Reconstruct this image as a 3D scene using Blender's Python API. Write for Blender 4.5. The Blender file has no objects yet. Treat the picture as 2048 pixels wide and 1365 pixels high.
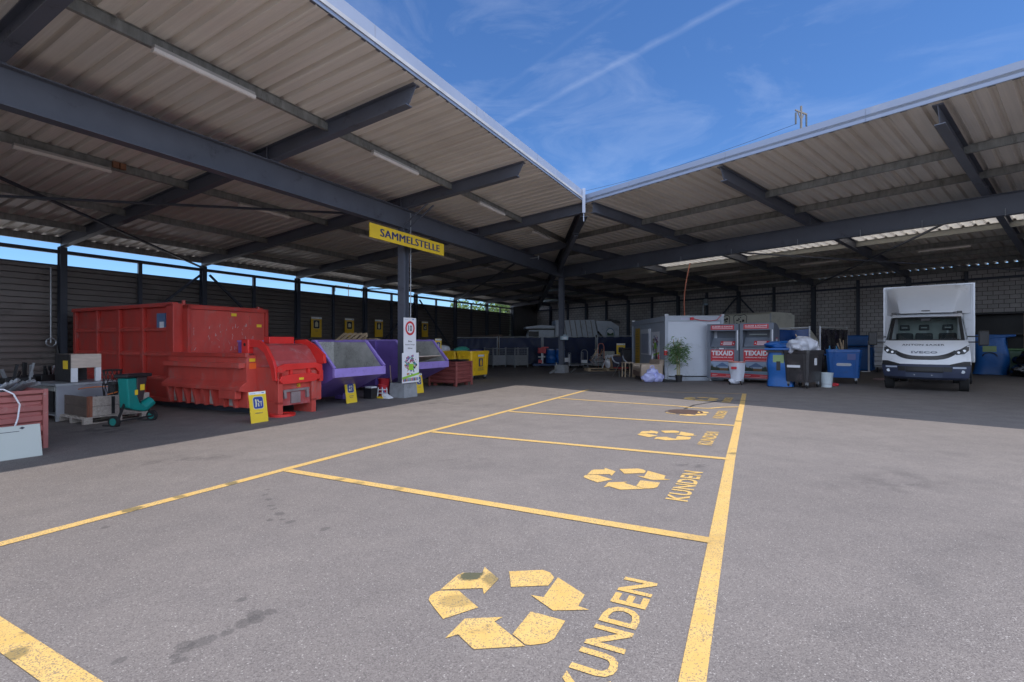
import bpy, math, random
from math import radians as rad, sin, cos, pi
from mathutils import Matrix, Vector
SC = bpy.context.scene
COL = SC.collection
random.seed(7)

# ------------------------------------------------------------------ camera
cam_d = bpy.data.cameras.new('camera'); cam = bpy.data.objects.new('camera', cam_d); COL.objects.link(cam)
cam.location = (0, 0, 1.5); cam.rotation_euler = (rad(90), 0, 0)
cam_d.sensor_width = 36; cam_d.lens = 36 * 982 / 2048; cam_d.shift_y = 1.5 / 2048
cam_d.clip_start = .05; cam_d.clip_end = 2000
SC.camera = cam
# ------------------------------------------------------------------ exposure
SC.view_settings.view_transform = 'Standard'; SC.view_settings.look = 'None'
SC.view_settings.gamma = 1; SC.view_settings.exposure = .2
SC.cycles.max_bounces = 14; SC.cycles.diffuse_bounces = 8; SC.cycles.transparent_max_bounces = 12; SC.cycles.caustics_reflective = False; SC.cycles.caustics_refractive = False; SC.cycles.use_denoising = True
# ------------------------------------------------------------------ sun
SUNV = Vector((2.27, -2.08, 6.54)).normalized()
sd = bpy.data.lights.new('sun', 'SUN'); sun = bpy.data.objects.new('sun', sd); COL.objects.link(sun)
sd.energy = 3.5; sd.angle = rad(.53); sd.color = (1, .925, .84)
sun.rotation_euler = SUNV.to_track_quat('Z', 'Y').to_euler()
sun.location = (20, -20, 60)
# ------------------------------------------------------------------ world
W = bpy.data.worlds.new('World'); SC.world = W; W.use_nodes = True
def build_world():
    nt = W.node_tree; N = nt.nodes; Lk = nt.links; N.clear()
    def n(t, **k):
        x = N.new(t)
        for a, b in k.items(): setattr(x, a, b)
        return x
    def math_(op, a, b=None, c=None, clamp=False):
        x = n('ShaderNodeMath', operation=op, use_clamp=clamp)
        for i, v in enumerate((a, b, c)):
            if v is None: continue
            if isinstance(v, (int, float)): x.inputs[i].default_value = v
            else: Lk.new(v, x.inputs[i])
        return x.outputs[0]
    sky = n('ShaderNodeTexSky', sky_type='NISHITA'); sky.sun_disc = False
    sky.sun_elevation = math.asin(SUNV.z); sky.sun_rotation = math.atan2(SUNV.x, SUNV.y)
    sky.altitude = 500; sky.air_density = 1.0; sky.dust_density = .25; sky.ozone_density = 3.2
    tc = n('ShaderNodeTexCoord')
    d = tc.outputs['Generated']
    def trail(p, q, w, noise_s):
        d1 = Vector(((p[0]-1024)/982, 1, (684-p[1])/982)).normalized(); d2 = Vector(((q[0]-1024)/982, 1, (684-q[1])/982)).normalized()
        nn = d1.cross(d2).normalized()
        vm = n('ShaderNodeVectorMath', operation='DOT_PRODUCT'); Lk.new(d, vm.inputs[0]); vm.inputs[1].default_value = nn
        nz = n('ShaderNodeTexNoise'); nz.inputs['Scale'].default_value = noise_s; nz.inputs['Detail'].default_value = 4; Lk.new(d, nz.inputs['Vector'])
        wob = math_('MULTIPLY', math_('SUBTRACT', nz.outputs[0], .5), w * .9)
        a = math_('ABSOLUTE', math_('ADD', vm.outputs['Value'], wob))
        m = math_('SUBTRACT', 1, math_('DIVIDE', a, w), clamp=True)
        m = math_('MULTIPLY', m, math_('MULTIPLY', nz.outputs[0], 1.6))
        vm2 = n('ShaderNodeVectorMath', operation='DOT_PRODUCT'); Lk.new(d, vm2.inputs[0]); vm2.inputs[1].default_value = (0, 1, 0)
        return math_('MULTIPLY', m, math_('GREATER_THAN', vm2.outputs['Value'], 0.2))
    t1 = trail((1003, 250), (1475, 0), .0075, 26)
    t2 = trail((955, 215), (1225, 20), .006, 40)
    mp = n('ShaderNodeMapping'); Lk.new(d, mp.inputs['Vector']); mp.inputs['Scale'].default_value = (1.6, .9, 4.5); mp.inputs['Rotation'].default_value = (0, .45, .2)
    c1 = n('ShaderNodeTexNoise'); c1.inputs['Scale'].default_value = 2.6; c1.inputs['Detail'].default_value = 9; c1.inputs['Roughness'].default_value = .62; c1.inputs['Distortion'].default_value = .9
    Lk.new(mp.outputs[0], c1.inputs['Vector'])
    r1 = n('ShaderNodeMapRange'); Lk.new(c1.outputs[0], r1.inputs[0]); r1.inputs[1].default_value = .5; r1.inputs[2].default_value = .85; r1.inputs[3].default_value = 0; r1.inputs[4].default_value = .13
    c2 = n('ShaderNodeTexNoise'); c2.inputs['Scale'].default_value = 1.3; c2.inputs['Detail'].default_value = 2; Lk.new(d, c2.inputs['Vector'])
    r2 = n('ShaderNodeMapRange'); Lk.new(c2.outputs[0], r2.inputs[0]); r2.inputs[1].default_value = .4; r2.inputs[2].default_value = .62
    cl = math_('MULTIPLY', r1.outputs[0], r2.outputs[0])
    tot = math_('ADD', cl, math_('MULTIPLY', t1, .085)); tot = math_('ADD', tot, math_('MULTIPLY', t2, .02), clamp=True)
    # slight saturation of the clear blue
    hs = n('ShaderNodeHueSaturation'); hs.inputs['Saturation'].default_value = 1.08; hs.inputs['Value'].default_value = 1.0
    Lk.new(sky.outputs[0], hs.inputs['Color'])
    ti = n('ShaderNodeMix', data_type='RGBA', blend_type='MULTIPLY'); ti.inputs['Factor'].default_value = 1; Lk.new(hs.outputs[0], ti.inputs['A']); ti.inputs['B'].default_value = (.62, .80, 1.02, 1)
    mx = n('ShaderNodeMix', data_type='RGBA'); Lk.new(tot, mx.inputs['Factor']); Lk.new(ti.outputs['Result'], mx.inputs['A']); mx.inputs['B'].default_value = (7.5, 8.0, 9.0, 1)
    # added bright cloud, unseen behind the viewer, to fill the shade under the canopies
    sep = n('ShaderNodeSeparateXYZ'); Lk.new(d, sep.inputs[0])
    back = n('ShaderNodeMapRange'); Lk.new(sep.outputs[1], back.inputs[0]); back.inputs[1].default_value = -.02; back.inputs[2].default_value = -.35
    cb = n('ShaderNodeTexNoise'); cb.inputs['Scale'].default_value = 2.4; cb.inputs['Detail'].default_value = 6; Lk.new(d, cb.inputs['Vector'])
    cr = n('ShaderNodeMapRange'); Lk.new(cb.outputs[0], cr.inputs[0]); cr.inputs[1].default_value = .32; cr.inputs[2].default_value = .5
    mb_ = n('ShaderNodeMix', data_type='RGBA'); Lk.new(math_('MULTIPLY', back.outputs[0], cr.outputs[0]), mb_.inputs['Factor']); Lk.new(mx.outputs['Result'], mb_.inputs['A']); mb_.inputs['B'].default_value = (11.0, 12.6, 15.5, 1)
    bg = n('ShaderNodeBackground'); bg.inputs['Strength'].default_value = .145
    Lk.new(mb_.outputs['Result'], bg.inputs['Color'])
    out = n('ShaderNodeOutputWorld'); Lk.new(bg.outputs[0], out.inputs['Surface'])
build_world()

# ------------------------------------------------------------------ frames
GX, GY = .0108, -.0057
def gz(x, y): return GX * x + GY * y
RL = -rad(28.0); RR = -rad(50.5)
def PL(b, a, z=0): # left wing frame: b to the court, a along the wing
    return Vector((b*cos(RL) - a*sin(RL), b*sin(RL) + a*cos(RL), z))
def PR(s, m, z=0): # right wing frame: s along the wing to the right, m to the back
    return Vector((s*cos(RR) - m*sin(RR), s*sin(RR) + m*cos(RR), z))
def onground(v): return Vector((v.x, v.y, gz(v.x, v.y)))
ML = Matrix.Rotation(RL, 4, 'Z'); MR = Matrix.Rotation(RR, 4, 'Z')

# ------------------------------------------------------------------ materials
def nmat(name):
    m = bpy.data.materials.new(name); m.use_nodes = True
    nt = m.node_tree; b = nt.nodes['Principled BSDF']
    return m, nt, b
def mth(nt, op, a, b=None, clamp=False):
    x = nt.nodes.new('ShaderNodeMath'); x.operation = op; x.use_clamp = clamp
    for i, v in enumerate((a, b)):
        if v is None: continue
        if isinstance(v, (int, float)): x.inputs[i].default_value = v
        else: nt.links.new(v, x.inputs[i])
    return x.outputs[0]
def tco(nt, kind='Object', scale=(1, 1, 1), rot=(0, 0, 0)):
    tc = nt.nodes.new('ShaderNodeTexCoord'); mp = nt.nodes.new('ShaderNodeMapping')
    mp.inputs['Scale'].default_value = scale; mp.inputs['Rotation'].default_value = rot
    nt.links.new(tc.outputs[kind], mp.inputs['Vector']); return mp.outputs[0]
def noise(nt, vec, scale, detail=3, rough=.5, dist=0):
    x = nt.nodes.new('ShaderNodeTexNoise'); x.inputs['Scale'].default_value = scale; x.inputs['Detail'].default_value = detail
    x.inputs['Roughness'].default_value = rough; x.inputs['Distortion'].default_value = dist
    nt.links.new(vec, x.inputs['Vector']); return x.outputs[0]
def mrange(nt, v, a, b, c=0, d=1):
    x = nt.nodes.new('ShaderNodeMapRange'); nt.links.new(v, x.inputs[0])
    for i, q in zip((1, 2, 3, 4), (a, b, c, d)): x.inputs[i].default_value = q
    return x.outputs[0]
def mixc(nt, fac, a, b, mode='MIX'):
    x = nt.nodes.new('ShaderNodeMix'); x.data_type = 'RGBA'; x.blend_type = mode
    for k, v in (('Factor', fac), ('A', a), ('B', b)):
        if isinstance(v, (int, float)): x.inputs[k].default_value = v
        elif isinstance(v, tuple): x.inputs[k].default_value = (*v[:3], 1)
        else: nt.links.new(v, x.inputs[k])
    return x.outputs['Result']
def bump(nt, b, h, strength=.3, dist=.01):
    x = nt.nodes.new('ShaderNodeBump'); x.inputs['Strength'].default_value = strength; x.inputs['Distance'].default_value = dist
    nt.links.new(h, x.inputs['Height']); nt.links.new(x.outputs[0], b.inputs['Normal'])
MC = {}
def M(name, col, rough=.5, metal=0, var=.12, scale=2.5, dirt=None, bmp=0, bscale=40, stretch=(1, 1, 1), spec=.5, coat=0):
    """painted / plastic / cloth surface: colour drifts with noise, optional dirt or wear patches"""
    if name in MC: return MC[name]
    m, nt, b = nmat(name)
    v = tco(nt, scale=stretch)
    n1 = noise(nt, v, scale, 5, .6)
    dk = tuple(c * (1 - var) for c in col); lt = tuple(min(1, c * (1 + var)) for c in col)
    c = mixc(nt, mrange(nt, n1, .3, .7), dk, lt)
    rr = mrange(nt, n1, .3, .7, max(0, rough - .08), min(1, rough + .1))
    if dirt:
        dc, amt, ds = dirt
        d1 = noise(nt, v, ds, 8, .68, .4)
        f = mrange(nt, d1, .62 - amt * .25, .72, 0, 1)
        d2 = noise(nt, v, ds * 9, 4, .7)
        f = mth(nt, 'MULTIPLY', f, mrange(nt, d2, .35, .6), True)
        c = mixc(nt, mth(nt, 'MULTIPLY', f, .85), c, dc)
        rr = mth(nt, 'ADD', rr, mth(nt, 'MULTIPLY', f, .2), True)
    nt.links.new(c, b.inputs['Base Color']); nt.links.new(rr, b.inputs['Roughness'])
    b.inputs['Metallic'].default_value = metal; b.inputs['Specular IOR Level'].default_value = spec
    b.inputs['Coat Weight'].default_value = coat
    if bmp: bump(nt, b, noise(nt, v, bscale, 4, .6), bmp, .01)
    MC[name] = m; return m

def dot(nt, x, y, r, amt, v, sq=.75):
    mp = nt.nodes.new('ShaderNodeMapping'); mp.vector_type = 'TEXTURE'; mp.inputs['Location'].default_value = (x, y, 0)
    mp.inputs['Rotation'].default_value = (0, 0, x*9 % 3); mp.inputs['Scale'].default_value = (r, r*sq, 1000)
    nt.links.new(v, mp.inputs['Vector'])
    ln = nt.nodes.new('ShaderNodeVectorMath'); ln.operation = 'LENGTH'; nt.links.new(mp.outputs[0], ln.inputs[0])
    nz = noise(nt, v, 30, 3, .6)
    return mth(nt, 'MULTIPLY', mrange(nt, mth(nt, 'ADD', ln.outputs['Value'], mth(nt, 'MULTIPLY', mth(nt, 'SUBTRACT', nz, .5), .9)), 1.1, .8), amt, True)
def asphalt():
    m, nt, b = nmat('asphalt')
    v = tco(nt)
    big = noise(nt, v, .35, 4, .6); mid = noise(nt, v, 2.2, 5, .65); fine = noise(nt, v, 95, 2, .6); fine2 = noise(nt, v, 210, 1, .5)
    c = mixc(nt, mrange(nt, big, .3, .7), (.176, .158, .151), (.218, .196, .186))
    c = mixc(nt, mth(nt, 'MULTIPLY', mrange(nt, mid, .35, .75), .35), c, (.105, .096, .100))
    vo = nt.nodes.new('ShaderNodeTexVoronoi'); vo.inputs['Scale'].default_value = 170; nt.links.new(v, vo.inputs['Vector'])
    sp = nt.nodes.new('ShaderNodeSeparateColor'); nt.links.new(vo.outputs['Color'], sp.inputs[0])
    c = mixc(nt, mth(nt, 'MULTIPLY', mth(nt, 'GREATER_THAN', sp.outputs[0], .8), .32), c, (.33, .305, .29))
    c = mixc(nt, mth(nt, 'MULTIPLY', mth(nt, 'LESS_THAN', sp.outputs[0], .22), .5), c, (.09, .08, .08))
    c = mixc(nt, mth(nt, 'MULTIPLY', mth(nt, 'GREATER_THAN', sp.outputs[1], .985), .45), c, (.55, .52, .5))
    # oil drips and patches at their own places
    def blot(x, y, rx, ry, ang, amt, sc=6):
        tc = nt.nodes.new('ShaderNodeTexCoord'); mp = nt.nodes.new('ShaderNodeMapping'); mp.vector_type = 'TEXTURE'
        mp.inputs['Location'].default_value = (x, y, 0); mp.inputs['Rotation'].default_value = (0, 0, ang); mp.inputs['Scale'].default_value = (rx, ry, 1000)
        nt.links.new(tc.outputs['Object'], mp.inputs['Vector'])
        ln = nt.nodes.new('ShaderNodeVectorMath'); ln.operation = 'LENGTH'; nt.links.new(mp.outputs[0], ln.inputs[0])
        e = mrange(nt, ln.outputs['Value'], 1.0, .3)
        nz = noise(nt, v, sc, 3, .6)
        return mth(nt, 'MULTIPLY', mth(nt, 'MULTIPLY', e, mrange(nt, nz, .46, .56)), amt, True)
    for bl in STAINS:
        c = mixc(nt, blot(*bl), c, (.035, .033, .036))
    for x, y, r in DOTS:
        c = mixc(nt, dot(nt, x, y, r, .5, v), c, (.075, .07, .07))
    # faint tyre tracks: long soft bands
    for ang, off, w, amt in ((.50, .4, .22, .16), (.50, 2.0, .22, .14), (-.72, 9.2, .3, .16), (-.72, 7.7, .25, .13), (-.2, 6.4, .2, .10)):
        sx = nt.nodes.new('ShaderNodeVectorMath'); sx.operation = 'DOT_PRODUCT'; nt.links.new(v, sx.inputs[0]); sx.inputs[1].default_value = (cos(ang + pi/2), sin(ang + pi/2), 0)
        d_ = mth(nt, 'ABSOLUTE', mth(nt, 'SUBTRACT', mth(nt, 'ADD', sx.outputs['Value'], mth(nt, 'MULTIPLY', big, 1.2)), off))
        c = mixc(nt, mth(nt, 'MULTIPLY', mth(nt, 'MULTIPLY', mrange(nt, d_, w, 0), mrange(nt, mid, .35, .65)), amt, True), c, (.05, .048, .05))
    nt.links.new(c, b.inputs['Base Color'])
    nt.links.new(mrange(nt, mid, .3, .7, .72, .9), b.inputs['Roughness'])
    b.inputs['Specular IOR Level'].default_value = .3
    h = mth(nt, 'ADD', fine, mth(nt, 'MULTIPLY', fine2, .5))
    bump(nt, b, h, .55, .006)
    return m
DOTS = [(-1.64, 2.39, 0.03), (-1.65, 2.48, 0.05), (-1.63, 2.44, 0.04), (-1.6, 2.36, 0.035), (-1.58, 2.51, 0.065), (-1.5, 2.59, 0.04), (-1.46, 2.67, 0.055), (-1.44, 2.75, 0.06), (-1.41, 2.71, 0.055), (-1.37, 2.78, 0.045), (-1.61, 2.92, 0.035), (-1.89, 2.36, 0.035), (-2.58, 5.17, 0.03), (-2.51, 4.99, 0.035), (-2.4, 4.84, 0.04), (-2.28, 4.65, 0.04), (-2.21, 4.55, 0.035), (-2.09, 4.42, 0.06), (-1.9, 4.21, 0.05), (-1.54, 4.04, 0.05), (-2.0, 4.27, 0.03), (-3.42, 4.13, 0.04), (-2.1, 4.26, 0.04)]
STAINS = [(-.6, 6.4, .5, .12, .1, .4, 5), (2.2, 6.0, .3, .18, .1, .45, 7), (-4.4, 6.6, .9, .25, .5, .35, 5),
          (4.0, 5.2, .9, .5, .3, .25, 3), (-7.5, 9.0, 1.2, .5, -.4, .5, 3), (-2.2, 12.6, 2.0, .2, .5, .35, 4), (5.5, 12.8, 2.2, .3, -.4, .4, 3), (1.2, 14.4, .5, .2, 0, .7, 4), (3.0, 15.3, .7, .3, 0, .7, 4)]
def yellow_paint():
    m, nt, b = nmat('road_paint'); v = tco(nt)
    n1 = noise(nt, v, 130, 3, .7); n2 = noise(nt, v, 5, 5, .65); n3 = noise(nt, v, 1.3, 3, .6)
    c = mixc(nt, mrange(nt, n2, .3, .7), (.60, .385, .12), (.69, .465, .17))
    vo = nt.nodes.new('ShaderNodeTexVoronoi'); vo.inputs['Scale'].default_value = 170; nt.links.new(v, vo.inputs['Vector'])
    sp = nt.nodes.new('ShaderNodeSeparateColor'); nt.links.new(vo.outputs['Color'], sp.inputs[0])
    wear = mth(nt, 'GREATER_THAN', mth(nt, 'ADD', sp.outputs[0], mrange(nt, n2, .3, .75, -.12, .34)), .90)
    c = mixc(nt, mth(nt, 'MULTIPLY', wear, .75), c, (.20, .165, .13))
    scuff = mrange(nt, noise(nt, v, .9, 8, .75, .5), .54, .66)
    c = mixc(nt, mth(nt, 'MULTIPLY', scuff, .35), c, (.26, .19, .10))
    for x, y, r, q in ((-3.54, 4.57, .09, .7), (-3.35, 4.94, .07, .6), (-3.09, 5.41, .09, .7), (-1.94, 5.51, .07, .5), (-1.69, 5.37, .08, .4), (-1.19, 5.12, .08, .4), (-.26, 3.19, .085, .95), (-.11, 3.13, .1, .6), (-2.44, 2.41, .07, .6), (-.33, 2.87, .1, .35), (3.0, 6.6, .09, .6), (.9, 3.3, .1, .3), (4.3, 9.3, .12, .5), (5.9, 12.6, .14, .5)):
        c = mixc(nt, dot(nt, x, y, r, q, v), c, (.075, .085, .06))
    oil = mrange(nt, noise(nt, v, 2.6, 4, .6), .66, .73)
    c = mixc(nt, mth(nt, 'MULTIPLY', oil, .6), c, (.08, .08, .05))
    nt.links.new(c, b.inputs['Base Color']); b.inputs['Roughness'].default_value = .75; b.inputs['Specular IOR Level'].default_value = .3
    bump(nt, b, noise(nt, v, 95, 2, .6), .4, .005)
    return m
def soffit(name, along, sheet_col=(.83, .79, .73)):
    """ribbed sheet seen from below, streaked along the ribs"""
    m, nt, b = nmat(name)
    st = (18, .25, 1) if along == 'L' else (18, .25, 1)
    rot = (0, 0, -RL + pi/2) if along == 'L' else (0, 0, -RR)
    v = tco(nt, 'Object')
    mp = nt.nodes.new('ShaderNodeMapping'); nt.links.new(v, mp.inputs['Vector']); mp.inputs['Scale'].default_value = (14, .2, 1) if along == 'R' else (.2, 14, 1)
    n1 = noise(nt, mp.outputs[0], 1.0, 4, .6); n2 = noise(nt, v, .5, 3, .5)
    c = mixc(nt, mrange(nt, n1, .3, .75), sheet_col, tuple(q * .8 for q in sheet_col))  # base colour of the sheet with random darker streaks
    c = mixc(nt, mth(nt, 'MULTIPLY', mrange(nt, n1, .62, .8), .45), c, (.30, .22, .18))
    c = mixc(nt, mth(nt, 'MULTIPLY', mrange(nt, n2, .45, .7), .3), c, (.45, .41, .37))
    nt.links.new(c, b.inputs['Base Color']); b.inputs['Roughness'].default_value = .33; b.inputs['Specular IOR Level'].default_value = .6
    wv = nt.nodes.new('ShaderNodeTexWave'); wv.wave_type = 'BANDS'; wv.bands_direction = 'Y' if along == 'L' else 'X'; wv.inputs['Scale'].default_value = 7.5; wv.inputs['Distortion'].default_value = 0
    nt.links.new(v, wv.inputs['Vector']); bump(nt, b, wv.outputs['Fac'], .25, .006)
    return m
def blocks():
    m, nt, b = nmat('block_masonry')
    v = tco(nt)
    sx = nt.nodes.new('ShaderNodeSeparateXYZ'); nt.links.new(v, sx.inputs[0]); cx = nt.nodes.new('ShaderNodeCombineXYZ')
    nt.links.new(sx.outputs[0], cx.inputs[0]); nt.links.new(sx.outputs[2], cx.inputs[1])
    br = nt.nodes.new('ShaderNodeTexBrick'); nt.links.new(cx.outputs[0], br.inputs['Vector'])
    br.inputs['Scale'].default_value = 1; br.inputs['Brick Width'].default_value = .36; br.inputs['Row Height'].default_value = .2
    br.inputs['Mortar Size'].default_value = .011; br.inputs['Mortar Smooth'].default_value = .2; br.inputs['Bias'].default_value = -.2
    br.inputs['Color1'].default_value = (.56, .53, .52, 1); br.inputs['Color2'].default_value = (.44, .42, .41, 1); br.inputs['Mortar'].default_value = (.055, .05, .05, 1)
    n2 = noise(nt, v, .7, 4, .6); n3 = noise(nt, v, 22, 3, .6)
    c = mixc(nt, mth(nt, 'MULTIPLY', mrange(nt, n2, .4, .7), .35), br.outputs['Color'], (.17, .12, .10))
    c = mixc(nt, mth(nt, 'MULTIPLY', mrange(nt, n3, .4, .7), .25), c, (.16, .155, .15))
    nt.links.new(c, b.inputs['Base Color']); b.inputs['Roughness'].default_value = .9
    bump(nt, b, mth(nt, 'SUBTRACT', n3, mth(nt, 'MULTIPLY', br.outputs['Fac'], 2)), .5, .01)
    return m
def emis(name, col, st):
    m, nt, b = nmat(name); b.inputs['Base Color'].default_value = (*col, 1); b.inputs['Emission Color'].default_value = (*col, 1); b.inputs['Emission Strength'].default_value = st; return m
def glass(name, tint=(.8, .85, .85), alpha=.25, rough=.03):
    m, nt, b = nmat(name); b.inputs['Base Color'].default_value = (*tint, 1); b.inputs['Roughness'].default_value = rough
    tr = nt.nodes.new('ShaderNodeBsdfTransparent'); tr.inputs[0].default_value = (.8, .86, .84, 1)
    mx = nt.nodes.new('ShaderNodeMixShader'); lw = nt.nodes.new('ShaderNodeLayerWeight'); lw.inputs[0].default_value = .25
    gl = nt.nodes.new('ShaderNodeBsdfGlossy'); gl.inputs['Roughness'].default_value = rough
    f = mth(nt, 'ADD', mth(nt, 'MULTIPLY', lw.outputs['Fresnel'], .9), .04, True)
    nt.links.new(f, mx.inputs[0]); nt.links.new(tr.outputs[0], mx.inputs[1]); nt.links.new(gl.outputs[0], mx.inputs[2])
    nt.links.new(mx.outputs[0], nt.nodes['Material Output'].inputs[0]); return m
def translucent(name, col, t):
    m, nt, b = nmat(name); N = nt.nodes
    v = tco(nt); nz = noise(nt, v, 3, 4, .6)
    c = mixc(nt, mrange(nt, nz, .3, .7), tuple(q * .8 for q in col), col)
    tl = N.new('ShaderNodeBsdfTranslucent'); df = N.new('ShaderNodeBsdfDiffuse'); mx = N.new('ShaderNodeMixShader'); mx.inputs[0].default_value = t
    nt.links.new(c, tl.inputs[0]); nt.links.new(c, df.inputs[0]); nt.links.new(df.outputs[0], mx.inputs[1]); nt.links.new(tl.outputs[0], mx.inputs[2])
    nt.links.new(mx.outputs[0], N['Material Output'].inputs[0]); return m

ASPH = asphalt(); PAINT = yellow_paint()
STEEL = M('blue_grey_steel', (.105, .117, .150), .42, 0, .12, 1.5, dirt=((.03, .03, .035), .15, 2))
STEELD = M('dark_grey_steel', (.048, .055, .075), .45, 0, .12, 1.5)
GALV = M('galvanised', (.25, .255, .245), .5, .25, .28, 9, stretch=(1, 1, .3), dirt=((.09, .085, .08), .3, 5))
GALVL = M('bright_galvanised', (.38, .40, .43), .42, .5, .15, 9)
SOFL = soffit('soffit_left', 'L'); SOFR = soffit('soffit_right', 'R', (.82, .775, .71))
FASC = M('fascia_sheet', (.26, .305, .41), .45, .1, .05, .8, dirt=((.38, .40, .46), .25, .7))
ROOFT = M('roof_sheet_top', (.45, .45, .46), .5, .2)
CLAD = M('wall_cladding', (.17, .15, .14), .38, .35, .12, 1.2, dirt=((.09, .08, .075), .3, 1.2))
BLOCK = blocks()
CONC = M('concrete', (.30, .31, .33), .85, 0, .15, 6, dirt=((.15, .15, .15), .5, 4), bmp=.3)
SKYL = translucent('skylight_sheet', (.93, .86, .74), .26)
RED = M('faded_red_paint', (.50, .048, .036), .42, 0, .16, 2.2, dirt=((.24, .15, .14), .45, 2.5), stretch=(1, 1, .5))
REDP = M('worn_red_paint', (.56, .072, .055), .5, 0, .14, 2.5, dirt=((.34, .20, .18), .42, 3), stretch=(1, 1, .45))
REDB = M('bright_red_paint', (.72, .035, .03), .35, 0, .08, 3, dirt=((.45, .12, .1), .15, 5))
REDG = M('scuffed_red_steel', (.48, .08, .08), .4, .1, .15, 3, dirt=((.45, .34, .34), .45, 2.2))
PURP = M('purple_paint', (.19, .12, .44), .4, 0, .1, 2, dirt=((.09, .07, .2), .35, 3))
PURPL = M('light_purple_paint', (.34, .25, .66), .42, 0, .08, 3, dirt=((.15, .12, .32), .3, 4))
SKIPIN = M('worn_skip_interior', (.46, .46, .44), .6, .2, .2, 3, dirt=((.17, .16, .14), .7, 2.5))
MAR = M('oxide_red_paint', (.26, .07, .065), .5, 0, .15, 3, dirt=((.12, .05, .045), .4, 5))
MARL = M('faded_oxide_paint', (.36, .12, .11), .5, 0, .12, 3, dirt=((.5, .38, .36), .12, 7))
YEL = M('yellow_board', (.86, .60, .035), .5, 0, .06, 3)
YELP = M('yellow_plastic', (.86, .54, .02), .4, 0, .08, 2.5, dirt=((.4, .3, .06), .25, 4))
YELD = M('amber_board', (.66, .40, .03), .5, 0, .1, 3)
WHT = M('white_paint', (.74, .76, .80), .35, 0, .03, 1.5, dirt=((.55, .56, .58), .15, 2))
WHTB = M('white_board', (.78, .79, .84), .5, 0, .03, 2)
CREAM = M('cream_panel', (.76, .74, .65), .45, 0, .05, 1.5, dirt=((.4, .38, .32), .3, 2))
BLUE = M('deep_blue_ink', (.03, .06, .30), .5)
NAVY = M('navy_lettering', (.02, .035, .16), .5)
BLK = M('black_plastic', (.018, .018, .02), .45, 0, .2, 5)
BLKR = M('rubber', (.02, .02, .021), .8, 0, .2, 9)
GREYP = M('grey_container_paint', (.42, .46, .53), .45, 0, .05, 1.2, dirt=((.25, .27, .3), .2, 2))
GREYC = M('grey_collector_paint', (.165, .19, .24), .42, 0, .06, 2)
GREYD = M('dark_grey_plastic', (.045, .042, .045), .35, 0, .15, 4, dirt=((.16, .13, .125), .3, 2.5))
BLUP = M('blue_plastic', (.015, .13, .46), .32, 0, .08, 3, dirt=((.05, .12, .3), .25, 4))
TEAL = M('teal_plastic', (.005, .22, .20), .35, 0, .08, 3)
GRN = M('green_plastic', (.03, .09, .045), .4, 0, .12, 3)
WOOD = M('grey_weathered_wood', (.42, .37, .33), .8, 0, .25, 6, stretch=(1, 6, 6), dirt=((.13, .11, .10), .5, 3))
WOODL = M('light_wood', (.55, .42, .28), .7, 0, .2, 5, stretch=(1, 5, 5))
WOODP = M('pale_panel_wood', (.56, .47, .40), .6, 0, .12, 4, stretch=(1, 1, 6))
WOODD = M('dark_wood', (.12, .09, .075), .8, 0, .25, 5)
ORANGE = M('orange_plastic', (.70, .20, .04), .5)
CARD = M('cardboard', (.48, .32, .18), .8, 0, .1, 4)
SOFA = M('beige_upholstery', (.52, .41, .32), .9, 0, .1, 6, bmp=.4, bscale=120)
SOFAD = M('brown_upholstery', (.20, .13, .10), .9, 0, .12, 6, bmp=.4, bscale=120)
BAGW = M('white_film', (.62, .64, .72), .35, 0, .06, 8, bmp=.5, bscale=14)
BAGL = M('lilac_film', (.48, .50, .82), .35, 0, .08, 8, bmp=.5, bscale=14)
BAGB = M('black_film', (.012, .012, .014), .22, 0, .2, 6, bmp=.6, bscale=12)
BLUT = M('blue_woven_sheet', (.01, .11, .38), .4, 0, .15, 5, bmp=.6, bscale=22, stretch=(1, 1, 2.2), dirt=((.01, .06, .2), .4, 5))
TARP = M('dark_blue_tarpaulin', (.008, .02, .075), .42, 0, .25, 3, bmp=.5, bscale=5, stretch=(1, 1, .6), spec=.3)
LAMPT = M('lamp_diffuser', (.72, .68, .64), .3, 0, .05, 4)
GLASS = glass('windscreen_glass')
GREEN = M('lime_green_ink', (.30, .62, .05), .5)
REDI = M('red_ink', (.60, .035, .05), .45)
BRAUN = M('brown_timber', (.24, .12, .07), .8, 0, .2, 4)
def leafmat(name, c):
    m, nt, b = nmat(name); v = tco(nt); n1 = noise(nt, v, 1.2, 3, .6); n2 = noise(nt, v, 9, 2, .5)
    cc = mixc(nt, mrange(nt, n1, .3, .7), tuple(q * .55 for q in c), tuple(q * 1.3 for q in c)); cc = mixc(nt, mth(nt, 'MULTIPLY', n2, .4), cc, tuple(q * .6 for q in c))
    nt.links.new(cc, b.inputs['Base Color']); b.inputs['Roughness'].default_value = .6; b.inputs['Subsurface Weight'].default_value = 0
    return m
LEAF = leafmat('tree_leaf', (.10, .17, .035)); LEAFB = leafmat('bamboo_leaf', (.17, .30, .11)); PIPE = M('pale_pipe', (.62, .64, .68), .4, .1, .05, 5); BARK = M('bark', (.16, .12, .09), .9, 0, .25, 8)

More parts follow.
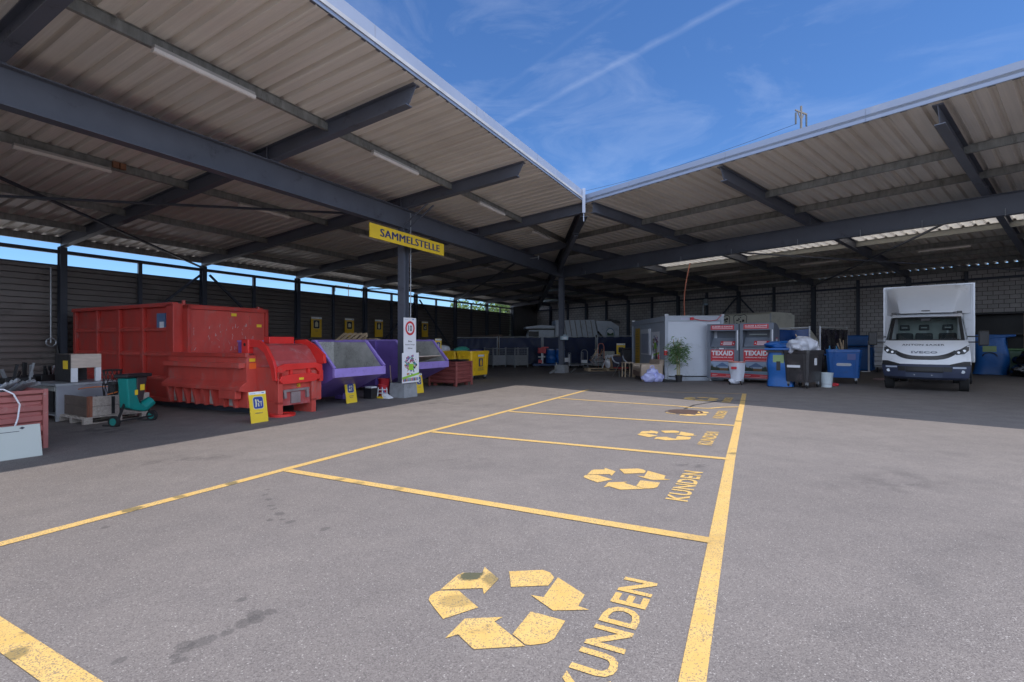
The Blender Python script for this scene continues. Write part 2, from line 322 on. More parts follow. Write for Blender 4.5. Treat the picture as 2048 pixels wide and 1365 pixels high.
# ------------------------------------------------------------------ mesh builder
class MB:
    def __init__(s, T=None): s.v = []; s.f = []; s.mi = []; s.m = 0; s.T = T or Matrix.Identity(4)
    def add(s, vs, fs):
        o = len(s.v)
        for p in vs: s.v.append(tuple(s.T @ Vector(p)))
        for f in fs: s.f.append(tuple(i + o for i in f)); s.mi.append(s.m)
        return s
    def box(s, x0, x1, y0, y1, z0, z1):
        return s.hexa([(x0, y0, z0), (x1, y0, z0), (x1, y1, z0), (x0, y1, z0), (x0, y0, z1), (x1, y0, z1), (x1, y1, z1), (x0, y1, z1)])
    def cbox(s, c, sz, R=None):
        h = [q / 2 for q in sz]; R = R or Matrix.Identity(3)
        P = [(-1, -1, -1), (1, -1, -1), (1, 1, -1), (-1, 1, -1), (-1, -1, 1), (1, -1, 1), (1, 1, 1), (-1, 1, 1)]
        return s.hexa([tuple(Vector(c) + R @ Vector((p[0]*h[0], p[1]*h[1], p[2]*h[2]))) for p in P])
    def hexa(s, P):
        return s.add(P, [(0, 3, 2, 1), (4, 5, 6, 7), (0, 1, 5, 4), (1, 2, 6, 5), (2, 3, 7, 6), (3, 0, 4, 7)])
    def prism(s, poly, lo, hi, axis='y'):
        n = len(poly)
        def q(p, t): return {'y': (p[0], t, p[1]), 'x': (t, p[0], p[1]), 'z': (p[0], p[1], t)}[axis]
        vs = [q(p, lo) for p in poly] + [q(p, hi) for p in poly]
        fs = [tuple(range(n)), tuple(range(2*n - 1, n - 1, -1))] + [((i + 1) % n, i, n + i, n + (i + 1) % n) for i in range(n)]
        return s.add(vs, fs)
    def cyl(s, p0, p1, r0, r1=None, n=12, cap=True):
        r1 = r0 if r1 is None else r1; p0 = Vector(p0); p1 = Vector(p1); d = (p1 - p0)
        if d.length < 1e-6: return s
        q = d.to_track_quat('Z', 'Y'); vs = []
        for p, r in ((p0, r0), (p1, r1)):
            for i in range(n):
                a = 2*pi*i/n; vs.append(tuple(p + q @ Vector((cos(a)*r, sin(a)*r, 0))))
        fs = [(i, (i+1) % n, n + (i+1) % n, n + i) for i in range(n)]
        if cap: fs += [tuple(range(n - 1, -1, -1)), tuple(range(n, 2*n))]
        return s.add(vs, fs)
    def tube(s, pts, r, n=6):
        for a, b in zip(pts[:-1], pts[1:]): s.cyl(a, b, r, n=n)
        return s
    def bar(s, p0, p1, w, h=None):
        h = w if h is None else h; p0 = Vector(p0); p1 = Vector(p1); d = p1 - p0; L = d.length; x = d.normalized()
        up = Vector((0, 0, 1)) if abs(x.z) < .95 else Vector((1, 0, 0)); y = up.cross(x).normalized(); z = x.cross(y)
        R = Matrix((x, y, z)).transposed(); return s.cbox((p0 + p1)/2, (L, w, h), R)
    def lathe(s, prof, n=16, c=(0, 0, 0)):
        k = len(prof); vs = []
        for r, z in prof:
            for i in range(n): a = 2*pi*i/n; vs.append((c[0] + r*cos(a), c[1] + r*sin(a), c[2] + z))
        fs = [(j*n + i, j*n + (i+1) % n, (j+1)*n + (i+1) % n, (j+1)*n + i) for j in range(k - 1) for i in range(n)]
        fs += [tuple(range(n - 1, -1, -1)), tuple(range((k-1)*n, k*n))]
        return s.add(vs, fs)
    def grid(s, nu, nv, fn):
        vs = [fn(i/nu, j/nv) for j in range(nv + 1) for i in range(nu + 1)]
        return s.add(vs, [(j*(nu+1) + i, j*(nu+1) + i + 1, (j+1)*(nu+1) + i + 1, (j+1)*(nu+1) + i) for j in range(nv) for i in range(nu)])
    def ibeam(s, p0, p1, depth, width, tf=.02, tw=.014, cut=0, up=None):
        """I section; p0,p1 are on the centre line of the TOP flange's upper face"""
        p0 = Vector(p0); p1 = Vector(p1); x = (p1 - p0).normalized(); up = up or Vector((0, 0, 1)); y = up.cross(x).normalized(); z = x.cross(y)
        def blk(y0, y1, z0, z1, c0=0, c1=0):
            P = []
            for zz, c in ((z0, c0), (z1, c1)):
                P += [p0 + y*y0 + z*zz, p1 - x*c + y*y0 + z*zz, p1 - x*c + y*y1 + z*zz, p0 + y*y1 + z*zz]
            s.hexa([tuple(q) for q in P])
        w = width / 2
        blk(-w, w, -tf, 0, 0, 0); blk(-w, w, -depth, -depth + tf, cut, cut); blk(-tw/2, tw/2, -depth + tf, -tf, cut, 0)
        return s
    def sphere(s, c, r, nu=10, nv=7, sc=(1, 1, 1), jit=0):
        vs = []
        for j in range(nv + 1):
            t = pi*j/nv
            for i in range(nu):
                a = 2*pi*i/nu; k = r*(1 + random.uniform(-jit, jit)); vs.append((c[0] + k*sc[0]*sin(t)*cos(a), c[1] + k*sc[1]*sin(t)*sin(a), c[2] + k*sc[2]*cos(t)))
        return s.add(vs, [(j*nu + i, (j+1)*nu + i, (j+1)*nu + (i+1) % nu, j*nu + (i+1) % nu) for j in range(nv) for i in range(nu)])
TXC = {}
def text_geo(t, bold=0.0):
    if (t, bold) in TXC: return TXC[(t, bold)]
    cu = bpy.data.curves.new('txt', 'FONT'); cu.body = t; cu.offset = bold; cu.space_character = 1.08; cu.resolution_u = 3
    ob = bpy.data.objects.new('txt', cu); COL.objects.link(ob)
    bpy.context.view_layer.update()
    me = bpy.data.meshes.new_from_object(ob)
    vs = [v.co.copy() for v in me.vertices]; fs = [tuple(p.vertices) for p in me.polygons]
    bpy.data.objects.remove(ob); bpy.data.meshes.remove(me); bpy.data.curves.remove(cu)
    x0 = min(v.x for v in vs); x1 = max(v.x for v in vs); y0 = min(v.y for v in vs); y1 = max(v.y for v in vs)
    r = ([((v.x - x0)/(x1 - x0), (v.y - y0)/(y1 - y0)) for v in vs], fs, (x1 - x0)/(y1 - y0))
    TXC[(t, bold)] = r; return r
def text(mb, t, x0, x1, z0, z1, fn, bold=.012):
    """lettering stretched to the box x0..x1, z0..z1; fn(x, z) -> point"""
    vs, fs, _ = text_geo(t, bold)
    return mb.add([fn(x0 + (x1 - x0)*u, z0 + (z1 - z0)*v) for u, v in vs], fs)

CNT = {}
def link(o): COL.objects.link(o); return o
def thing(name, label, cat, loc=(0, 0, 0), rz=0, group=None, kind=None, tilt=None):
    o = bpy.data.objects.new(name, None); link(o); o.empty_display_size = .2
    Mx = Matrix.Translation(Vector(loc)) @ Matrix.Rotation(rz, 4, 'Z')
    if tilt: Mx = Mx @ tilt
    o.matrix_world = Mx; o['_'] = 0; del o['_']
    props(o, label, cat, group, kind); MX[o.name] = Mx; return o
MX = {}
def props(o, label=None, cat=None, group=None, kind=None):
    if label: o['label'] = label
    if cat: o['category'] = cat
    if group: o['group'] = group
    if kind: o['kind'] = kind
def part(name, mb, mats, parent=None, world=False, smooth=False, bevel=0, label=None):
    me = bpy.data.meshes.new(name)
    vs = mb.v
    if world and parent is not None:
        p = parent
        inv = MX[p.name].inverted() if p.name in MX else MX[p.parent.name].inverted()
        vs = [tuple(inv @ Vector(v)) for v in vs]
    me.from_pydata(vs, [], mb.f)
    if not isinstance(mats, (list, tuple)): mats = [mats]
    for q in mats: me.materials.append(q)
    for p_, i in zip(me.polygons, mb.mi): p_.material_index = min(i, len(mats) - 1)
    if smooth:
        for p_ in me.polygons: p_.use_smooth = True
        try: me.set_sharp_from_angle(angle=rad(40))
        except Exception: pass
    me.update()
    o = bpy.data.objects.new(name, me); link(o)
    if parent is not None: o.parent = parent
    if bevel:
        bm = o.modifiers.new('bevel', 'BEVEL'); bm.width = bevel; bm.segments = 2; bm.limit_method = 'ANGLE'; bm.angle_limit = rad(40); bm.harden_normals = False
    if label: o['label'] = label
    return o
def solo(name, mb, mats, label, cat, group=None, kind=None, **k):
    o = part(name, mb, mats, None, **k); props(o, label, cat, group, kind); return o
def kids(o): return [c for c in bpy.data.objects if c.parent == o]
def dup(root, loc, rz, label, group=None, off=None):
    c = root.copy(); link(c)
    Mx = Matrix.Translation(Vector(loc)) @ Matrix.Rotation(rz, 4, 'Z'); c.matrix_world = Mx; MX[c.name] = Mx
    c['label'] = label
    if group: c['group'] = group
    for ch in kids(root):
        d = ch.copy(); link(d); d.parent = c
        for g in kids(ch):
            e = g.copy(); link(e); e.parent = d
    return c
# ================================================================== SETTING: ground and road paint
g = MB(); g.add([(x, y, gz(x, y)) for x, y in ((-260, -200), (300, -200), (300, 420), (-260, 420))], [(0, 1, 2, 3)])
solo('ground', g, ASPH, 'grey asphalt yard', 'ground', kind='structure')
ap = MB(); q = [(-20.1, -60), (-20.1, 60), (-75, 60), (-75, -60)]
def _w(b, a): return (b*cos(RL) - a*sin(RL), b*sin(RL) + a*cos(RL))
ap.add([(*_w(b, a), gz(*_w(b, a)) + .012) for b, a in q], [(0, 1, 2, 3)])
solo('added_bounce_ground', ap, M('pale_bounce_ground', (.50, .47, .42), .9, 0, .15, 2), None, None, kind='structure')  # added pale ground, unseen beyond the wall, bouncing light up to the deck
def gp(b, a, dz=.004):
    v = PL(b, a); return (v.x, v.y, gz(v.x, v.y) + dz)
def bm_(a, b): return b - .027*(a - 4)       # the bays are painted a little askew to the hall
def gquad(mb, c, n=1): # c: four (a, b) corners
    mb.add([gp(b, a) for a, b in c], [(0, 1, 2, 3)] if n == 1 else [(3, 2, 1, 0)])
def gline(a0, b0, a1, b1, w, name='parking_line', dz=.004):
    d = Vector((a1 - a0, b1 - b0)); L = d.length; d /= L; nrm = Vector((-d.y, d.x)) * w/2
    mb = MB(); k = max(1, int(L/2.5)); pts = []
    for i in range(k + 1):
        p = Vector((a0, b0)) + d*L*i/k
        pts += [gp(p.y + nrm.y, p.x + nrm.x, dz), gp(p.y - nrm.y, p.x - nrm.x, dz)]
    mb.add(pts, [(2*i, 2*i + 2, 2*i + 3, 2*i + 1) for i in range(k)])
    return solo(name, mb, PAINT, None, None, kind='structure')
gline(-3.0, -.06, 2.29, -.315, .112)
gline(2.29, -.315, 6.9, -.485, .112)
gline(6.9, -.485, 15.75, -.735, .112)                 # long right line
gline(-3.0, -5.25, 15.25, -5.31, .12, dz=.0045)      # long left line
BAYS = [1.02, 3.98, 6.86, 9.66, 12.5]
for i, a in enumerate(BAYS):
    if i == 4: continue
    gline(a, -5.20, a, bm_(a, -.40), .115 if i else .13, dz=.006)
WV = [(12.55, -5.22), (12.30, -3.6), (12.18, -2.69), (12.08, -1.98), (11.90, -1.62), (11.92, -1.28), (12.25, -1.05), (12.5, -.66)]
for p_, q_ in zip(WV[:-1], WV[1:]): gline(*p_, *q_, .10, dz=.006)
gline(15.2, -5.26, 15.65, -.80, .05, dz=.006)
SYM = [[(2.44, -1.8), (2.66, -1.81), (2.7, -1.81), (2.76, -1.68), (2.83, -1.72), (2.73, -1.54), (2.52, -1.53), (2.58, -1.57)],
[(2.32, -1.79), (2.36, -1.81), (2.41, -1.81), (2.44, -1.79), (2.49, -1.69), (2.38, -1.48), (2.19, -1.59), (2.29, -1.75)],
[(2.85, -1.54), (2.97, -1.35), (2.96, -1.29), (2.91, -1.24), (2.86, -1.23), (2.79, -1.23), (2.67, -1.43)],
[(2.92, -1.22), (2.79, -.99), (2.65, -.98), (2.64, -.91), (2.54, -1.09), (2.64, -1.28), (2.65, -1.2)],
[(2.48, -1.2), (2.48, -.99), (2.3, -.98), (2.25, -1.0), (2.2, -1.06), (2.19, -1.09), (2.24, -1.19)],
[(2.36, -1.31), (2.25, -1.49), (2.05, -1.48), (2.11, -1.44), (2.04, -1.3), (2.18, -1.08), (2.3, -1.33)]]
SYM[0] = [(2.445, -1.80), (2.655, -1.815), (2.70, -1.80), (2.755, -1.685), (2.835, -1.715), (2.73, -1.545), (2.52, -1.53), (2.58, -1.575)]
def fan(poly):
    return [tuple(range(len(poly)))]
for i in range(5):
    da = [0, 2.91, 5.72, 8.5, 11.35][i]; db = -.027*da
    mb = MB()
    for P in SYM:
        # drop the small gaps between head and tail pieces back in
        c = (sum(p[0] for p in P)/len(P), sum(p[1] for p in P)/len(P))
        Q = [(c[0] + (p[0]-c[0])*.985 + da, c[1] + (p[1]-c[1])*.985 + db) for p in P]
        mb.add([gp(b, a, .005) for a, b in Q], fan(Q))
    solo('recycling_marking', mb, PAINT, None, None, kind='structure')
    mt = MB(); o = len(mt.v)
    text(mt, 'KUNDEN', 0, 1, 0, 1, lambda u, v: gp(-.63 - .205*v + db, 1.94 + da + 1.18*u, .005), bold=.026)
    solo('lettering_marking', mt, PAINT, None, None, kind='structure')
# manhole with its patch seam
mh = thing('manhole_cover', 'round brown iron manhole cover set in the asphalt beside the far recycling marking', 'manhole cover', onground(Vector((3.75, 10.62, 0))))
mb = MB(); mb.lathe([(.36, -.01), (.36, .010), (.33, .014), (.30, .008), (.02, .008)], 28); part('lid', mb, M('rusty_iron', (.10, .065, .055), .7, .3, .3, 20), mh)
mb = MB(); mb.lathe([(.42, -.02), (.42, .006), (.365, .006)], 28)
part('frame_ring', mb, M('iron_ring', (.13, .11, .105), .8, 0, .3, 12), mh)
mb = MB(); p = [Vector((3.9, 11.1)), Vector((4.35, 11.75)), Vector((5.1, 12.4)), Vector((5.8, 12.9))]
mv = []
for q in p: mv += [(q.x - .02, q.y + .02, gz(q.x, q.y) + .003), (q.x + .02, q.y - .02, gz(q.x, q.y) + .003)]
mb.add(mv, [(2*i, 2*i+1, 2*i+3, 2*i+2) for i in range(3)])
solo('road_seam', mb, M('tar', (.02, .02, .022), .6), None, None, kind='structure')

# ================================================================== SHED GEOMETRY
EB, WB = -5.52, -19.7               # left wing: eave and wall
EM, WM = 12.16, 31.2                # right wing: eave and wall
ZL0, KL = 6.11, .095
ZR0, KR = 6.06, .053
def zl(b): return ZL0 + KL*(b - EB)          # underside of the sheet, left wing
def zr(m): return ZR0 - KR*(m - EM)
def a_hip(b): return 15.45 + (EB - b)/.536
def b_hip(a): return EB - .536*(a - 15.45)
def s_hip(m): return -11.0 - 1.2185*(m - EM)
def m_hip(s): return EM + (-11.0 - s)/1.2185
A0, S1 = -14.0, 13.5
E0 = PL(EB, 15.45)
CL = onground(PL(-9.6, 4)); CRt = onground(PR(-4, 18.25))
CANL = thing('open_canopy', 'long open-fronted steel canopy over the red and purple skips on the left', 'canopy', CL, RL)
CANR = thing('open_canopy', 'wide open-fronted steel canopy over the parked white truck and textile collectors on the right', 'canopy', CRt, RR)
PITCH = .313
def profile(t0, t1):
    out = []; k = math.floor(t0/PITCH)
    while k*PITCH < t1:
        for d, h in (((0, 0), (.012, -.006), (.013, 0)) if k % 3 == 0 else ()) + ((.0 if k % 3 else .0131, 0), (.19, 0), (.222, .075), (.270, .075), (.302, 0)):
            t = k*PITCH + d
            if t0 <= t <= t1: out.append((t, h))
        k += 1
    return out
mb = MB(); pr = profile(A0, 41.7)
for (t, h), (t2, h2) in zip(pr[:-1], pr[1:]):
    def e(tt): return EB if tt < 15.45 else b_hip(tt)
    vs = []
    for tt, hh in ((t, h), (t2, h2)):
        b0 = e(tt); vs += [tuple(PL(b0, tt, zl(b0) + hh)), tuple(PL(WB - .35, tt, zl(WB - .35) + hh))]
    mb.add(vs, [(0, 1, 3, 2)])
part('roof_deck', mb, SOFL, CANL, world=True)
SK0, SK1 = 20.1, 23.0
mb = MB(); mk = MB(); pr = profile(-34.0, S1)
for (t, h), (t2, h2) in zip(pr[:-1], pr[1:]):
    def e(tt): return EM if tt > -11.0 else m_hip(tt)
    def seg(B, m0, m1):
        vs = []
        for tt, hh in ((t, h), (t2, h2)):
            q0 = max(m0, e(tt)); q1 = max(m1, q0 + .001)
            vs += [tuple(PR(tt, q0, zr(q0) + hh)), tuple(PR(tt, q1, zr(q1) + hh))]
        B.add(vs, [(0, 2, 3, 1)])
    if e(t) < SK0: seg(mb, 0, SK0)
    if e(t) < SK1:
        if t > -16: seg(mk, SK0, SK1)
        else: seg(mb, SK0, SK1)
    seg(mb, SK1, WM + .14)
part('roof_deck', mb, SOFR, CANR, world=True)
part('skylight_strip', mk, SKYL, CANR, world=True)
# roof covering above the deck (closes the roof from above)
mb = MB()
P = [PL(EB + .02, A0, 0), PL(EB + .02, 15.45, 0), PL(WB - .35, a_hip(WB - .35), 0), PL(WB - .35, A0, 0)]
Z = [zl(EB), zl(EB), zl(WB - .35), zl(WB - .35)]
mb.hexa([(p.x, p.y, z + .086) for p, z in zip(P, Z)] + [(p.x, p.y, z + .15) for p, z in zip(P, Z)])
part('roof_covering', mb, ROOFT, CANL, world=True)
mb = MB()
def rcov(m0, m1, s_l0, s_l1, s_r):
    P = [PR(s_l0, m0), PR(s_r, m0), PR(s_r, m1), PR(s_l1, m1)]; Z = [zr(m0), zr(m0), zr(m1), zr(m1)]
    mb.hexa([(p.x, p.y, z + .086) for p, z in zip(P, Z)] + [(p.x, p.y, z + .15) for p, z in zip(P, Z)])
rcov(EM, SK0, s_hip(EM), s_hip(SK0), S1); rcov(SK0, SK1, s_hip(SK0), s_hip(SK1), -16); rcov(SK1, WM + .14, s_hip(SK1), s_hip(WM + .14), S1)
part('roof_covering', mb, ROOFT, CANR, world=True)
# fascias with the gutter lip
def fascia(p0, p1, z0, h, par, inward):
    mb = MB(); n = inward
    mb.hexa([tuple(p0 + Vector((0, 0, z0))), tuple(p1 + Vector((0, 0, z0))), tuple(p1 + n*.03 + Vector((0, 0, z0))), tuple(p0 + n*.03 + Vector((0, 0, z0))),
             tuple(p0 + Vector((0, 0, z0 + h))), tuple(p1 + Vector((0, 0, z0 + h))), tuple(p1 + n*.22 + Vector((0, 0, z0 + h + .02))), tuple(p0 + n*.22 + Vector((0, 0, z0 + h + .02)))])
    part('fascia', mb, FASC, par, world=True)
    mb = MB(); q0 = p0 - n*.012; q1 = p1 - n*.012
    mb.hexa([tuple(q + Vector((0, 0, z0 - .018))) for q in (q0, q1, q1 + n*.05, q0 + n*.05)] + [tuple(q + Vector((0, 0, z0 - .004))) for q in (q0, q1, q1 + n*.05, q0 + n*.05)])
    part('drip_edge', mb, STEEL, par, world=True)
def joints(p0, p1, z0, h, par, inward, step):
    d = p1 - p0; L = d.length; d /= L; x = step*.6
    while x < L:
        q = p0 + d*x; mb = MB(); mb.bar(q - inward*.003 + Vector((0, 0, z0 + .01)), q - inward*.003 + Vector((0, 0, z0 + h - .01)), .008, .006); part('fascia_joint', mb, M('joint_sealant', (.22, .25, .32), .7), par, world=True); x += step
joints(PL(EB, A0), PL(EB, 15.45), zl(EB) + .03, .34, CANL, PL(-1, 0), 3.0); joints(PR(-11.0, EM), PR(S1, EM), zr(EM) + .02, .27, CANR, PR(0, 1), 3.0)
fascia(PL(EB, A0), PL(EB, 15.45), zl(EB) + .03, .34, CANL, PL(-1, 0))
fascia(PR(-11.0, EM), PR(S1, EM), zr(EM) + .02, .27, CANR, PR(0, 1))
# main beams
def beam(par, p0, p1, top, d=.58, w=.24, mat=STEEL, name='main_beam', **k):
    mb = MB(); mb.ibeam(p0 + Vector((0, 0, top)) if not isinstance(top, tuple) else p0 + Vector((0, 0, top[0])), p1 + Vector((0, 0, top if not isinstance(top, tuple) else top[1])), d, w, **k)
    return part(name, mb, mat, par, world=True)
ZB = zl(-9.6) - .33; ZB2 = zr(18.25) - .33
beam(CANL, PL(-9.6, A0), PL(-9.6, 23.7), ZB)
beam(CANR, PR(-18.1, 18.25), PR(S1, 18.25), ZB2)
RA = [2.65 + 4.285*k for k in range(-3, 9)]
for a in RA:
    b0 = EB - .1 if a < 15.6 else b_hip(a)
    mb = MB(); mb.ibeam(PL(WB, a, zl(WB) - .004), PL(b0, a, zl(b0) - .004), .33, .17, cut=.2 if a < 15.4 else 0)
    # stiffener and seat plate over the main beam
    if b0 > -9.4:
        mb.bar(PL(-9.6, a - .082, zl(-9.6) - .33), PL(-9.6, a - .082, zl(-9.6) - .03), .09, .012)
        mb.cbox(tuple(PL(-9.6, a, ZB + .004)), (.26, .2, .016), Matrix.Rotation(RL, 3, 'Z'))
    part('rafter', mb, STEEL, CANL, world=True)
RS = [2.25 - 4.32*k + 8.64 for k in range(0, 11)]
for s in RS:
    if s > S1: continue
    m0 = EM + .1 if s > -10.8 else m_hip(s)
    mb = MB(); mb.ibeam(PR(s, WM, zr(WM) - .004), PR(s, m0, zr(m0) - .004), .33, .17, cut=.2 if s > -10.5 else 0)
    if m0 < 18: mb.bar(PR(s, 18.25, zr(18.25) - .33), PR(s, 18.25, zr(18.25) - .03), .012, .1)
    part('rafter', mb, STEEL, CANR, world=True)
# hip beam with its lining
E1 = PL(EB, 15.45, zl(EB) - .02); K1 = PL(WB, 41.9, zl(WB) - .05)
mb = MB(); mb.ibeam(E1, K1, .46, .24)
part('hip_beam', mb, STEELD, CANL, world=True)
mb = MB(); dirh = (K1 - E1).normalized(); q0 = E1 + dirh*2.0 - Vector((0, 0, .46)); q1 = E1 + dirh*9.6 - Vector((0, 0, .62)); mb.bar(q0, q1, .20, .05); mb.bar(q0 + dirh*.0 - Vector((0, 0, .1)), q1 - Vector((0, 0, .1)), .16, .03)
part('hip_tie', mb, STEEL, CANL, world=True)
mb = MB(); c = PL(EB, 15.45, 0); mb.bar(Vector((c.x - .03, c.y - .1, 5.72)), Vector((c.x - .03, c.y - .1, 6.52)), .16, .10); mb.bar(Vector((c.x - .03, c.y - .13, 5.45)), Vector((c.x - .03, c.y - .13, 5.72)), .03)
part('corner_downpipe', mb, FASC, CANL, world=True)
# purlins (each run between rafters, deck on top)
for b in (-7.85, -10.25, -12.7, -15.7, -18.0, WB + .05):
    d = .18 if b > WB + .1 else .2
    mb = MB(); z = zl(b) - .004; a1 = a_hip(b) - .1
    a = A0
    p0 = PL(b, A0, z); p1 = PL(b, a1, z); mb.ibeam(p0, p1, d, .07, tf=.008, tw=.01)
    part('purlin', mb, GALV, CANL, world=True)
for m in (14.9, 17.0, 19.7, 23.06, 25.1, 27.3, 29.4, WM - .05):
    mb = MB(); z = zr(m) - .004; mb.ibeam(PR(s_hip(m) + .1, m, z), PR(S1, m, z), .19 if m < 31 else .22, .07, tf=.008, tw=.01)
    part('purlin', mb, GALV if m != 23.06 else M('lit_purlin', (.42, .42, .38), .5, 0, .1, 5), CANR, world=True)  # skylight glow on this purlin is put into a paler colour
# plan bracing in the roofs
def brace(par, p0, p1, w=.075, mat=STEELD): part('brace', MB().bar(p0, p1, w, .05), mat, par, world=True)
def xb(a0, a1, dz=.42):
    brace(CANL, PL(WB + .2, a1, zl(WB) - dz), PL(-9.8, a0, zl(-9.8) - dz)); brace(CANL, PL(-9.8, a1, zl(-9.8) - dz - .06), PL(WB + .2, a0, zl(WB) - dz - .06))
xb(-1.63, 11.22); xb(19.8, 28.4, .36)
mb = MB(); mb.cbox(tuple(PL(-14.8, 4.85, zl(-14.8) - .45)), (.3, .3, .02), Matrix.Rotation(RL, 3, 'Z')); part('brace_plate', mb, STEELD, CANL, world=True)
def xbr(s0, s1, dz=.42):
    brace(CANR, PR(s1, 18.5, zr(18.5) - dz), PR(s0, WM - .2, zr(WM) - dz), mat=STEEL); brace(CANR, PR(s0, 18.5, zr(18.5) - dz - .06), PR(s1, WM - .2, zr(WM) - dz - .06), mat=STEEL)
xbr(-10.7, -2.05); xbr(-2.05, 6.6)
# columns on concrete plinths
def column(par, p, ztop, cw=.23, ph=.42, rz=RL):
    z0 = gz(p.x, p.y); R = Matrix.Rotation(rz, 3, 'Z')
    mb = MB(Matrix.Translation(Vector((p.x, p.y, z0))) @ Matrix.Rotation(rz, 4, 'Z'))
    h = ztop - z0; w = cw/2
    mb.box(-w, w, -w, -w + .02, ph, h); mb.box(-w, w, w - .02, w, ph, h); mb.box(-.008, .008, -w + .02, w - .02, ph, h)
    mb.box(-w - .03, w + .03, -w - .03, w + .03, ph, ph + .025)
    c = part('column', mb, STEEL, par, world=True)
    mb = MB(Matrix.Translation(Vector((p.x, p.y, z0))) @ Matrix.Rotation(rz, 4, 'Z'))
    mb.hexa([(-.30, -.30, -.1), (.30, -.30, -.1), (.30, .30, -.1), (-.30, .30, -.1), (-.27, -.27, ph), (.27, -.27, ph), (.27, .27, ph), (-.27, .27, ph)])
    part('plinth', mb, CONC, c, world=True, bevel=.012)
C1 = PL(-9.6, 11.25); C2 = PL(-9.75, 23.85)
column(CANL, C1, ZB - .58); column(CANL, PL(-9.6, -1.6), ZB - .58); column(CANL, C2, ZB2 - .5, .24)
for s in (2.25, ): column(CANR, PR(s, 18.25), ZB2 - .58)
# rods hanging from the right beam
for i, s in enumerate((-16.3, -13.2, -11.1, -9.0, -6.7, -4.9, -3.4, -1.7)):
    part('hanger_rod', MB().bar(PR(s, 18.1, ZB2 - .62), PR(s, 18.1, ZB2 - .42), .012), GALVL, CANR, world=True)
# conduit with a clip on rafter 28.4 / cable tray near the hip
mb = MB(); mb.bar(PL(-9.2, 19.8, zl(-9.2) - .5), PL(-13.6, 19.8, zl(-13.6) - .5), .03); mb.bar(PL(-9.2, 19.8, zl(-9.2) - .42), PL(-9.2, 19.8, zl(-9.2) - .62), .03)
part('conduit', mb, GALVL, CANL, world=True)
mb = MB(); mb.bar(PL(-9.45, 11.40, .9), PL(-9.45, 11.40, ZB - .1), .022); part('downpipe', mb, GALVL, CANL, world=True)
mb = MB(); mb.bar(PL(-9.45, 11.12, ZB - .5), PL(-8.6, 11.12, ZB + .02), .035); mb.bar(PL(-9.45, 11.38, ZB - .5), PL(-8.6, 11.38, ZB + .02), .035); part('strut', mb, STEEL, CANL, world=True)
# wooden packing blocks on a purlin
mb = MB()
for t in (0, .13): mb.cbox(tuple(PL(-12.62, 5.38 + t, zl(-12.6) - .09)), (.07, .11, .13), Matrix.Rotation(RL, 3, 'Z'))
solo('timber_block', mb, BRAUN, 'pair of small brown timber blocks wedged on the roof purlin above the red container', 'timber block', group=None)

# ================================================================== lamps (unlit tubes)
def make_lamp(label, grp):
    t = thing('fluorescent_lamp', label, 'ceiling light', (0, 0, 0), 0, grp)
    mb = MB(); mb.prism([(-.05, 0), (.05, 0), (.035, .05), (-.035, .05)], -.76, .76, 'y'); part('housing', mb, M('lamp_housing', (.42, .41, .40), .5), t)
    mb = MB(); mb.prism([(-.05, -.002), (-.042, -.045), (-.02, -.06), (.02, -.06), (.042, -.045), (.05, -.002)], -.77, .77, 'y'); part('diffuser', mb, LAMPT, t)
    for y in (-.5, .5): part('bracket', MB().bar((0, y, .05), (0, y, .1), .02), GALV, t)
    return t
L0 = make_lamp('tube light nearest the viewer, hung on the front purlin of the left canopy', 'tube lights under the canopy roofs')
L0.matrix_world = Matrix.Translation(PL(-7.72, 4.5, zl(-7.72) - .26)) @ ML; MX[L0.name] = L0.matrix_world.copy()
lampsL = [(-7.72, 8.8, 'second tube light along the front purlin, left of the yellow hanging sign'), (-7.72, 13.2, 'third tube light along the front purlin, between the yellow hanging sign and the roof corner'),
          (-12.58, 4.5, 'tube light beside the small timber blocks at the left edge of the roof'), (-12.58, 8.9, 'tube light on the inner purlin left of the yellow hanging sign, above the red container'), (-12.58, 13.2, 'tube light on the inner purlin just below left of the yellow hanging sign'),
          (-12.58, 17.4, 'tube light on the inner purlin just right of the signposted column'), (-12.58, 21.7, 'faint tube light deep under the left canopy near the hip beam'), (-7.9, 17.3, 'tube light tucked against the hip beam under the roof corner')]
for b, a, lab in lampsL: dup(L0, PL(b, a, zl(b) - .26), RL, lab)
lampsR = [(-4.0, 24.8, 'tube light under the right canopy above the white box truck'), (-8.3, 24.8, 'second tube light from the right, above the textile collectors'), (-12.6, 24.8, 'tube light over the grey site office container'), (-17.1, 24.8, 'faint tube light above the grey refuse lorry'), (.5, 24.8, 'tube light at the right end of the right canopy')]
for s, m, lab in lampsR: dup(L0, PR(s, m, zr(m) - .30), RR - pi/2, lab)

# ================================================================== left cladding wall
WL = thing('cladding_wall', 'dark ribbed metal cladding wall with an open strip of sky above it, closing the left canopy', 'wall', onground(PL(WB, 12)), RL)
ZT = 3.86
mb = MB(); zz = -.45; prof = []
while zz < ZT:
    for d, o in ((0, 0), (.122, 0), (.130, -.12), (.172, -.12)):
        if zz + d < ZT: prof.append((zz + d, o))
    zz += .183
prof.append((ZT, 0))
vs = []; 
for z, o in prof: vs += [tuple(PL(WB + o - .02, A0, z)), tuple(PL(WB + o - .02, 36.9, z))]
mb.add(vs, [(2*i, 2*i + 1, 2*i + 3, 2*i + 2) for i in range(len(prof) - 1)])
part('ribbed_cladding', mb, CLAD, WL, world=True)
mb = MB(); o_ = WB - .16; mb.hexa([tuple(PL(x, y, z)) for z in (-.5, ZT) for x, y in ((o_ - .02, A0), (o_, A0), (o_, 36.9), (o_ - .02, 36.9))]); part('outer_sheet', mb, M('outer_cladding', (.5, .5, .5), .5, .2), WL, world=True)
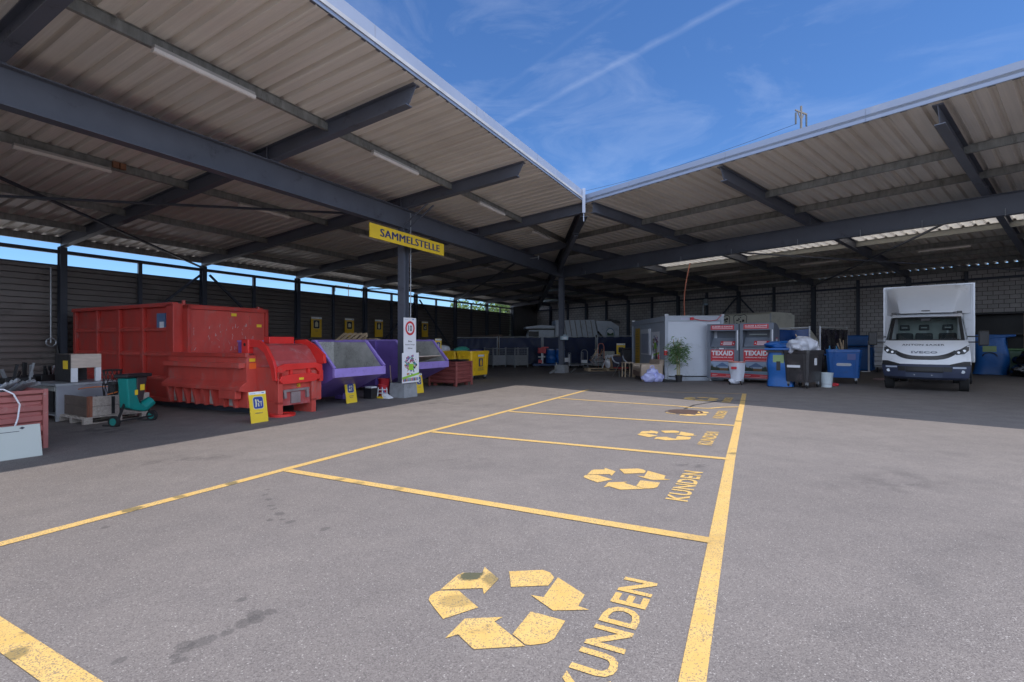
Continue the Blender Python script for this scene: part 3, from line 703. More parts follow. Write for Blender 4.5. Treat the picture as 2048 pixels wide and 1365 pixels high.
mb = MB(); mb.hexa([tuple(PL(x, y, z)) for z in (ZT, ZT + .04) for x, y in ((WB - .12, A0), (WB + .03, A0), (WB + .03, 36.9), (WB - .12, 36.9))]); part('capping', mb, STEELD, WL, world=True)
for a in RA:
    mb = MB(); z1 = zl(WB) - .33; p = PL(WB + .14, a)
    mb.T = Matrix.Translation(Vector((p.x, p.y, 0))) @ ML
    mb.box(-.10, -.085, -.09, .09, -.4, z1); mb.box(.085, .10, -.09, .09, -.4, z1); mb.box(-.085, .085, -.006, .006, -.4, z1)
    part('post', mb, STEELD, WL, world=True)
    if a < 36:
        p = PL(WB + .10, a + 2.14); mb = MB(Matrix.Translation(Vector((p.x, p.y, 0))) @ ML); mb.box(-.05, .05, -.055, .055, -.4, 4.24); part('mid_post', mb, STEELD, WL, world=True)
mb = MB(); mb.hexa([tuple(PL(x, y, z)) for z in (4.24, 4.35) for x, y in ((WB + .04, A0), (WB + .15, A0), (WB + .15, 36.9), (WB + .04, 36.9))]); part('rail', mb, STEELD, WL, world=True)
for a, sg in ((11.22, -1), (11.22, 1), (24.1, 1), (24.1, -1)):
    mb = MB(); mb.bar(PL(WB + .3, a + sg*.15, 4.1), PL(WB + .3, a + sg*3.4, 1.2), .07, .07); part('wall_brace', mb, STEELD, WL, world=True)
# solid end piece
WC = thing('concrete_wall', 'dark solid concrete wall in the far corner where the two canopies meet', 'wall', onground(PL(WB, 39.4)), RL)
mb = MB(); mb.hexa([tuple(PL(x, y, z)) for z in (-.5, zl(WB) - .02) for x, y in ((WB - .15, 36.95), (WB + .05, 36.95), (WB + .05, 42.0), (WB - .15, 42.0))]); part('wall_panel', mb, M('dark_concrete', (.16, .155, .15), .9, 0, .2, 2, dirt=((.07, .065, .06), .4, 2)), WC, world=True)
# ================================================================== right block wall
WR = thing('block_wall', 'grey block masonry wall with black steel posts behind the truck and containers', 'wall', onground(PR(-10, WM)), RR)
mb = MB(Matrix.Identity(4)); 
inv = Matrix.Translation(PR(-10, WM, 0)) @ MR
mb.T = inv; mb.box(-24.4, 23.5, .12, .32, -.6, zr(WM) - .07); part('masonry', mb, BLOCK, WR, world=True)
Z1 = zr(WM) - .33
for k, s in enumerate([x/2 for x in range(0, 0)] or RS):
    if s < -33 or s > S1: continue
    for ds, w in ((0, .2), (-2.16, .12)):
        mb = MB(Matrix.Translation(PR(s + ds, WM, 0)) @ MR)
        zt = Z1 if ds == 0 else zr(WM) - .24
        mb.box(-w/2, w/2, -.09, -.07, -.3, zt); mb.box(-w/2, w/2, .07, .09, -.3, zt); mb.box(-.01, .01, -.07, .07, -.3, zt)
        part('post', mb, STEELD, WR, world=True)
mb = MB(inv); mb.box(-24, 23.5, -.02, .10, 4.36, 4.47); part('rail', mb, STEELD, WR, world=True)
for sg in (-1, 1):
    mb = MB(); mb.bar(PR(-15.03 + sg*.12, WM - .1, 4.3), PR(-15.03 + sg*2.5, WM - .1, 1.6), .08); part('wall_brace', mb, STEELD, WR, world=True)

part('wall_pipe', MB().bar(PR(-17.4, WM - .12, 1.0), PR(-17.4, WM - .12, 4.3), .06), GALVL, WR, world=True)
t = thing('wall_lamp', 'small pale lamp high on the block wall above the office container', 'lamp', PR(-17.1, WM - .25, 3.95), RR); part('housing', MB().box(-.12, .12, -.12, .1, .12, .42), GALVL, t, bevel=.02); part('lens', MB().box(-.10, .10, -.13, .08, 0, .12), M('lamp_lens_blue', (.45, .62, .75), .3), t)
# ================================================================== outside: trees, pylons, wires
def tree(name, label, x, y, h, r, seed, n=1500, grp=None):
    rnd = random.Random(seed)
    t = thing(name, label, 'tree', (x, y, gz(x, y)), 0, grp)
    mb = MB(); mb.cyl((0, 0, -.2), (.1, 0, h*.5), .22, .12, 9)
    tips = []
    for i in range(9):
        a = rnd.uniform(0, 2*pi); z0 = h*rnd.uniform(.25, .5); e = (cos(a)*r*rnd.uniform(.4, .75), sin(a)*r*rnd.uniform(.4, .75), h*rnd.uniform(.55, .95)); mb.cyl((.05, 0, z0), e, .07, .02, 6); tips.append(e)
    part('trunk', mb, BARK, t)
    mb = MB(); cl = [(Vector(e), r*rnd.uniform(.28, .5)) for e in tips] + [(Vector((rnd.uniform(-.5, .5)*r, rnd.uniform(-.5, .5)*r, h*rnd.uniform(.5, .95))), r*rnd.uniform(.25, .45)) for _ in range(9)]
    for i in range(n):
        c, cr = rnd.choice(cl); d = Vector((rnd.gauss(0, 1), rnd.gauss(0, 1), rnd.gauss(0, .8))).normalized()*cr*rnd.uniform(.55, 1.08)
        p = c + d; s = rnd.uniform(.10, .22); u = Vector((rnd.gauss(0, 1), rnd.gauss(0, 1), rnd.gauss(0, .6))).normalized(); w = u.cross(Vector((rnd.gauss(0, 1), rnd.gauss(0, 1), rnd.gauss(0, 1)))).normalized()
        mb.add([tuple(p - u*s), tuple(p + w*s*.5), tuple(p + u*s), tuple(p - w*s*.5)], [(0, 1, 2, 3)])
    part('crown', mb, LEAF, t); return t
tree('broadleaf_tree', 'bright green bushy tree seen above the far end of the dark cladding wall', -2.0, 54, 7.7, 3.4, 3, 2600)
tree('broadleaf_tree', 'lower green tree just left of the bushy one, seen over the dark wall', -5.3, 58, 6.6, 2.6, 5, 1700)
tree('shrub_tree', 'low pale green treetop right of the bushy tree, by the concrete wall', .6, 60, 7.2, 3.0, 8, 1700)
def pylon(name, label, x, y, h, arms, lean=0):
    t = thing(name, label, 'power pylon', (x, y, gz(x, y)), math.atan2(-x, y)*0 + .35)
    mb = MB(); mb.cyl((0, 0, 0), (0, 0, h), .30, .15, 10); part('mast', mb, M('pylon_concrete', (.17, .155, .14), .8), t)
    for z, w in arms:
        mb = MB(); mb.bar((-w, 0, z + .12*w), (w, 0, z - .12*w), .16, .2); mb.bar((0, 0, z - 1.2), (-w*.6, 0, z), .1); mb.bar((0, 0, z - 1.2), (w*.6, 0, z), .1)
        c = part('crossarm', mb, MC['pylon_concrete'], t)
        for sx in (-w + .1, w - .1):
            mi = MB(); mi.lathe([(.03, 0), (.13, -.1), (.13, -.5), (.13, -1.2), (.13, -1.7), (.03, -1.8)], 8, (sx, 0, z - .15)); part('insulator', mi, M('insulator_glass', (.08, .09, .10), .3), c)
    return t
PYA = pylon('power_pylon', 'tall concrete power pylon rising beyond the right canopy roof', 42.4, 72, 36.0, [(35.1, 1.15), (31.4, 1.5)])
PYB = pylon('power_pylon', 'distant power pylon seen through the sky gap left of the signposted column', -66.6, 200, 26.5, [(25.6, 5.2), (20.0, 5.8)])
def wire(p, q, sag, r, nm='power_line', lab=''):
    pts = []
    for i in range(17):
        t = i/16; v = Vector(p).lerp(Vector(q), t); v.z -= sag*4*t*(1 - t); pts.append(tuple(v))
    return solo(nm, MB().tube(pts, r, 4), BLK, lab, 'power line')
wire((41.5, 71.6, 33.3), (-30, 130, 38), 5, .026, lab='power line running left from the tall pylon down behind the right roof')
wire((43.4, 72.4, 33.3), (150, 110, 52), 4, .026, lab='power line running right from the tall pylon past the roof edge')
wire((-61, 200, 24), (20, 230, 26), 4, .05, lab='thin power line crossing the sky gap right of the distant pylon')
wire((-61, 200, 18), (20, 230, 20), 4, .05, lab='lower thin power line crossing the sky gap right of the distant pylon')
# ================================================================== OBJECT HELPERS
def TL(name, label, cat, b, a, group=None, rz=0, dz=0, tilt=None): return thing(name, label, cat, onground(PL(b, a)) + Vector((0, 0, dz)), RL + rz, group, tilt=tilt)
def TR(name, label, cat, s, m, group=None, rz=0, dz=0, tilt=None): return thing(name, label, cat, onground(PR(s, m)) + Vector((0, 0, dz)), RR + rz, group, tilt=tilt)
def TW(name, label, cat, x, y, group=None, rz=0, dz=0, tilt=None): return thing(name, label, cat, onground(Vector((x, y, 0))) + Vector((0, 0, dz)), rz, group, tilt=tilt)
HALF = pi/2
def front(y=-.003): return lambda x, z: (x, y, z)
def rrect(x0, x1, z0, z1, r, n=4):
    out = []
    for cx, cz, a0 in ((x1 - r, z1 - r, 0), (x0 + r, z1 - r, 90), (x0 + r, z0 + r, 180), (x1 - r, z0 + r, 270)):
        for i in range(n + 1): a = rad(a0 + 90*i/n); out.append((cx + r*cos(a), cz + r*sin(a)))
    return out
def decal(mb, poly, y=-.003, fn=None):
    fn = fn or (lambda x, z: (x, y, z)); mb.add([fn(x, z) for x, z in poly], [tuple(range(len(poly)))])
def blob(mb, c, sx, sy, sz, seed, nu=30, nv=20, amp=.16, flat=0):
    rnd = random.Random(seed); ph = [(rnd.uniform(0, 6), rnd.uniform(1.5, 4.5), rnd.uniform(0, 6), rnd.uniform(1.5, 4)) for _ in range(4)] + [(rnd.uniform(0, 6), rnd.uniform(6, 11), rnd.uniform(0, 6), rnd.uniform(6, 12)) for _ in range(3)]
    def fn(u, v):
        a = 2*pi*u; t = pi*v; k = 1 - .2*amp*sin(t) + (sum(sin(p[0] + round(p[1])*a)*sin(p[2] + p[3]*t) for p in ph[:4]) + .35*sum(abs(sin(p[0] + round(p[1])*a + 2*sin(p[3]*t + p[2]))) for p in ph[4:]))*amp*.5*sin(t)
        z = cos(t)*sz*k
        if flat: z = max(z, -sz*flat)
        return (c[0] + sx*k*sin(t)*cos(a), c[1] + sy*k*sin(t)*sin(a), c[2] + z)
    return mb.grid(nu, nv, fn)

# ------------------------------------------------------------------ yellow notice boards
def picto(mb, kind, cx, cz, s, y):
    """mb.m = 0 pale strokes; polygons sized by s around cx, cz"""
    def P(pts): decal(mb, [(cx + px*s, cz + pz*s) for px, pz in pts], y)
    if kind == 'bottle': P([(-.2, -.4), (.2, -.4), (.22, .1), (.1, .25), (.08, .42), (-.08, .42), (-.1, .25), (-.22, .1)])
    elif kind == 'can': P([(-.22, -.35), (.22, -.35), (.26, -.28), (.26, .18), (.18, .3), (-.18, .3), (-.26, .18), (-.26, -.28)]); P([(-.14, .33), (.14, .33), (.12, .4), (-.12, .4)])
    elif kind == 'people':
        P([(-.34, .3), (-.26, .38), (-.16, .3), (-.14, -.05), (-.22, -.4), (-.34, -.38), (-.3, -.05)]); P([(-.1, .3), (.0, .32), (.14, .05), (.1, -.02), (-.02, .1)])
        P([(-.06, -.05), (.06, -.02), (.08, -.36), (-.04, -.38)]); P([(.14, .12), (.4, .12), (.4, .06), (.14, .04)]); P([(.24, .05), (.32, .05), (.3, -.36), (.24, -.36)])
    elif kind == 'mixed':
        P([(-.3, .1), (-.1, .36), (.05, .2), (-.1, .02)]); P([(.1, .35), (.3, .3), (.34, .05), (.14, .1)]); P([(-.32, -.36), (-.02, -.36), (-.05, -.05), (-.3, -.08)]); P([(.1, -.36), (.2, -.36), (.2, -.04), (.34, 0), (.1, .02)])
    elif kind == 'swirl': P([(-.3, -.1), (0, .15), (.32, .3), (.3, .1), (.05, -.05), (-.2, -.3)]); P([(-.2, -.36), (.1, -.2), (.34, 0), (.34, -.2), (.1, -.38)])
    else: P([(-.25, -.3), (.25, -.3), (.3, .1), (.05, .32), (-.25, .2)])
def board(t, w, h, kind, lines, col=YEL, panel=BLUE, thick=.012):
    part('panel', MB().box(-w/2, w/2, 0, thick, 0, h), col, t)
    mb = MB(); mb.box(-w/2 + .004, w/2 - .004, -.002, -.0005, h*.905, h - .004); part('header_strip', mb, WHTB, t)
    mb = MB(); text(mb, 'sammel', -w*.44, -w*.12, h*.93, h*.955, front(-.004)); decal(mb, [(w*.26, h*.94), (w*.4, h*.935), (w*.38, h*.965), (w*.24, h*.965)], -.004); mb.m = 0
    part('header_mark', mb, M('teal_ink', (.05, .25, .5), .5), t)
    ic = MB(); s = w*.56; cz = h*.635
    ic.m = 1; decal(ic, rrect(-s/2 - .012, s/2 + .012, cz - s*.56 - .012, cz + s*.56 + .012, .05), -.003)
    ic.m = 0; decal(ic, rrect(-s/2, s/2, cz - s*.56, cz + s*.56, .045), -.005); ic.m = 1
    picto(ic, kind, 0, cz, s, -.007); part('pictogram', ic, [panel, M('pale_stroke', (.62, .60, .42), .5)], t)
    if lines:
        mb = MB(); n = len(lines); hh = h*.035
        for i, l in enumerate(lines):
            ww = min(w*.8, len(l)*hh*.95); z = h*.285 - i*hh*1.9; text(mb, l, -ww/2, ww/2, z, z + hh, front(-.004), .02)
        part('lettering', mb, NAVY, t)
    return t
LEAN = Matrix.Rotation(rad(-9), 4, 'X')
board(TL('notice_board', 'yellow SPERRGUT board with two figures, leaning against the red compactor', 'sign', -9.05, 6.30, 'yellow notice boards', HALF, tilt=LEAN), .37, .62, 'people', ['SPERRGUT'])
board(TL('notice_board', 'yellow board with four small symbols, leaning against the nearest purple skip', 'sign', -9.85, 9.5, 'yellow notice boards', HALF, tilt=LEAN), .37, .62, 'mixed', ['ALTEISEN', 'METALL'])
board(TL('notice_board', 'yellow board with a blue swirl symbol, standing just right of the signposted column', 'sign', -9.85, 12.35, 'yellow notice boards', HALF, tilt=LEAN), .37, .62, 'swirl', ['KABEL'])
board(TL('notice_board', 'yellow board with white header, standing up behind the second purple skip', 'sign', -12.0, 16.2, 'yellow notice boards', HALF, dz=1.02), .42, .75, 'can', [])
DK = M('dark_ink', (.02, .02, .04), .5)
for i, (px, lab, k) in enumerate(((633, 'amber board with a pale can symbol, leftmost on the dark cladding wall', 'can'), (699, 'amber board with a dark square symbol, second from the left on the cladding wall', 'box'), (758, 'amber board with a dark symbol, just left of the signposted column on the far wall', 'bottle'), (850, 'small amber board on the dark wall, just right of the signposted column', 'swirl'))):
    u = (px - 1024)/982; Y = -19.55/(u*.8829 - .4695); a = Y*(u*.4695 + .8829)
    t = thing('notice_board', lab, 'sign', PL(-19.55, a, [1.72, 1.74, 1.76, 1.80][i]), RL + HALF, 'amber boards on the cladding wall')
    board(t, .62, .98, k, [['DOSEN'], [], [], []][i], YELD, DK, .02)
# big hanging sign
t = thing('hanging_sign', 'long yellow SAMMELSTELLE sign fixed high on the steel column under the main beam', 'sign', PL(-9.12, 11.12, 4.19), RL + HALF)
part('panel', MB().box(-1.72, 1.48, 0, .03, 0, .37), YEL, t)
mb = MB()
for dx, yy in ((-.013, -.004), (0, -.0048), (.013, -.0056)): text(mb, 'SAMMELSTELLE', -1.34 + dx, 1.24 + dx, .085, .29, front(yy), 0)
part('lettering', mb, NAVY, t)
part('clamp', MB().box(-.12, .12, .03, .22, .05, .09), STEEL, t)
# speed limit sign
t = thing('speed_limit_sign', 'white board with a red ring and 10, on the steel column above the poster', 'sign', PL(-9.26, 11.14, 1.17), RL + HALF)
part('panel', MB().box(-.27, .27, 0, .015, 0, 1.02), WHTB, t)
mb = MB(); cz = .72; r1, r2 = .205, .145
ring = [(r*cos(2*pi*i/40), -.004, cz + r*sin(2*pi*i/40)) for r in (r1, r2) for i in range(40)]; mb.add(ring, [(i, (i+1) % 40, 40 + (i+1) % 40, 40 + i) for i in range(40)]); part('red_ring', mb, REDI, t)
mb = MB(); text(mb, '10', -.085, .085, cz - .085, cz + .085, front(-.005), .02); part('numerals', mb, M('black_ink', (.015, .015, .02), .5), t)
for i, l in enumerate(('Bitte', 'Schritt-Tempo', 'fahren')): mb = MB(); text(mb, l, -.016*len(l), .016*len(l), .32 - i*.10, .37 - i*.10, front(-.004), .01); part('lettering', mb, MC['black_ink'], t)
mb = MB(); text(mb, 'sammel', -.24, -.08, .965, .985, front(-.004)); decal(mb, [(.1, .96), (.19, .96), (.18, .985), (.09, .985)], -.004); part('header_mark', mb, MC['teal_ink'], t)
def poster(t, w, h, seed):
    rnd = random.Random(seed)
    part('panel', MB().box(-w/2, w/2, 0, .01, 0, h), WHTB, t)
    cols = [(.45, .08, .08), (.06, .12, .4), (.03, .03, .04), (.5, .25, .08), (.25, .1, .4), (.08, .3, .35), (.1, .35, .05), (.5, .15, .3)]
    mats = [M('poster_ink_%s' % q, c, .5) for q, c in zip(('crimson', 'blue', 'black', 'amber', 'violet', 'cyan', 'leaf', 'pink'), cols)]
    mb = MB()
    for i in range(95):
        k = rnd.random(); a = rnd.uniform(0, 2*pi); rr = rnd.uniform(.16, .37) if k < .8 else rnd.uniform(0, .2)
        x = cos(a)*rr*w; z = h*.58 + sin(a)*rr*h*.9
        if z > h*.93 or z < h*.1: continue
        s = rnd.uniform(.012, .035)*w/.6; th = rnd.uniform(0, pi); n = rnd.choice([3, 4, 5, 6]); mb.m = rnd.randrange(8)
        decal(mb, [(x + s*rnd.uniform(.6, 1.4)*cos(th + 2*pi*j/n), z + s*rnd.uniform(.6, 1.5)*sin(th + 2*pi*j/n)) for j in range(n)], -.002 - .0002*(i % 9))
    for i in range(14):
        x = (i/13 - .5)*w*.86; mb.m = i % 8; s = w*.03; decal(mb, [(x - s, h*.05), (x + s, h*.06), (x + s*.6, h*.17), (x - s*.8, h*.16)], -.0025)
    part('collage_print', mb, mats, t)
    for P in ([(-w*.13, h*.42), (w*.15, h*.42), (w*.15, h*.63), (-w*.13, h*.63)], [(-w*.5, h*.13), (w*.5, h*.255), (w*.5, h*.325), (-w*.5, h*.20)]):
        mb = MB(); decal(mb, P, -.006); part('green_print', mb, GREEN, t)
    return t
poster(thing('poster', 'colourful collage poster with a green band, fixed to the signposted column below the speed sign', 'poster', PL(-9.25, 11.16, .32), RL + HALF), .74, .86, 4)

# ------------------------------------------------------------------ RED COMPACTOR
RC = TL('waste_compactor', 'big red steel compactor container with a bin lifter at its near end', 'compactor', -13.3, 8.0)
mb = MB(); mb.box(-5.45, -.05, -1.0, 1.3, .14, 2.56); part('container_body', mb, RED, RC, bevel=.01)
for x in (-5.40, -4.05, -2.8, -1.55):
    mb = MB(); mb.box(x - .07, x + .07, -1.09, -1.0, .14, 2.6); part('rib', mb, RED, RC, bevel=.01)
mb = MB(); mb.box(-.30, .02, -1.12, 1.34, .16, 2.63); part('corner_frame', mb, RED, RC, bevel=.012)
for z in (2.0, 1.35, .73):
    mb = MB()
    mb.prism([(-1.0, z - .05), (-1.0, z + .06), (-1.07, z + .01), (-1.07, z - .05)], -5.4, -.3, 'x'); part('side_ledge', mb, REDP, RC)
mb = MB(); mb.box(-5.5, -.02, -1.12, -.98, 2.56, 2.66); mb.box(-5.5, -.02, 1.22, 1.36, 2.56, 2.66); part('top_rail', mb, RED, RC, bevel=.008)
mb = MB(); mb.box(-5.5, 0, -1.1, -.98, .14, .23); part('bottom_rail', mb, REDP, RC)
mb = MB(); mb.box(-.9, -.5, -1.04, -1.005, 1.95, 2.4); part('info_plate', mb, M('blue_plate', (.10, .17, .32), .4), RC)
mb = MB(); mb.box(-.74, -.56, -1.055, -1.042, 1.95, 2.18); part('paper_label', mb, WHTB, RC)
# upper end panel
mb = MB(); mb.box(.02, .2, -.85, 1.3, 1.3, 2.52); part('end_panel', mb, REDP, RC)
mb = MB()
for y0, y1, z0, z1 in ((-.9, -.82, 1.28, 2.6), (1.25, 1.34, 1.28, 2.6), (-.9, 1.34, 2.5, 2.6)): mb.box(.02, .26, y0, y1, z0, z1)
part('end_frame', mb, RED, RC, bevel=.006)
mb = MB(); mb.box(.2, .215, .78, 1.2, 1.86, 2.4); part('hatch', mb, REDP, RC, bevel=.004)
for i, (y0, z0) in enumerate(((.25, 2.36), (1.0, 2.08))): mb = MB(); mb.box(.216, .222, y0, y0 + .15, z0, z0 + .08); part('yellow_sticker', mb, YEL, RC)
mb = MB(); rnd = random.Random(3)
for i in range(46):
    y = rnd.uniform(-.75, .9); z = rnd.uniform(1.4, 2.1)**1; l = rnd.uniform(.02, .12); w = rnd.uniform(.003, .009); a = rnd.gauss(pi/2, .35); dy, dz = cos(a)*l, sin(a)*l
    mb.add([(.2035, y - w, z), (.2035, y + w, z), (.2035, y + w*.5 + dy, z + dz), (.2035, y - w*.5 + dy, z + dz)], [(0, 1, 2, 3)])
part('paint_scratches', mb, M('scratched_primer', (.50, .42, .42), .6), RC)
mb = MB(); mb.cyl((.0, -.86, 2.6), (.0, -.86, 2.72), .04); part('lifting_eye', mb, RED, RC)
mb = MB(); mb.cyl((.0, 1.2, 2.6), (.0, 1.2, 2.68), .04); part('lifting_eye', mb, RED, RC)
# press chamber
PY0, PY1, PX = -1.22, .45, 3.1
mb = MB(); mb.prism([(PY0, 1.36), (PY0, .78), (PY0 - .16, .66), (PY0 - .16, .58), (PY0 + .02, .55), (PY0 + .02, .2), (PY1, .2), (PY1, 1.36)], 0.0, PX, 'x'); part('press_chamber', mb, REDP, RC, bevel=.006)
mb = MB(); mb.box(.02, PX - .06, PY0 - .14, PY0 + .01, 1.08, 1.19); part('side_rail', mb, REDP, RC, bevel=.005)
mb = MB(); mb.box(.0, PX + .02, PY0 - .05, PY0 + .05, 1.32, 1.41); part('top_lip', mb, RED, RC, bevel=.005)
for i in range(8):
    x = .12 + i*.37; mb = MB(); mb.hexa([(x, PY0 - .13, .58), (x + .09, PY0 - .13, .58), (x + .09, PY0 + .03, .58), (x, PY0 + .03, .58), (x, PY0 - .05, .19), (x + .06, PY0 - .05, .19), (x + .06, PY0 + .03, .19), (x, PY0 + .03, .19)]); part('lower_rib', mb, REDP, RC)
mb = MB()
for i in (0, 1, 2, 4, 6): x = .24 + i*.37; part('bare_patch', MB().box(x, x + .22, PY0 + .008, PY0 + .014, .22, .54), SKIPIN, RC)
mb = MB(); mb.box(2.35, 2.95, PY0 - .17, PY0 - .02, .40, .58); part('step_box', mb, REDP, RC, bevel=.01)
mb = MB(); mb.box(-5.2, PX, PY0 + .3, PY0 + .45, .0, .14); part('skid', mb, STEELD, RC)
mb = MB(); mb.box(PX + .001, PX + .005, PY0 + .06, PY0 + .2, 1.22, 1.29); part('yellow_sticker', mb, YEL, RC)
mb = MB(); mb.box(PX + .001, PX + .005, PY0 + .06, PY0 + .24, 1.06, 1.19); part('orange_sticker', mb, M('orange_ink', (.9, .16, .03), .4), RC)
# bin lifter
LY0, LY1 = -1.0, -.08; LX = 3.95
mb = MB(); mb.box(PX - .02, LX - .12, LY0, LY1 + .25, .3, 1.1); part('lifter_box', mb, REDP, RC, bevel=.01)
for y in (LY0 - .05, LY1 - .10):
    mb = MB(); mb.box(PX + .2, LX - .03, y, y + .12, .0, .36); mb.box(LX - .16, LX - .03, y, y + .12, .3, 1.0); part('foot', mb, REDP, RC, bevel=.008)
mb = MB(); mb.box(LX - .14, LX - .10, LY0 + .07, LY1 - .1, .26, .62); part('scuffed_plate', mb, REDG, RC)
mb = MB(); mb.box(LX - .10, LX - .06, LY0 + .3, LY1 - .38, .30, .55); mb.bar((LX - .08, LY0 + .1, .58), (LX - .08, LY1 - .15, .60), .05); mb.bar((LX - .08, LY0 + .14, .58), (LX - .06, LY0 + .14, .42), .06); mb.bar((LX - .08, LY1 - .2, .62), (LX - .06, LY1 - .2, .40), .06); part('latch_frame', mb, M('scuffed_grey_steel', (.30, .24, .24), .5, .3, .2, 6), RC)
# curved hopper cover
arc = [(PX - .1, 1.60), (PX + .10, 1.62), (PX + .28, 1.58), (PX + .42, 1.46), (PX + .60, 1.24), (PX + .64, 1.12)]
mb = MB()
for p, q in zip(arc[:-1], arc[1:]): mb.add([(p[0], LY0, p[1]), (q[0], LY0, q[1]), (q[0], LY1 + .2, q[1]), (p[0], LY1 + .2, p[1])], [(0, 1, 2, 3)])
mb.add([(p[0], LY1 + .2, p[1]) for p in arc] + [(PX - .1, LY1 + .2, 1.1)], [tuple(range(7))]); mb.add([(p[0], LY0, p[1]) for p in arc] + [(PX - .1, LY0, 1.1)], [tuple(range(7))])
part('hopper_cover', mb, REDG, RC, smooth=True)
for y in (LY0 - .09, LY1 + .2):
    o = [(PX - .15, 1.70), (PX + .22, 1.70), (PX + .46, 1.56), (PX + .70, 1.24), (PX + .76, 1.10), (PX + .80, .82), (PX + .68, .82), (PX + .60, 1.10), (PX + .40, 1.42), (PX + .18, 1.54), (PX - .15, 1.54)] if y < 0 else [(PX - .15, 1.70), (PX + .22, 1.72), (PX + .50, 1.60), (PX + .86, 1.36), (PX + .88, 1.16), (PX + .66, 1.12), (PX + .40, 1.40), (PX + .18, 1.54), (PX - .15, 1.54)]
    mb = MB(); mb.prism(o, y, y + .07, 'y'); part('lift_arm', mb, REDB, RC, bevel=.006)
mb = MB(); mb.box(PX - .35, PX - .1, LY0 - .12, LY0 + .05, 1.4, 1.72); part('hinge_block', mb, REDB, RC, bevel=.02)
mb = MB(); mb.cyl((PX - .22, LY0 - .13, 1.6), (PX - .22, LY0 - .10, 1.6), .035); part('hinge_pin', mb, BLK, RC)
mb = MB(); yy0, yy1 = LY0 - .04, LY1 + .22; x0 = LX - .1
mb.prism([(yy0, .92), (yy0, 1.12), (yy0 + .18, 1.18), (yy1 - .18, 1.18), (yy1, 1.12), (yy1, .92), (yy1 - .05, .92), (yy1 - .2, 1.06), (yy0 + .2, 1.04), (yy0 + .05, .92)], x0 - .02, x0 + .05, 'x'); part('comb_bar', mb, REDB, RC, bevel=.005)
mb = MB(); mb.prism([(yy0, .82), (yy0 + .08, .92), (yy0 + .4, .95), (yy1 - .3, .95), (yy1, .86), (yy1 - .25, .76), (yy0 + .4, .74), (yy0 + .1, .74)], x0 + .02, x0 + .09, 'x'); part('lower_bar', mb, REDB, RC, bevel=.005)
for y in (yy0 + .32, yy1 - .4): mb = MB(); mb.box(x0 - .03, x0 + .03, y, y + .07, .92, 1.08); part('comb_tooth', mb, REDB, RC)
for y in (yy0 - .01, yy1 - .1):
    mb = MB(); mb.box(x0 - .02, x0 + .07, y, y + .11, .74, 1.0); part('clamp_block', mb, REDB, RC, bevel=.01)
mb = MB(); mb.box(x0 + .092, x0 + .096, yy0 + .5, yy0 + .62, .81, .86); mb.box(x0 - .03, x0 - .02, yy0 + .52, yy0 + .62, .64, .72); part('yellow_sticker', mb, YEL, RC)
mb = MB(); mb.box(PX - .3, PX - .1, LY0 + .4, LY1 + .15, 1.55, 1.78); part('back_plate', mb, REDB, RC, bevel=.01)
mb = MB(); mb.bar((PX - .35, LY1 + .3, 1.72), (PX + .2, LY1 + .36, 1.70), .1, .08); part('hose_bundle', mb, BLK, RC)
mb = MB(); mb.lathe([(.20, 0), (.27, .0), (.27, .055), (.20, .055), (.19, .03)], 26); t = TL('round_lid', 'round red lid lying on the asphalt under the bin lifter', 'lid', -9.45, 7.1); part('disc', mb, REDB, t)
mb = MB(); mb.lathe([(.04, .0), (.19, .01), (.19, .03), (.04, .035)], 26); part('web', mb, RED, t)

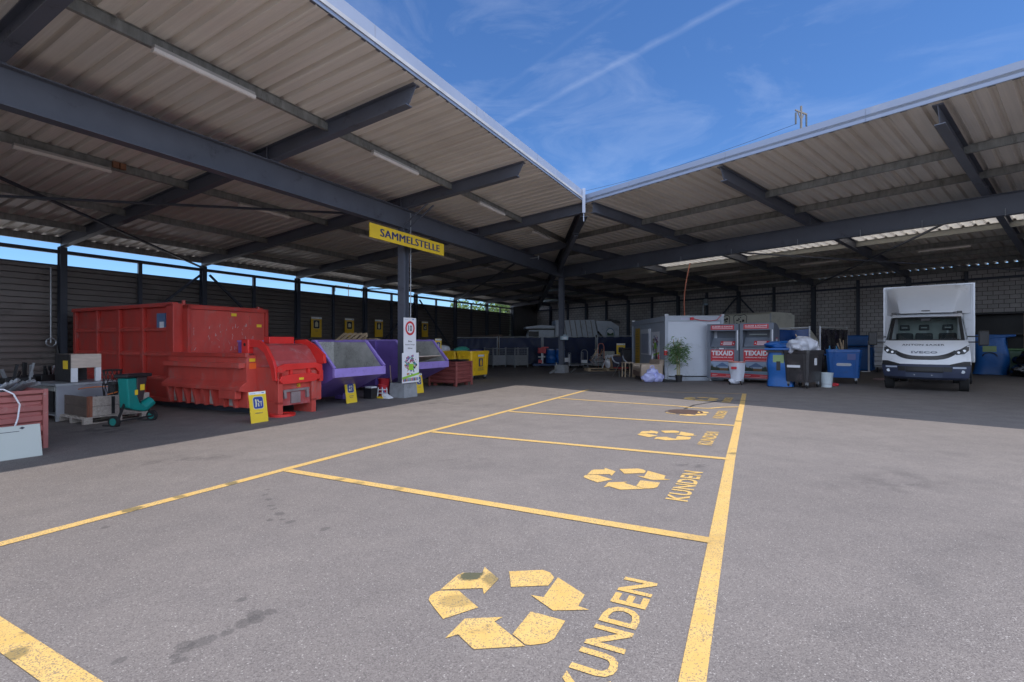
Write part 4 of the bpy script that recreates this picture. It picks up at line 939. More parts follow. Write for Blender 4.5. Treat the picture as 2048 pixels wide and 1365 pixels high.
# ------------------------------------------------------------------ PURPLE SKIPS
def skip(t, w, L, zt=1.62, lipz=(.74, .96), ox=-.65):
    side = [(0, lipz[0]), (0, lipz[1]), (ox, zt), (-L, zt), (-L, .55), (-L + .5, .1), (-1.45, .1)]
    for y in (-w/2, w/2 - .05):
        mb = MB(); mb.prism(side, y, y + .05, 'y'); part('side_wall', mb, PURP, t, bevel=.006)
    mb = MB(); mb.box(-.06, .03, -w/2 - .02, w/2 + .02, lipz[0], lipz[1]); part('loading_lip', mb, PURPL, t, bevel=.01)
    mb = MB(); mb.hexa([(-1.5, -w/2 + .05, .1), (-1.45, -w/2 + .05, .1), (-1.45, w/2 - .05, .1), (-1.5, w/2 - .05, .1), (-.1, -w/2 + .05, lipz[0]), (-.0, -w/2 + .05, lipz[0]), (-.0, w/2 - .05, lipz[0]), (-.1, w/2 - .05, lipz[0])]); part('front_slope', mb, PURP, t)
    mb = MB()
    for y in (-w/2 + .052, w/2 - .056): mb.prism([(-.06, lipz[1] - .02), (ox, zt - .02), (-L + .1, zt - .02), (-L + .1, .3), (-1.4, .3)], y, y + .004, 'y')
    mb.hexa([(-1.5, -w/2 + .06, .2), (-1.45, -w/2 + .06, .2), (-1.45, w/2 - .06, .2), (-1.5, w/2 - .06, .2), (-.12, -w/2 + .06, lipz[1] - .03), (-.06, -w/2 + .06, lipz[1] - .03), (-.06, w/2 - .06, lipz[1] - .03), (-.12, w/2 - .06, lipz[1] - .03)])
    mb.box(-1.9, -1.86, -w/2 + .06, w/2 - .06, .15, zt - .01); mb.box(-1.9, -1.4, -w/2 + .06, w/2 - .06, .3, .34)
    part('worn_lining', mb, SKIPIN, t)
    for y in (-w/2, w/2):
        mb = MB(); mb.bar((0.0, y, lipz[1] + .01), (ox, y, zt + .01), .07, .05); mb.bar((ox, y, zt + .01), (-L, y, zt + .01), .07, .05); part('edge_rail', mb, PURPL, t, bevel=.005)
    mb = MB(); mb.box(-L, -L + .05, -w/2, w/2, .5, zt); part('back_wall', mb, PURP, t)
    for x in (-1.5, -2.3, -3.0):
        if x > -L: mb = MB(); mb.box(x - .04, x + .04, -w/2 - .05, -w/2 + .001, .2, zt); part('stiffener', mb, PURP, t, bevel=.005)
    mb = MB(); mb.box(-L, -1.2, -w/2 - .04, -w/2 + .001, .86, .94); part('waist_rail', mb, PURP, t)
    for y in (-w/2 + .05, w/2 - .25): mb = MB(); mb.box(-1.62, -1.3, y, y + .2, 0, .2); part('foot', mb, PURP, t, bevel=.01)
    return t
skip(TL('purple_skip', 'purple loading skip with an empty grey interior, next to the red compactor', 'skip', -9.35, 9.32, 'purple loading skips'), 1.72, 4.2)
skip(TL('purple_skip', 'purple skip holding a pale board, behind the signposted column', 'skip', -10.05, 13.15, 'purple loading skips'), 1.95, 5.0, 1.66)
mb = MB(); mb.cbox((0, 0, 0), (.75, 1.2, .03), Matrix.Rotation(rad(-14), 3, 'Y')); t = TL('board', 'pale sheet lying in the mouth of the second purple skip', 'board', -10.55, 13.3, dz=1.06); part('sheet', mb, WOODP, t)
t = TL('timber_heap', 'heap of brown boards in the second purple skip behind the pale sheet', 'timber', -11.2, 12.9, dz=.9)
for i in range(5):
    rnd = random.Random(i); part('plank', MB().cbox((rnd.uniform(-.3, .3), rnd.uniform(-.3, .3), .12 + .08*i), (.7, .14, .03), Matrix.Rotation(rnd.uniform(0, 3), 3, 'Z') @ Matrix.Rotation(rnd.uniform(-.3, .3), 3, 'Y')), BRAUN if i % 2 else WOODD, t)
def pallet(t, w=.8, l=1.2, z=0, mat=WOOD):
    for i in range(5): x = -w/2 + .05 + i*(w - .1)/4; part('deck_board', MB().box(x - .05, x + .05, -l/2, l/2, z + .122, z + .144), mat, t)
    for y in (-l/2 + .07, 0, l/2 - .07): part('cross_board', MB().box(-w/2, w/2, y - .07, y + .07, z + .1, z + .1215), mat, t)
    for y in (-l/2 + .07, 0, l/2 - .07):
        for x in (-w/2 + .05, 0, w/2 - .05): part('block', MB().box(x - .05, x + .05, y - .07, y + .07, z + .022, z + .1), mat, t)
    for x in (-w/2 + .05, 0, w/2 - .05): part('runner', MB().box(x - .05, x + .05, -l/2, l/2, z, z + .0215), mat, t)
t = TL('wooden_pallet', 'light wooden pallet tilted on top of the stacked waste behind the purple skips', 'pallet', -12.9, 12.3, None, .3, dz=1.62, tilt=Matrix.Rotation(rad(24), 4, 'X')); pallet(t, .9, 1.1, mat=WOODL)
t = TL('wooden_pallet', 'second light pallet lying lower on the waste behind the purple skips', 'pallet', -12.9, 13.9, None, -.2, dz=1.50, tilt=Matrix.Rotation(rad(-16), 4, 'X')); pallet(t, .8, 1.1, mat=WOODL)
# things at the column foot
t = TL('bucket', 'red plastic bucket standing left of the concrete plinth, behind the grit scoop', 'bucket', -10.15, 11.0); mb = MB(); mb.lathe([(.12, 0), (.16, .34), (.165, .36), (.15, .36), (.12, .02)], 16); part('pail', mb, REDI, t, smooth=True)
t = TL('bucket', 'taller red bucket stacked behind the front one beside the plinth', 'bucket', -10.35, 11.25); mb = MB(); mb.lathe([(.13, 0), (.17, .5), (.175, .52), (.16, .52), (.13, .02)], 16); part('pail', mb, REDI, t, smooth=True)
t = TL('broom', 'broom with a pale handle leaning beside the red buckets', 'broom', -9.9, 11.1); part('handle', MB().cyl((0, 0, .1), (-.35, .3, .9), .012), WOODL, t); part('brush_head', MB().box(-.05, .05, -.14, .14, 0, .11), BLKR, t)
t = TL('dustpan', 'white and blue dustpan lying left of the plinth', 'dustpan', -9.75, 10.75); part('pan', MB().prism([(-.1, 0), (.12, 0), (.12, .02), (-.1, .12)], -.1, .1, 'y'), WHTB, t); part('grip', MB().cyl((-.1, 0, .1), (-.22, 0, .3), .014), BLUP, t)
t = TL('crate', 'small black crate of tools standing on the asphalt in front of the purple skip', 'crate', -10.2, 10.55); part('box', MB().box(-.15, .15, -.14, .14, 0, .3), BLK, t, bevel=.01); part('lining', MB().box(-.12, .12, -.11, .11, .3, .34), WHTB, t)
t = TL('crate', 'small yellow-white wire basket beside the black tool crate', 'crate', -9.95, 10.75)
for x in (-.1, .1):
    for y in (-.1, .1): part('upright', MB().bar((x, y, 0), (x*.8, y*.8, .3), .02), WHTB, t)
part('base', MB().box(-.12, .12, -.12, .12, 0, .05), YEL, t)
for z in (.14, .24): part('hoop', MB().tube([(-.1, -.1, z), (.1, -.1, z), (.1, .1, z), (-.1, .1, z), (-.1, -.1, z)], .008, 5), WHTB, t)

# ------------------------------------------------------------------ ribbed steel box pallets
def boxpallet(t, w, l, h, mat, matl):
    z0 = .12
    for y, n in ((-l/2, -1), (l/2, 1)):
        mb = MB(); k = 5; pr = []
        for i in range(k): zb = z0 + (h - z0)*i/k; dh = (h - z0)/k; pr += [(zb, 0), (zb + dh*.45, 0), (zb + dh*.6, .035), (zb + dh*.85, .035)]
        pr.append((h, 0)); mb.add([(x, y + n*o*-1, z) for z, o in pr for x in (-w/2, w/2)], [(2*i, 2*i+1, 2*i+3, 2*i+2) for i in range(len(pr) - 1)]); part('ribbed_side', mb, mat, t)
    for x, n in ((-w/2, -1), (w/2, 1)):
        mb = MB(); mb.add([(x - n*o, y, z) for z, o in pr for y in (-l/2, l/2)], [(2*i, 2*i+1, 2*i+3, 2*i+2) for i in range(len(pr) - 1)]); part('ribbed_side', mb, mat, t)
    for x in (-w/2, w/2):
        for y in (-l/2, l/2):
            part('corner_post', MB().box(x - .03, x + .03, y - .03, y + .03, 0, h + .01), matl, t, bevel=.004)
    mb = MB()
    for a_ in ((-w/2 - .02, w/2 + .02, -l/2 - .025, -l/2 + .025), (-w/2 - .02, w/2 + .02, l/2 - .025, l/2 + .025)): mb.box(*a_, h - .05, h)
    mb.box(-w/2 - .022, -w/2 + .022, -l/2 + .026, l/2 - .026, h - .05, h); mb.box(w/2 - .022, w/2 + .022, -l/2 + .026, l/2 - .026, h - .05, h); part('rim', mb, mat, t)
    part('floor', MB().box(-w/2, w/2, -l/2, l/2, z0, z0 + .03), mat, t)
    for y in (-l/2 + .15, l/2 - .15):
        for x in (-w/2 + .15, w/2 - .15): part('foot', MB().box(x - .05, x + .05, y - .05, y + .05, .0, z0), mat, t)
    return t
boxpallet(TL('box_pallet', 'oxide-red ribbed steel box pallet standing before the yellow wheeled bins', 'box pallet', -10.70, 15.22), 1.2, 1.02, .90, MAR, M('oxide_edge', (.33, .10, .09), .5, 0, .12, 3))
t = TL('carton', 'flattened dark tray resting on the rim of the red box pallet by the yellow bins', 'tray', -10.6, 15.6, dz=.905); part('tray', MB().box(-.3, .3, -.35, .25, 0, .05), BLK, t)
BP = boxpallet(TL('box_pallet', 'faded red ribbed steel box pallet at the left edge, filled with scrap tubes', 'box pallet', -10.45, 2.65), 1.25, 1.25, .90, MARL, MARL)
t = TL('panel', 'white metal panel with a black diamond mark leaning on the faded red box pallet', 'panel', -9.20, 2.45, None, HALF - .08, tilt=Matrix.Rotation(rad(-15), 4, 'X'))
part('sheet', MB().box(-.75, .58, 0, .05, 0, .46), M('pale_cream_enamel', (.44, .47, .44), .35, 0, .03, 2), t, bevel=.006)
mb = MB(); decal(mb, [(.36, .42), (.39, .44), (.42, .42), (.39, .40)], -.003); mb.box(-.75, .36, -.003, -.001, .375, .382); part('printed_mark', mb, DK, t)
t = TL('cable', 'white cable draped over the side of the faded red box pallet', 'cable', -9.8, 2.6); part('lead', MB().tube([(-.25, .05, .91), (-.05, .22, .93), (.05, .30, .86), (.075, .36, .7), (.07, .34, .5), (.06, .3, .34), (.07, .28, .2)], .011), WHTB, t)
rnd = random.Random(11)
for i in range(7):
    t = TL('scrap_tube', 'grey-blue metal tube in the faded red box pallet, ' + ['nearest', 'second nearest', 'third nearest', 'middle', 'third farthest', 'second farthest', 'farthest'][i] + ' of seven', 'tube', -10.4 - .06*i, 2.72 + .07*i, 'scrap tubes in the red box pallet', dz=.72)
    part('pipe', MB().cyl((0, 0, 0), (.2 + .03*i, .25, .28 + rnd.uniform(-.05, .06)), .03, n=8), GALVL, t)
t = TL('scrap_block', 'pale brick-like lump lying on the rim of the faded red box pallet', 'scrap', -10.0, 2.35, dz=.87); part('lump', MB().cbox((0, 0, .04), (.12, .3, .08)), WOODP, t, bevel=.01)
t = TL('plank', 'blue-grey plank resting across the back of the faded red box pallet', 'plank', -11.0, 2.7, dz=.9); part('board', MB().box(-.07, .07, -.9, .6, 0, .05), M('blue_grey_plank', (.16, .19, .26), .7), t)
for i, (b, a, h, w, lab) in enumerate(((-14.4, 3.7, .95, .6, 'black scrap cabinet at the far left behind the faded red box pallet'), (-14.7, 4.35, 1.12, .5, 'tall dark scrap rack behind the faded red box pallet'), (-14.9, 4.95, 1.16, .5, 'dark heap of tangled metal left of the wooden cabinet'))):
    t = TL('scrap_rack', lab, 'scrap', b, a, None, .1*i)
    part('carcass', MB().box(-.35, .35, -w/2, w/2, 0, h*.8), BLK, t, bevel=.01)
    for k in range(7):
        rnd = random.Random(40 + 10*i + k); y = rnd.uniform(-w/2, w/2); x = rnd.uniform(-.1, .4)
        part('rod', MB().bar((x, y, h*.4), (x + rnd.uniform(-.2, .2), y + rnd.uniform(-.4, .4), h*rnd.uniform(.85, 1.1)), rnd.uniform(.02, .05)), GALVL if k % 3 == 0 else BLK, t)
    for k in range(4): part('shelf', MB().box(.36, .40, -w*.45, w*.45, h*(.2 + .15*k), h*(.2 + .15*k) + .03), GALVL if i == 2 else WOODD, t)
# ------------------------------------------------------------------ steel bench, wooden cabinet
t = TL('steel_bench', 'grey steel kitchen bench with an open black side, behind the wooden crate', 'bench', -13.75, 4.98)
part('top', MB().box(-.55, .65, -.45, .75, .74, .79), GALVL, t, bevel=.004)
part('front_panel', MB().box(.60, .64, -.42, .72, .1, .735), M('brushed_steel', (.36, .37, .42), .35, .4, .08, 2), t)
part('inner_body', MB().box(-.5, .1, -.3, .72, .08, .73), BLK, t)
for x in (-.5, .58):
    for y in (-.43, .68): part('leg', MB().box(x, x + .05, y, y + .05, 0, .74), GALVL, t)
part('shelf', MB().box(-.5, .6, -.42, .7, .12, .15), GALVL, t)
part('drawer_rail', MB().box(-.3, .6, -.455, -.42, .64, .73), GALV, t)
t = TL('wooden_cabinet', 'pale wooden cabinet with a black and yellow side standing on the steel bench', 'cabinet', -13.65, 5.3, dz=.795)
part('casing', MB().box(-.42, .30, -.42, .12, .30, .60), WOODP, t, bevel=.006); part('leg_panel', MB().box(.22, .29, -.42, -.30, 0, .3), WHT, t)
part('leg_panel', MB().box(.22, .29, .02, .12, 0, .3), WHT, t); part('side_panel', MB().box(-.42, .29, -.44, -.425, 0, .60), BLK, t)
part('yellow_label', MB().box(0, .2, -.452, -.441, .28, .46), YEL, t); part('rear_panel', MB().box(-.42, -.38, -.42, .12, 0, .3), BLK, t)
# ------------------------------------------------------------------ pallet with collar
P1 = TL('wooden_pallet', 'grey weathered pallet under the wooden crate left of the red container', 'pallet', -12.62, 5.18); pallet(P1, 1.15, 1.15)
t = TL('pallet_collar', 'grey plank crate with a rusty hinge corner and two black bars, on the weathered pallet', 'crate', -12.62, 5.15, dz=.146)
for y, x0, x1 in ((-.46, -.56, .56),): 
    for k in range(2): part('plank', MB().box(-.56, .56, -.47, -.445, .005 + .2*k, .2 + .2*k), WOODD, t, bevel=.004)
for k in range(2): part('plank', MB().box(.53, .555, -.44, .62, .005 + .2*k, .2 + .2*k), WOOD, t, bevel=.004); part('plank', MB().box(-.56, -.535, -.44, .62, .005 + .2*k, .2 + .2*k), WOOD, t, bevel=.004); part('plank', MB().box(-.53, .53, .60, .625, .005 + .2*k, .2 + .2*k), WOOD, t, bevel=.004)
part('corner_hinge', MB().box(.5, .56, -.475, -.40, -.02, .41), M('rusty_hinge', (.28, .10, .06), .7, .1, .2, 8), t)
part('black_bar', MB().box(.556, .559, -.08, -.02, .02, .38), BLK, t); part('black_bar', MB().box(.556, .559, .06, .12, .02, .38), BLK, t)
t = TL('hose', 'orange hose curling out of the wooden crate', 'hose', -12.6, 5.0, dz=.45)
part('coil', MB().tube([(.3*cos(a) , .38*sin(a) + .1, .1 + .13*sin(a*.5)) for a in [i*pi/10 for i in range(0, 14)]], .012), ORANGE, t)
t = TL('fan', 'black tangled wire basket and fan standing in the wooden crate', 'fan', -12.45, 5.25, dz=.2)
for k in range(3): part('ring', MB().tube([(.16*cos(a), .16*sin(a), .25 + .3*k) for a in [i*pi/8 for i in range(17)]], .014), BLK, t)
for k in range(12): a = k*pi/6; part('wire', MB().tube([(.16*cos(a), .16*sin(a), .85), (.17*cos(a + .9), .17*sin(a + .9), .5), (.13*cos(a + .3), .13*sin(a + .3), .1)], .008, 5), BLK, t)
part('motor', MB().cyl((0, 0, .1), (.0, .02, .6), .09), BLK, t)
# ------------------------------------------------------------------ garden shredder
t = TL('garden_shredder', 'teal garden shredder with a black hopper on two wheels, in front of the red container', 'shredder', -11.3, 5.08, None, .35)
mb = MB(); mb.prism([(-.02, .28), (.22, .22), (.30, .30), (.10, .40), (.04, .55), (.02, .92), (-.2, .92), (-.17, .55), (-.16, .34)], -.11, .11, 'x'); part('body', mb, TEAL, t, smooth=False, bevel=.025)
mb = MB(); mb.prism([(.03, .95), (.03, .42), (.18, .46), (.28, .94)], -.1, .1, 'x'); part('motor_housing', mb, GREYD, t, bevel=.02)
part('hopper_lid', MB().box(-.15, .15, -.24, .34, .93, 1.0), BLK, t, bevel=.02)
part('warning_label', MB().box(.101, .104, .1, .2, .66, .78), YEL, t); part('warning_label', MB().box(.112, .114, -.03, .04, .58, .68), YEL, t)
mb = MB(); mb.cyl((.0, .24, .30), (.04, .42, .42), .12, .10, 12); part('discharge_chute', mb, TEAL, t, bevel=.01)
for y0, y1 in ((-.1, -.34), (.1, .46)):
    part('leg', MB().bar((-.02, y0*.6, .55), (.05, y1, .12), .035), BLK, t)
part('axle', MB().bar((.05, -.36, .1), (.05, .48, .1), .03), BLK, t)
for y in (-.36, .48):
    w = part('wheel', MB().cyl((-.0, y - .03, .1), (-.0, y + .03, .1), .11, n=18), BLKR, t); part('hub', MB().cyl((-.0, y - .035, .1), (-.0, y + .035, .1), .07, n=14), TEAL, w)
part('foot_bar', MB().box(-.3, .05, -.33, -.29, .0, .03), BLK, t); part('foot_bar', MB().box(-.3, .05, .43, .47, .0, .03), BLK, t)
t = TL('chain_hoist', 'cable with a pale ring hanging beside the left wall post', 'cable', -19.45, 6.62); part('cable', MB().tube([(0, 0, 4.0), (0, 0, 1.7)], .02), GALVL, t)
part('ring', MB().tube([(.02, .12*cos(a), 1.72 + .12*sin(a)) for a in [i*pi/8 for i in range(17)]], .025), GALVL, t); part('hook', MB().tube([(0, .15, 1.6), (0, .2, 1.2), (0, .1, .7)], .035), BLK, t)

# ------------------------------------------------------------------ wheeled bins
def bin_(t, w, d, h, mat, rim, ribs=True, wheel_mat=BLKR, zb=.2, taper=.86):
    def fr(z): k = taper + (1 - taper)*(z - zb)/(h - zb); return k
    mb = MB(); hw, hd = w/2, d/2; cb = .06
    def ring(z, k=None, ins=0):
        k = fr(z) if k is None else k; X = hw*k - ins; Y = hd*k - ins; c = cb*k
        return [(-X + c, -Y, z), (X - c, -Y, z), (X, -Y + c, z), (X, Y - c, z), (X - c, Y, z), (-X + c, Y, z), (-X, Y - c, z), (-X, -Y + c, z)]
    zs = [zb, zb + .03, h*.5, h - .12, h - .11]; rings = [ring(z) for z in zs] + [ring(h - .11, 1.03), ring(h - .01, 1.03)]
    vs = [p for r in rings for p in r]; fs = [(j*8 + i, j*8 + (i+1) % 8, (j+1)*8 + (i+1) % 8, (j+1)*8 + i) for j in range(len(rings) - 1) for i in range(8)] + [tuple(range(7, -1, -1))]
    mb.add(vs, fs)
    ins = [ring(h - .01, 1.03), ring(h, .99, 0), ring(h, .93, 0), ring(h - .3, .88, 0)]; vs = [p for r in ins for p in r]
    mb.add(vs, [(j*8 + i, j*8 + (i+1) % 8, (j+1)*8 + (i+1) % 8, (j+1)*8 + i) for j in range(3) for i in range(8)] + [(24, 25, 26, 27, 28, 29, 30, 31)])
    b = part('body', mb, mat, t, bevel=.008)
    if ribs:
        for x in (-.3, .3):
            mb = MB(); k0, k1 = fr(zb + .1), fr(h - .15); xx = x*w
            mb.hexa([(xx - .03, -hd*k0 - .018, zb + .08), (xx + .03, -hd*k0 - .018, zb + .08), (xx + .03, -hd*k0 + .02, zb + .08), (xx - .03, -hd*k0 + .02, zb + .08), (xx - .03, -hd*k1 - .018, h - .14), (xx + .03, -hd*k1 - .018, h - .14), (xx + .03, -hd*k1 + .02, h - .14), (xx - .03, -hd*k1 + .02, h - .14)]); part('rib', mb, mat, t, bevel=.008)
            mb = MB(); yy = x*d
            mb.hexa([(-hw*k0 - .018, yy - .03, zb + .08), (-hw*k0 + .02, yy - .03, zb + .08), (-hw*k0 + .02, yy + .03, zb + .08), (-hw*k0 - .018, yy + .03, zb + .08), (-hw*k1 - .018, yy - .03, h - .14), (-hw*k1 + .02, yy - .03, h - .14), (-hw*k1 + .02, yy + .03, h - .14), (-hw*k1 - .018, yy + .03, h - .14)]); part('rib', mb, mat, t, bevel=.008)
    for sx in (-1, 1): part('trunnion', MB().cyl((sx*(hw - .02), 0, h - .2), (sx*(hw + .07), 0, h - .2), .025, n=10), rim, t)
    for sx in (-1, 1):
        for sy in (-1, 1):
            x, y = sx*hw*taper*.8, sy*hd*taper*.8
            c = part('caster', MB().box(x - .035, x + .035, y - .045, y + .045, .10, zb + .01), GALVL, t)
            part('wheel', MB().cyl((x - .022, y + .03, .085), (x + .022, y + .03, .085), .085, n=14), wheel_mat, c)
    return t
def bags(name, labs, cat, pos, mat, group=None):
    for (x, y, z, sx, sy, sz, seed), lab in zip(pos, labs):
        t = thing(name, lab, cat, (x, y, z), 0, group); mb = MB(); blob(mb, (0, 0, 0), sx, sy, sz, seed, amp=.3); part('film', mb, mat, t, smooth=True)
YB = [(-11.55, 18.1, 'yellow wheeled bin with a bottle pictogram, nearest the viewer in its row'), (-12.42, 18.15, 'second yellow wheeled bin in the row behind the red box pallet'), (-13.35, 18.2, 'third yellow wheeled bin in the row, topped with white bags'), (-14.3, 18.3, 'farthest yellow wheeled bin, beside the purple skip edge')]
for i, (b, a, lab) in enumerate(YB):
    if i == 0:
        Y0 = TL('wheeled_bin', lab, 'bin', b, a, 'yellow wheeled bins', HALF); bin_(Y0, 1.46, .80, 1.25, YELP, YELP, zb=.2, taper=.9)
    else:
        dup(Y0, onground(PL(b, a)), RL + HALF, lab)
t = Y0
mb = MB(); decal(mb, [(-.25, 1.0), (.25, 1.0), (.25, 1.08), (-.25, 1.08)], -.42); part('white_label', mb, M('label_white', (.62, .66, .78), .5), t)
mb = MB(); mb.m = 0; decal(mb, rrect(-.16, .16, .58, .93, .03), -.405); mb.m = 1; picto(mb, 'bottle', 0, .755, .36, -.412); part('pictogram', mb, [NAVY, YELP], t)
mb = MB(); text(mb, 'PLASTIK', -.2, .2, .48, .52, front(-.404)); text(mb, 'FLASCHEN', -.24, .24, .41, .45, front(-.400)); part('lettering', mb, NAVY, t)
pb = lambda b, a, z: tuple(PL(b, a, z))
bags('rubbish_bag', ['white bag bulging from the third yellow bin', 'green and clear bag on top of the second yellow bin', 'blue bag lying in the nearest yellow bin', 'clear bag in the far yellow bin'], 'bag',
     [(*pb(-13.3, 18.2, 1.10), .36, .3, .24, 1), (*pb(-12.35, 18.4, 1.08), .34, .3, .2, 2), (*pb(-11.6, 18.4, 1.02), .34, .3, .14, 3), (*pb(-14.3, 18.2, 1.05), .36, .3, .26, 4)], BAGW, 'bags in the yellow bins')
for o in bpy.data.objects:
    if o.name.startswith('film') and o.parent and 'green and clear' in o.parent.get('label', ''): o.data.materials[0] = M('green_film', (.05, .28, .22), .35, 0, .15, 8, bmp=.4, bscale=14)
    if o.name.startswith('film') and o.parent and 'blue bag' in o.parent.get('label', ''): o.data.materials[0] = M('blue_film', (.06, .07, .30), .35, 0, .15, 8, bmp=.4, bscale=14)
# things seen over the bins
for i, (b, a, c, lab) in enumerate(((-16.2, 21.0, M('dark_green_lid', (.03, .09, .05), .5), 'dark bin with a green lid behind the yellow row'), (-16.0, 22.2, M('dark_blue_lid', (.02, .03, .16), .5), 'dark bin with a blue lid behind the yellow row'), (-16.9, 20.0, REDI, 'red crate top seen behind the farthest yellow bin'))):
    t = TL('storage_bin', lab, 'bin', b, a); part('body', MB().box(-.5, .5, -.5, .5, .1, 1.2), GREYD, t, bevel=.02); part('lid', MB().box(-.53, .53, -.53, .53, 1.21, 1.28), c, t, bevel=.02)
# ================================================================== GREY MESH STILLAGES, FENCES, DRUMS
def stillage(t):
    w, d, h = .95, 1.3, .97*1.3
    for x in (-w/2, w/2):
        for y in (-d/2, d/2):
            part('corner_post', MB().box(x - .03, x + .03, y - .03, y + .03, 0, h), GALVL, t)
            part('stacking_cup', MB().box(x - .05, x + .05, y - .05, y + .05, h, h + .04), GALVL, t)
    mb = MB(); mb.box(-w/2, w/2, -d/2, d/2, .14, .2); part('base', mb, GALVL, t)
    mb = MB(); mb.box(-w/2, w/2, -d/2 + .0, -d/2 + .012, .2, .8); part('lower_sheet', mb, GALVL, t)
    mb = MB(); mb.box(-w/2, -w/2 + .012, -d/2, d/2, .2, .8); part('lower_sheet', mb, GALVL, t)
    for s_ in (-1, 1):
        mb = MB()
        for k in range(9): x = -w/2 + w*k/8; mb.bar((x, s_*d/2, .2), (x, s_*d/2, h - .02), .008)
        for k in range(10): z = .25 + (h - .27)*k/9; mb.bar((-w/2, s_*d/2, z), (w/2, s_*d/2, z), .008)
        part('wire_panel', mb, GALVL, t)
        mb = MB()
        for k in range(13): y = -d/2 + d*k/12; mb.bar((s_*w/2, y, .2), (s_*w/2, y, h - .02), .008)
        for k in range(10): z = .25 + (h - .27)*k/9; mb.bar((s_*w/2, -d/2, z), (s_*w/2, d/2, z), .008)
        part('wire_panel', mb, GALVL, t)
    for s_ in (-1, 1): part('top_rail', MB().box(-w/2, w/2, s_*d/2 - .02, s_*d/2 + .02, h - .04, h), GALVL, t); part('top_rail', MB().box(s_*w/2 - .02, s_*w/2 + .02, -d/2, d/2, h - .04, h), GALVL, t)
    part('contents', MB().box(-w/2 + .03, w/2 - .03, -d/2 + .03, d/2 - .03, .2, .62), M('dim_scrap', (.16, .15, .17), .7, .2, .5, 7), t)
S0 = TW('mesh_stillage', 'grey wire mesh stillage nearest the tarpaulin fence middle, right one of the pair', 'stillage', .30, 32.8, 'grey mesh stillages', .5); stillage(S0)
dup(S0, onground(Vector((-1.15, 33.3, 0))), .5, 'grey wire mesh stillage behind the yellow bins, left one of the pair')
def drum(label, x, y, mat, h=.95, r=.29, grp=None):
    t = TW('drum', label, 'drum', x, y, grp, dz=.22); mb = MB(); mb.lathe([(r*.9, 0), (r, .04), (r, .28*h), (r*1.03, .3*h), (r, .32*h), (r, .64*h), (r*1.03, .66*h), (r, .68*h), (r, h*.95), (r*.9, h)], 20); part('shell', mb, mat, t, smooth=True)
    part('lid_ring', MB().lathe([(r*1.04, h*.93), (r*1.04, h*.97), (r*.8, h*.985)], 20), GALVL, t)
drum('blue plastic drum left of the second column, standing on the blue tray', 2.62, 33.2, BLUP, r=.33)
drum('blue plastic drum half hidden by the second column', 3.28, 33.35, BLUP, r=.33)
t = TW('drum_tray', 'dark blue spill tray carrying the drums beside the second column', 'tray', 2.45, 33.3); part('tray', MB().box(-1.05, 1.15, -.6, .6, .06, .20), M('blue_steel', (.02, .06, .18), .45), t, bevel=.02)
for x in (-.8, .0, .9): part('skid', MB().box(x - .08, x + .08, -.6, .6, 0, .06), BLK, t)
t = TW('fire_equipment_stand', 'red box stand with a white stripe on the blue tray, left of the blue drums', 'stand', 2.02, 33.0, dz=.2); part('red_box', MB().box(-.28, .25, -.2, .2, .7, 1.05), REDI, t, bevel=.02); part('lid', MB().box(-.05, .42, -.22, .2, 1.05, 1.12), REDB, t)
part('post', MB().box(-.06, .06, -.05, .05, 0, .7), GALVL, t); part('middle_shelf', MB().box(-.25, .2, -.2, .2, .42, .48), GALVL, t); part('base_box', MB().box(-.25, .0, -.2, .2, .05, .25), REDI, t)
# tarpaulin fence panels
def fence(p0, p1, label, h=2.03, mat=TARP, seed=1, grp='tarpaulin-covered site fence panels'):
    p0 = onground(Vector(p0)); p1 = onground(Vector(p1)); d = p1 - p0; L = Vector((d.x, d.y)).length
    t = thing('fence_panel', label, 'fence', p0, math.atan2(d.y, d.x), grp); dz = d.z
    for x in (.03, L - .03): part('upright', MB().cyl((x, 0, .02 + dz*x/L), (x, 0, h + .06 + dz*x/L), .03, n=8), PIPE, t)
    for z in (h, .12): part('crossbar', MB().cyl((.03, 0, z), (L - .03, 0, z + dz), .024, n=8), PIPE, t)
    mb = MB(); rnd = random.Random(seed); f = [(rnd.uniform(.3, 1.4), rnd.uniform(3, 9), rnd.uniform(-3, 3), rnd.uniform(0, 6)) for _ in range(7)]
    def fn(u, v):
        x = .05 + (L - .1)*u; z = .12 + (h - .16)*v; q = sum(a*.011*sin(b*x + c*z*2 + e) for a, b, c, e in f)
        tie = .035*abs(sin(u*pi*4))*(v**4)
        return (x, -.035 + q*(1 - v*.35), z + dz*u - tie)
    mb.grid(44, 22, fn); part('tarpaulin', mb, mat, t, smooth=True)
    for x in (.03, L - .03): part('foot_block', MB().box(x - .1, x + .1, -.3, .3, -.02, .1), CONC, t, bevel=.02)
fence((-4.35, 34.4, 0), (-1.02, 34.9, 0), 'dark tarpaulin fence panel at the far left, starting by the cladding wall', seed=2)
fence((-.93, 34.9, 0), (2.12, 34.9, 0), 'dark tarpaulin fence panel behind the grey mesh stillages and drums', seed=3)
fence((2.2, 34.95, 0), (6.0, 35.2, 0), 'dark tarpaulin fence panel crossed by the second column', seed=4)
fence((6.1, 35.2, 0), (9.6, 35.4, 0), 'dark blue tarpaulin fence panel ending at the grey office container', seed=5)
fence((8.4, 21.6, 0), (11.52, 18.95, 0), 'blue tarpaulin fence panel behind the black wheeled bin', seed=6, mat=M('blue_tarpaulin', (.008, .05, .20), .3, 0, .25, 3, bmp=.8, bscale=4))
fence((11.66, 18.6, 0), (14.3, 20.95, 0), 'dark glossy film-covered fence panel behind the blue wheeled bin', seed=7, mat=M('dark_grey_film', (.03, .026, .045), .22, 0, .3, 3, bmp=.9, bscale=4))

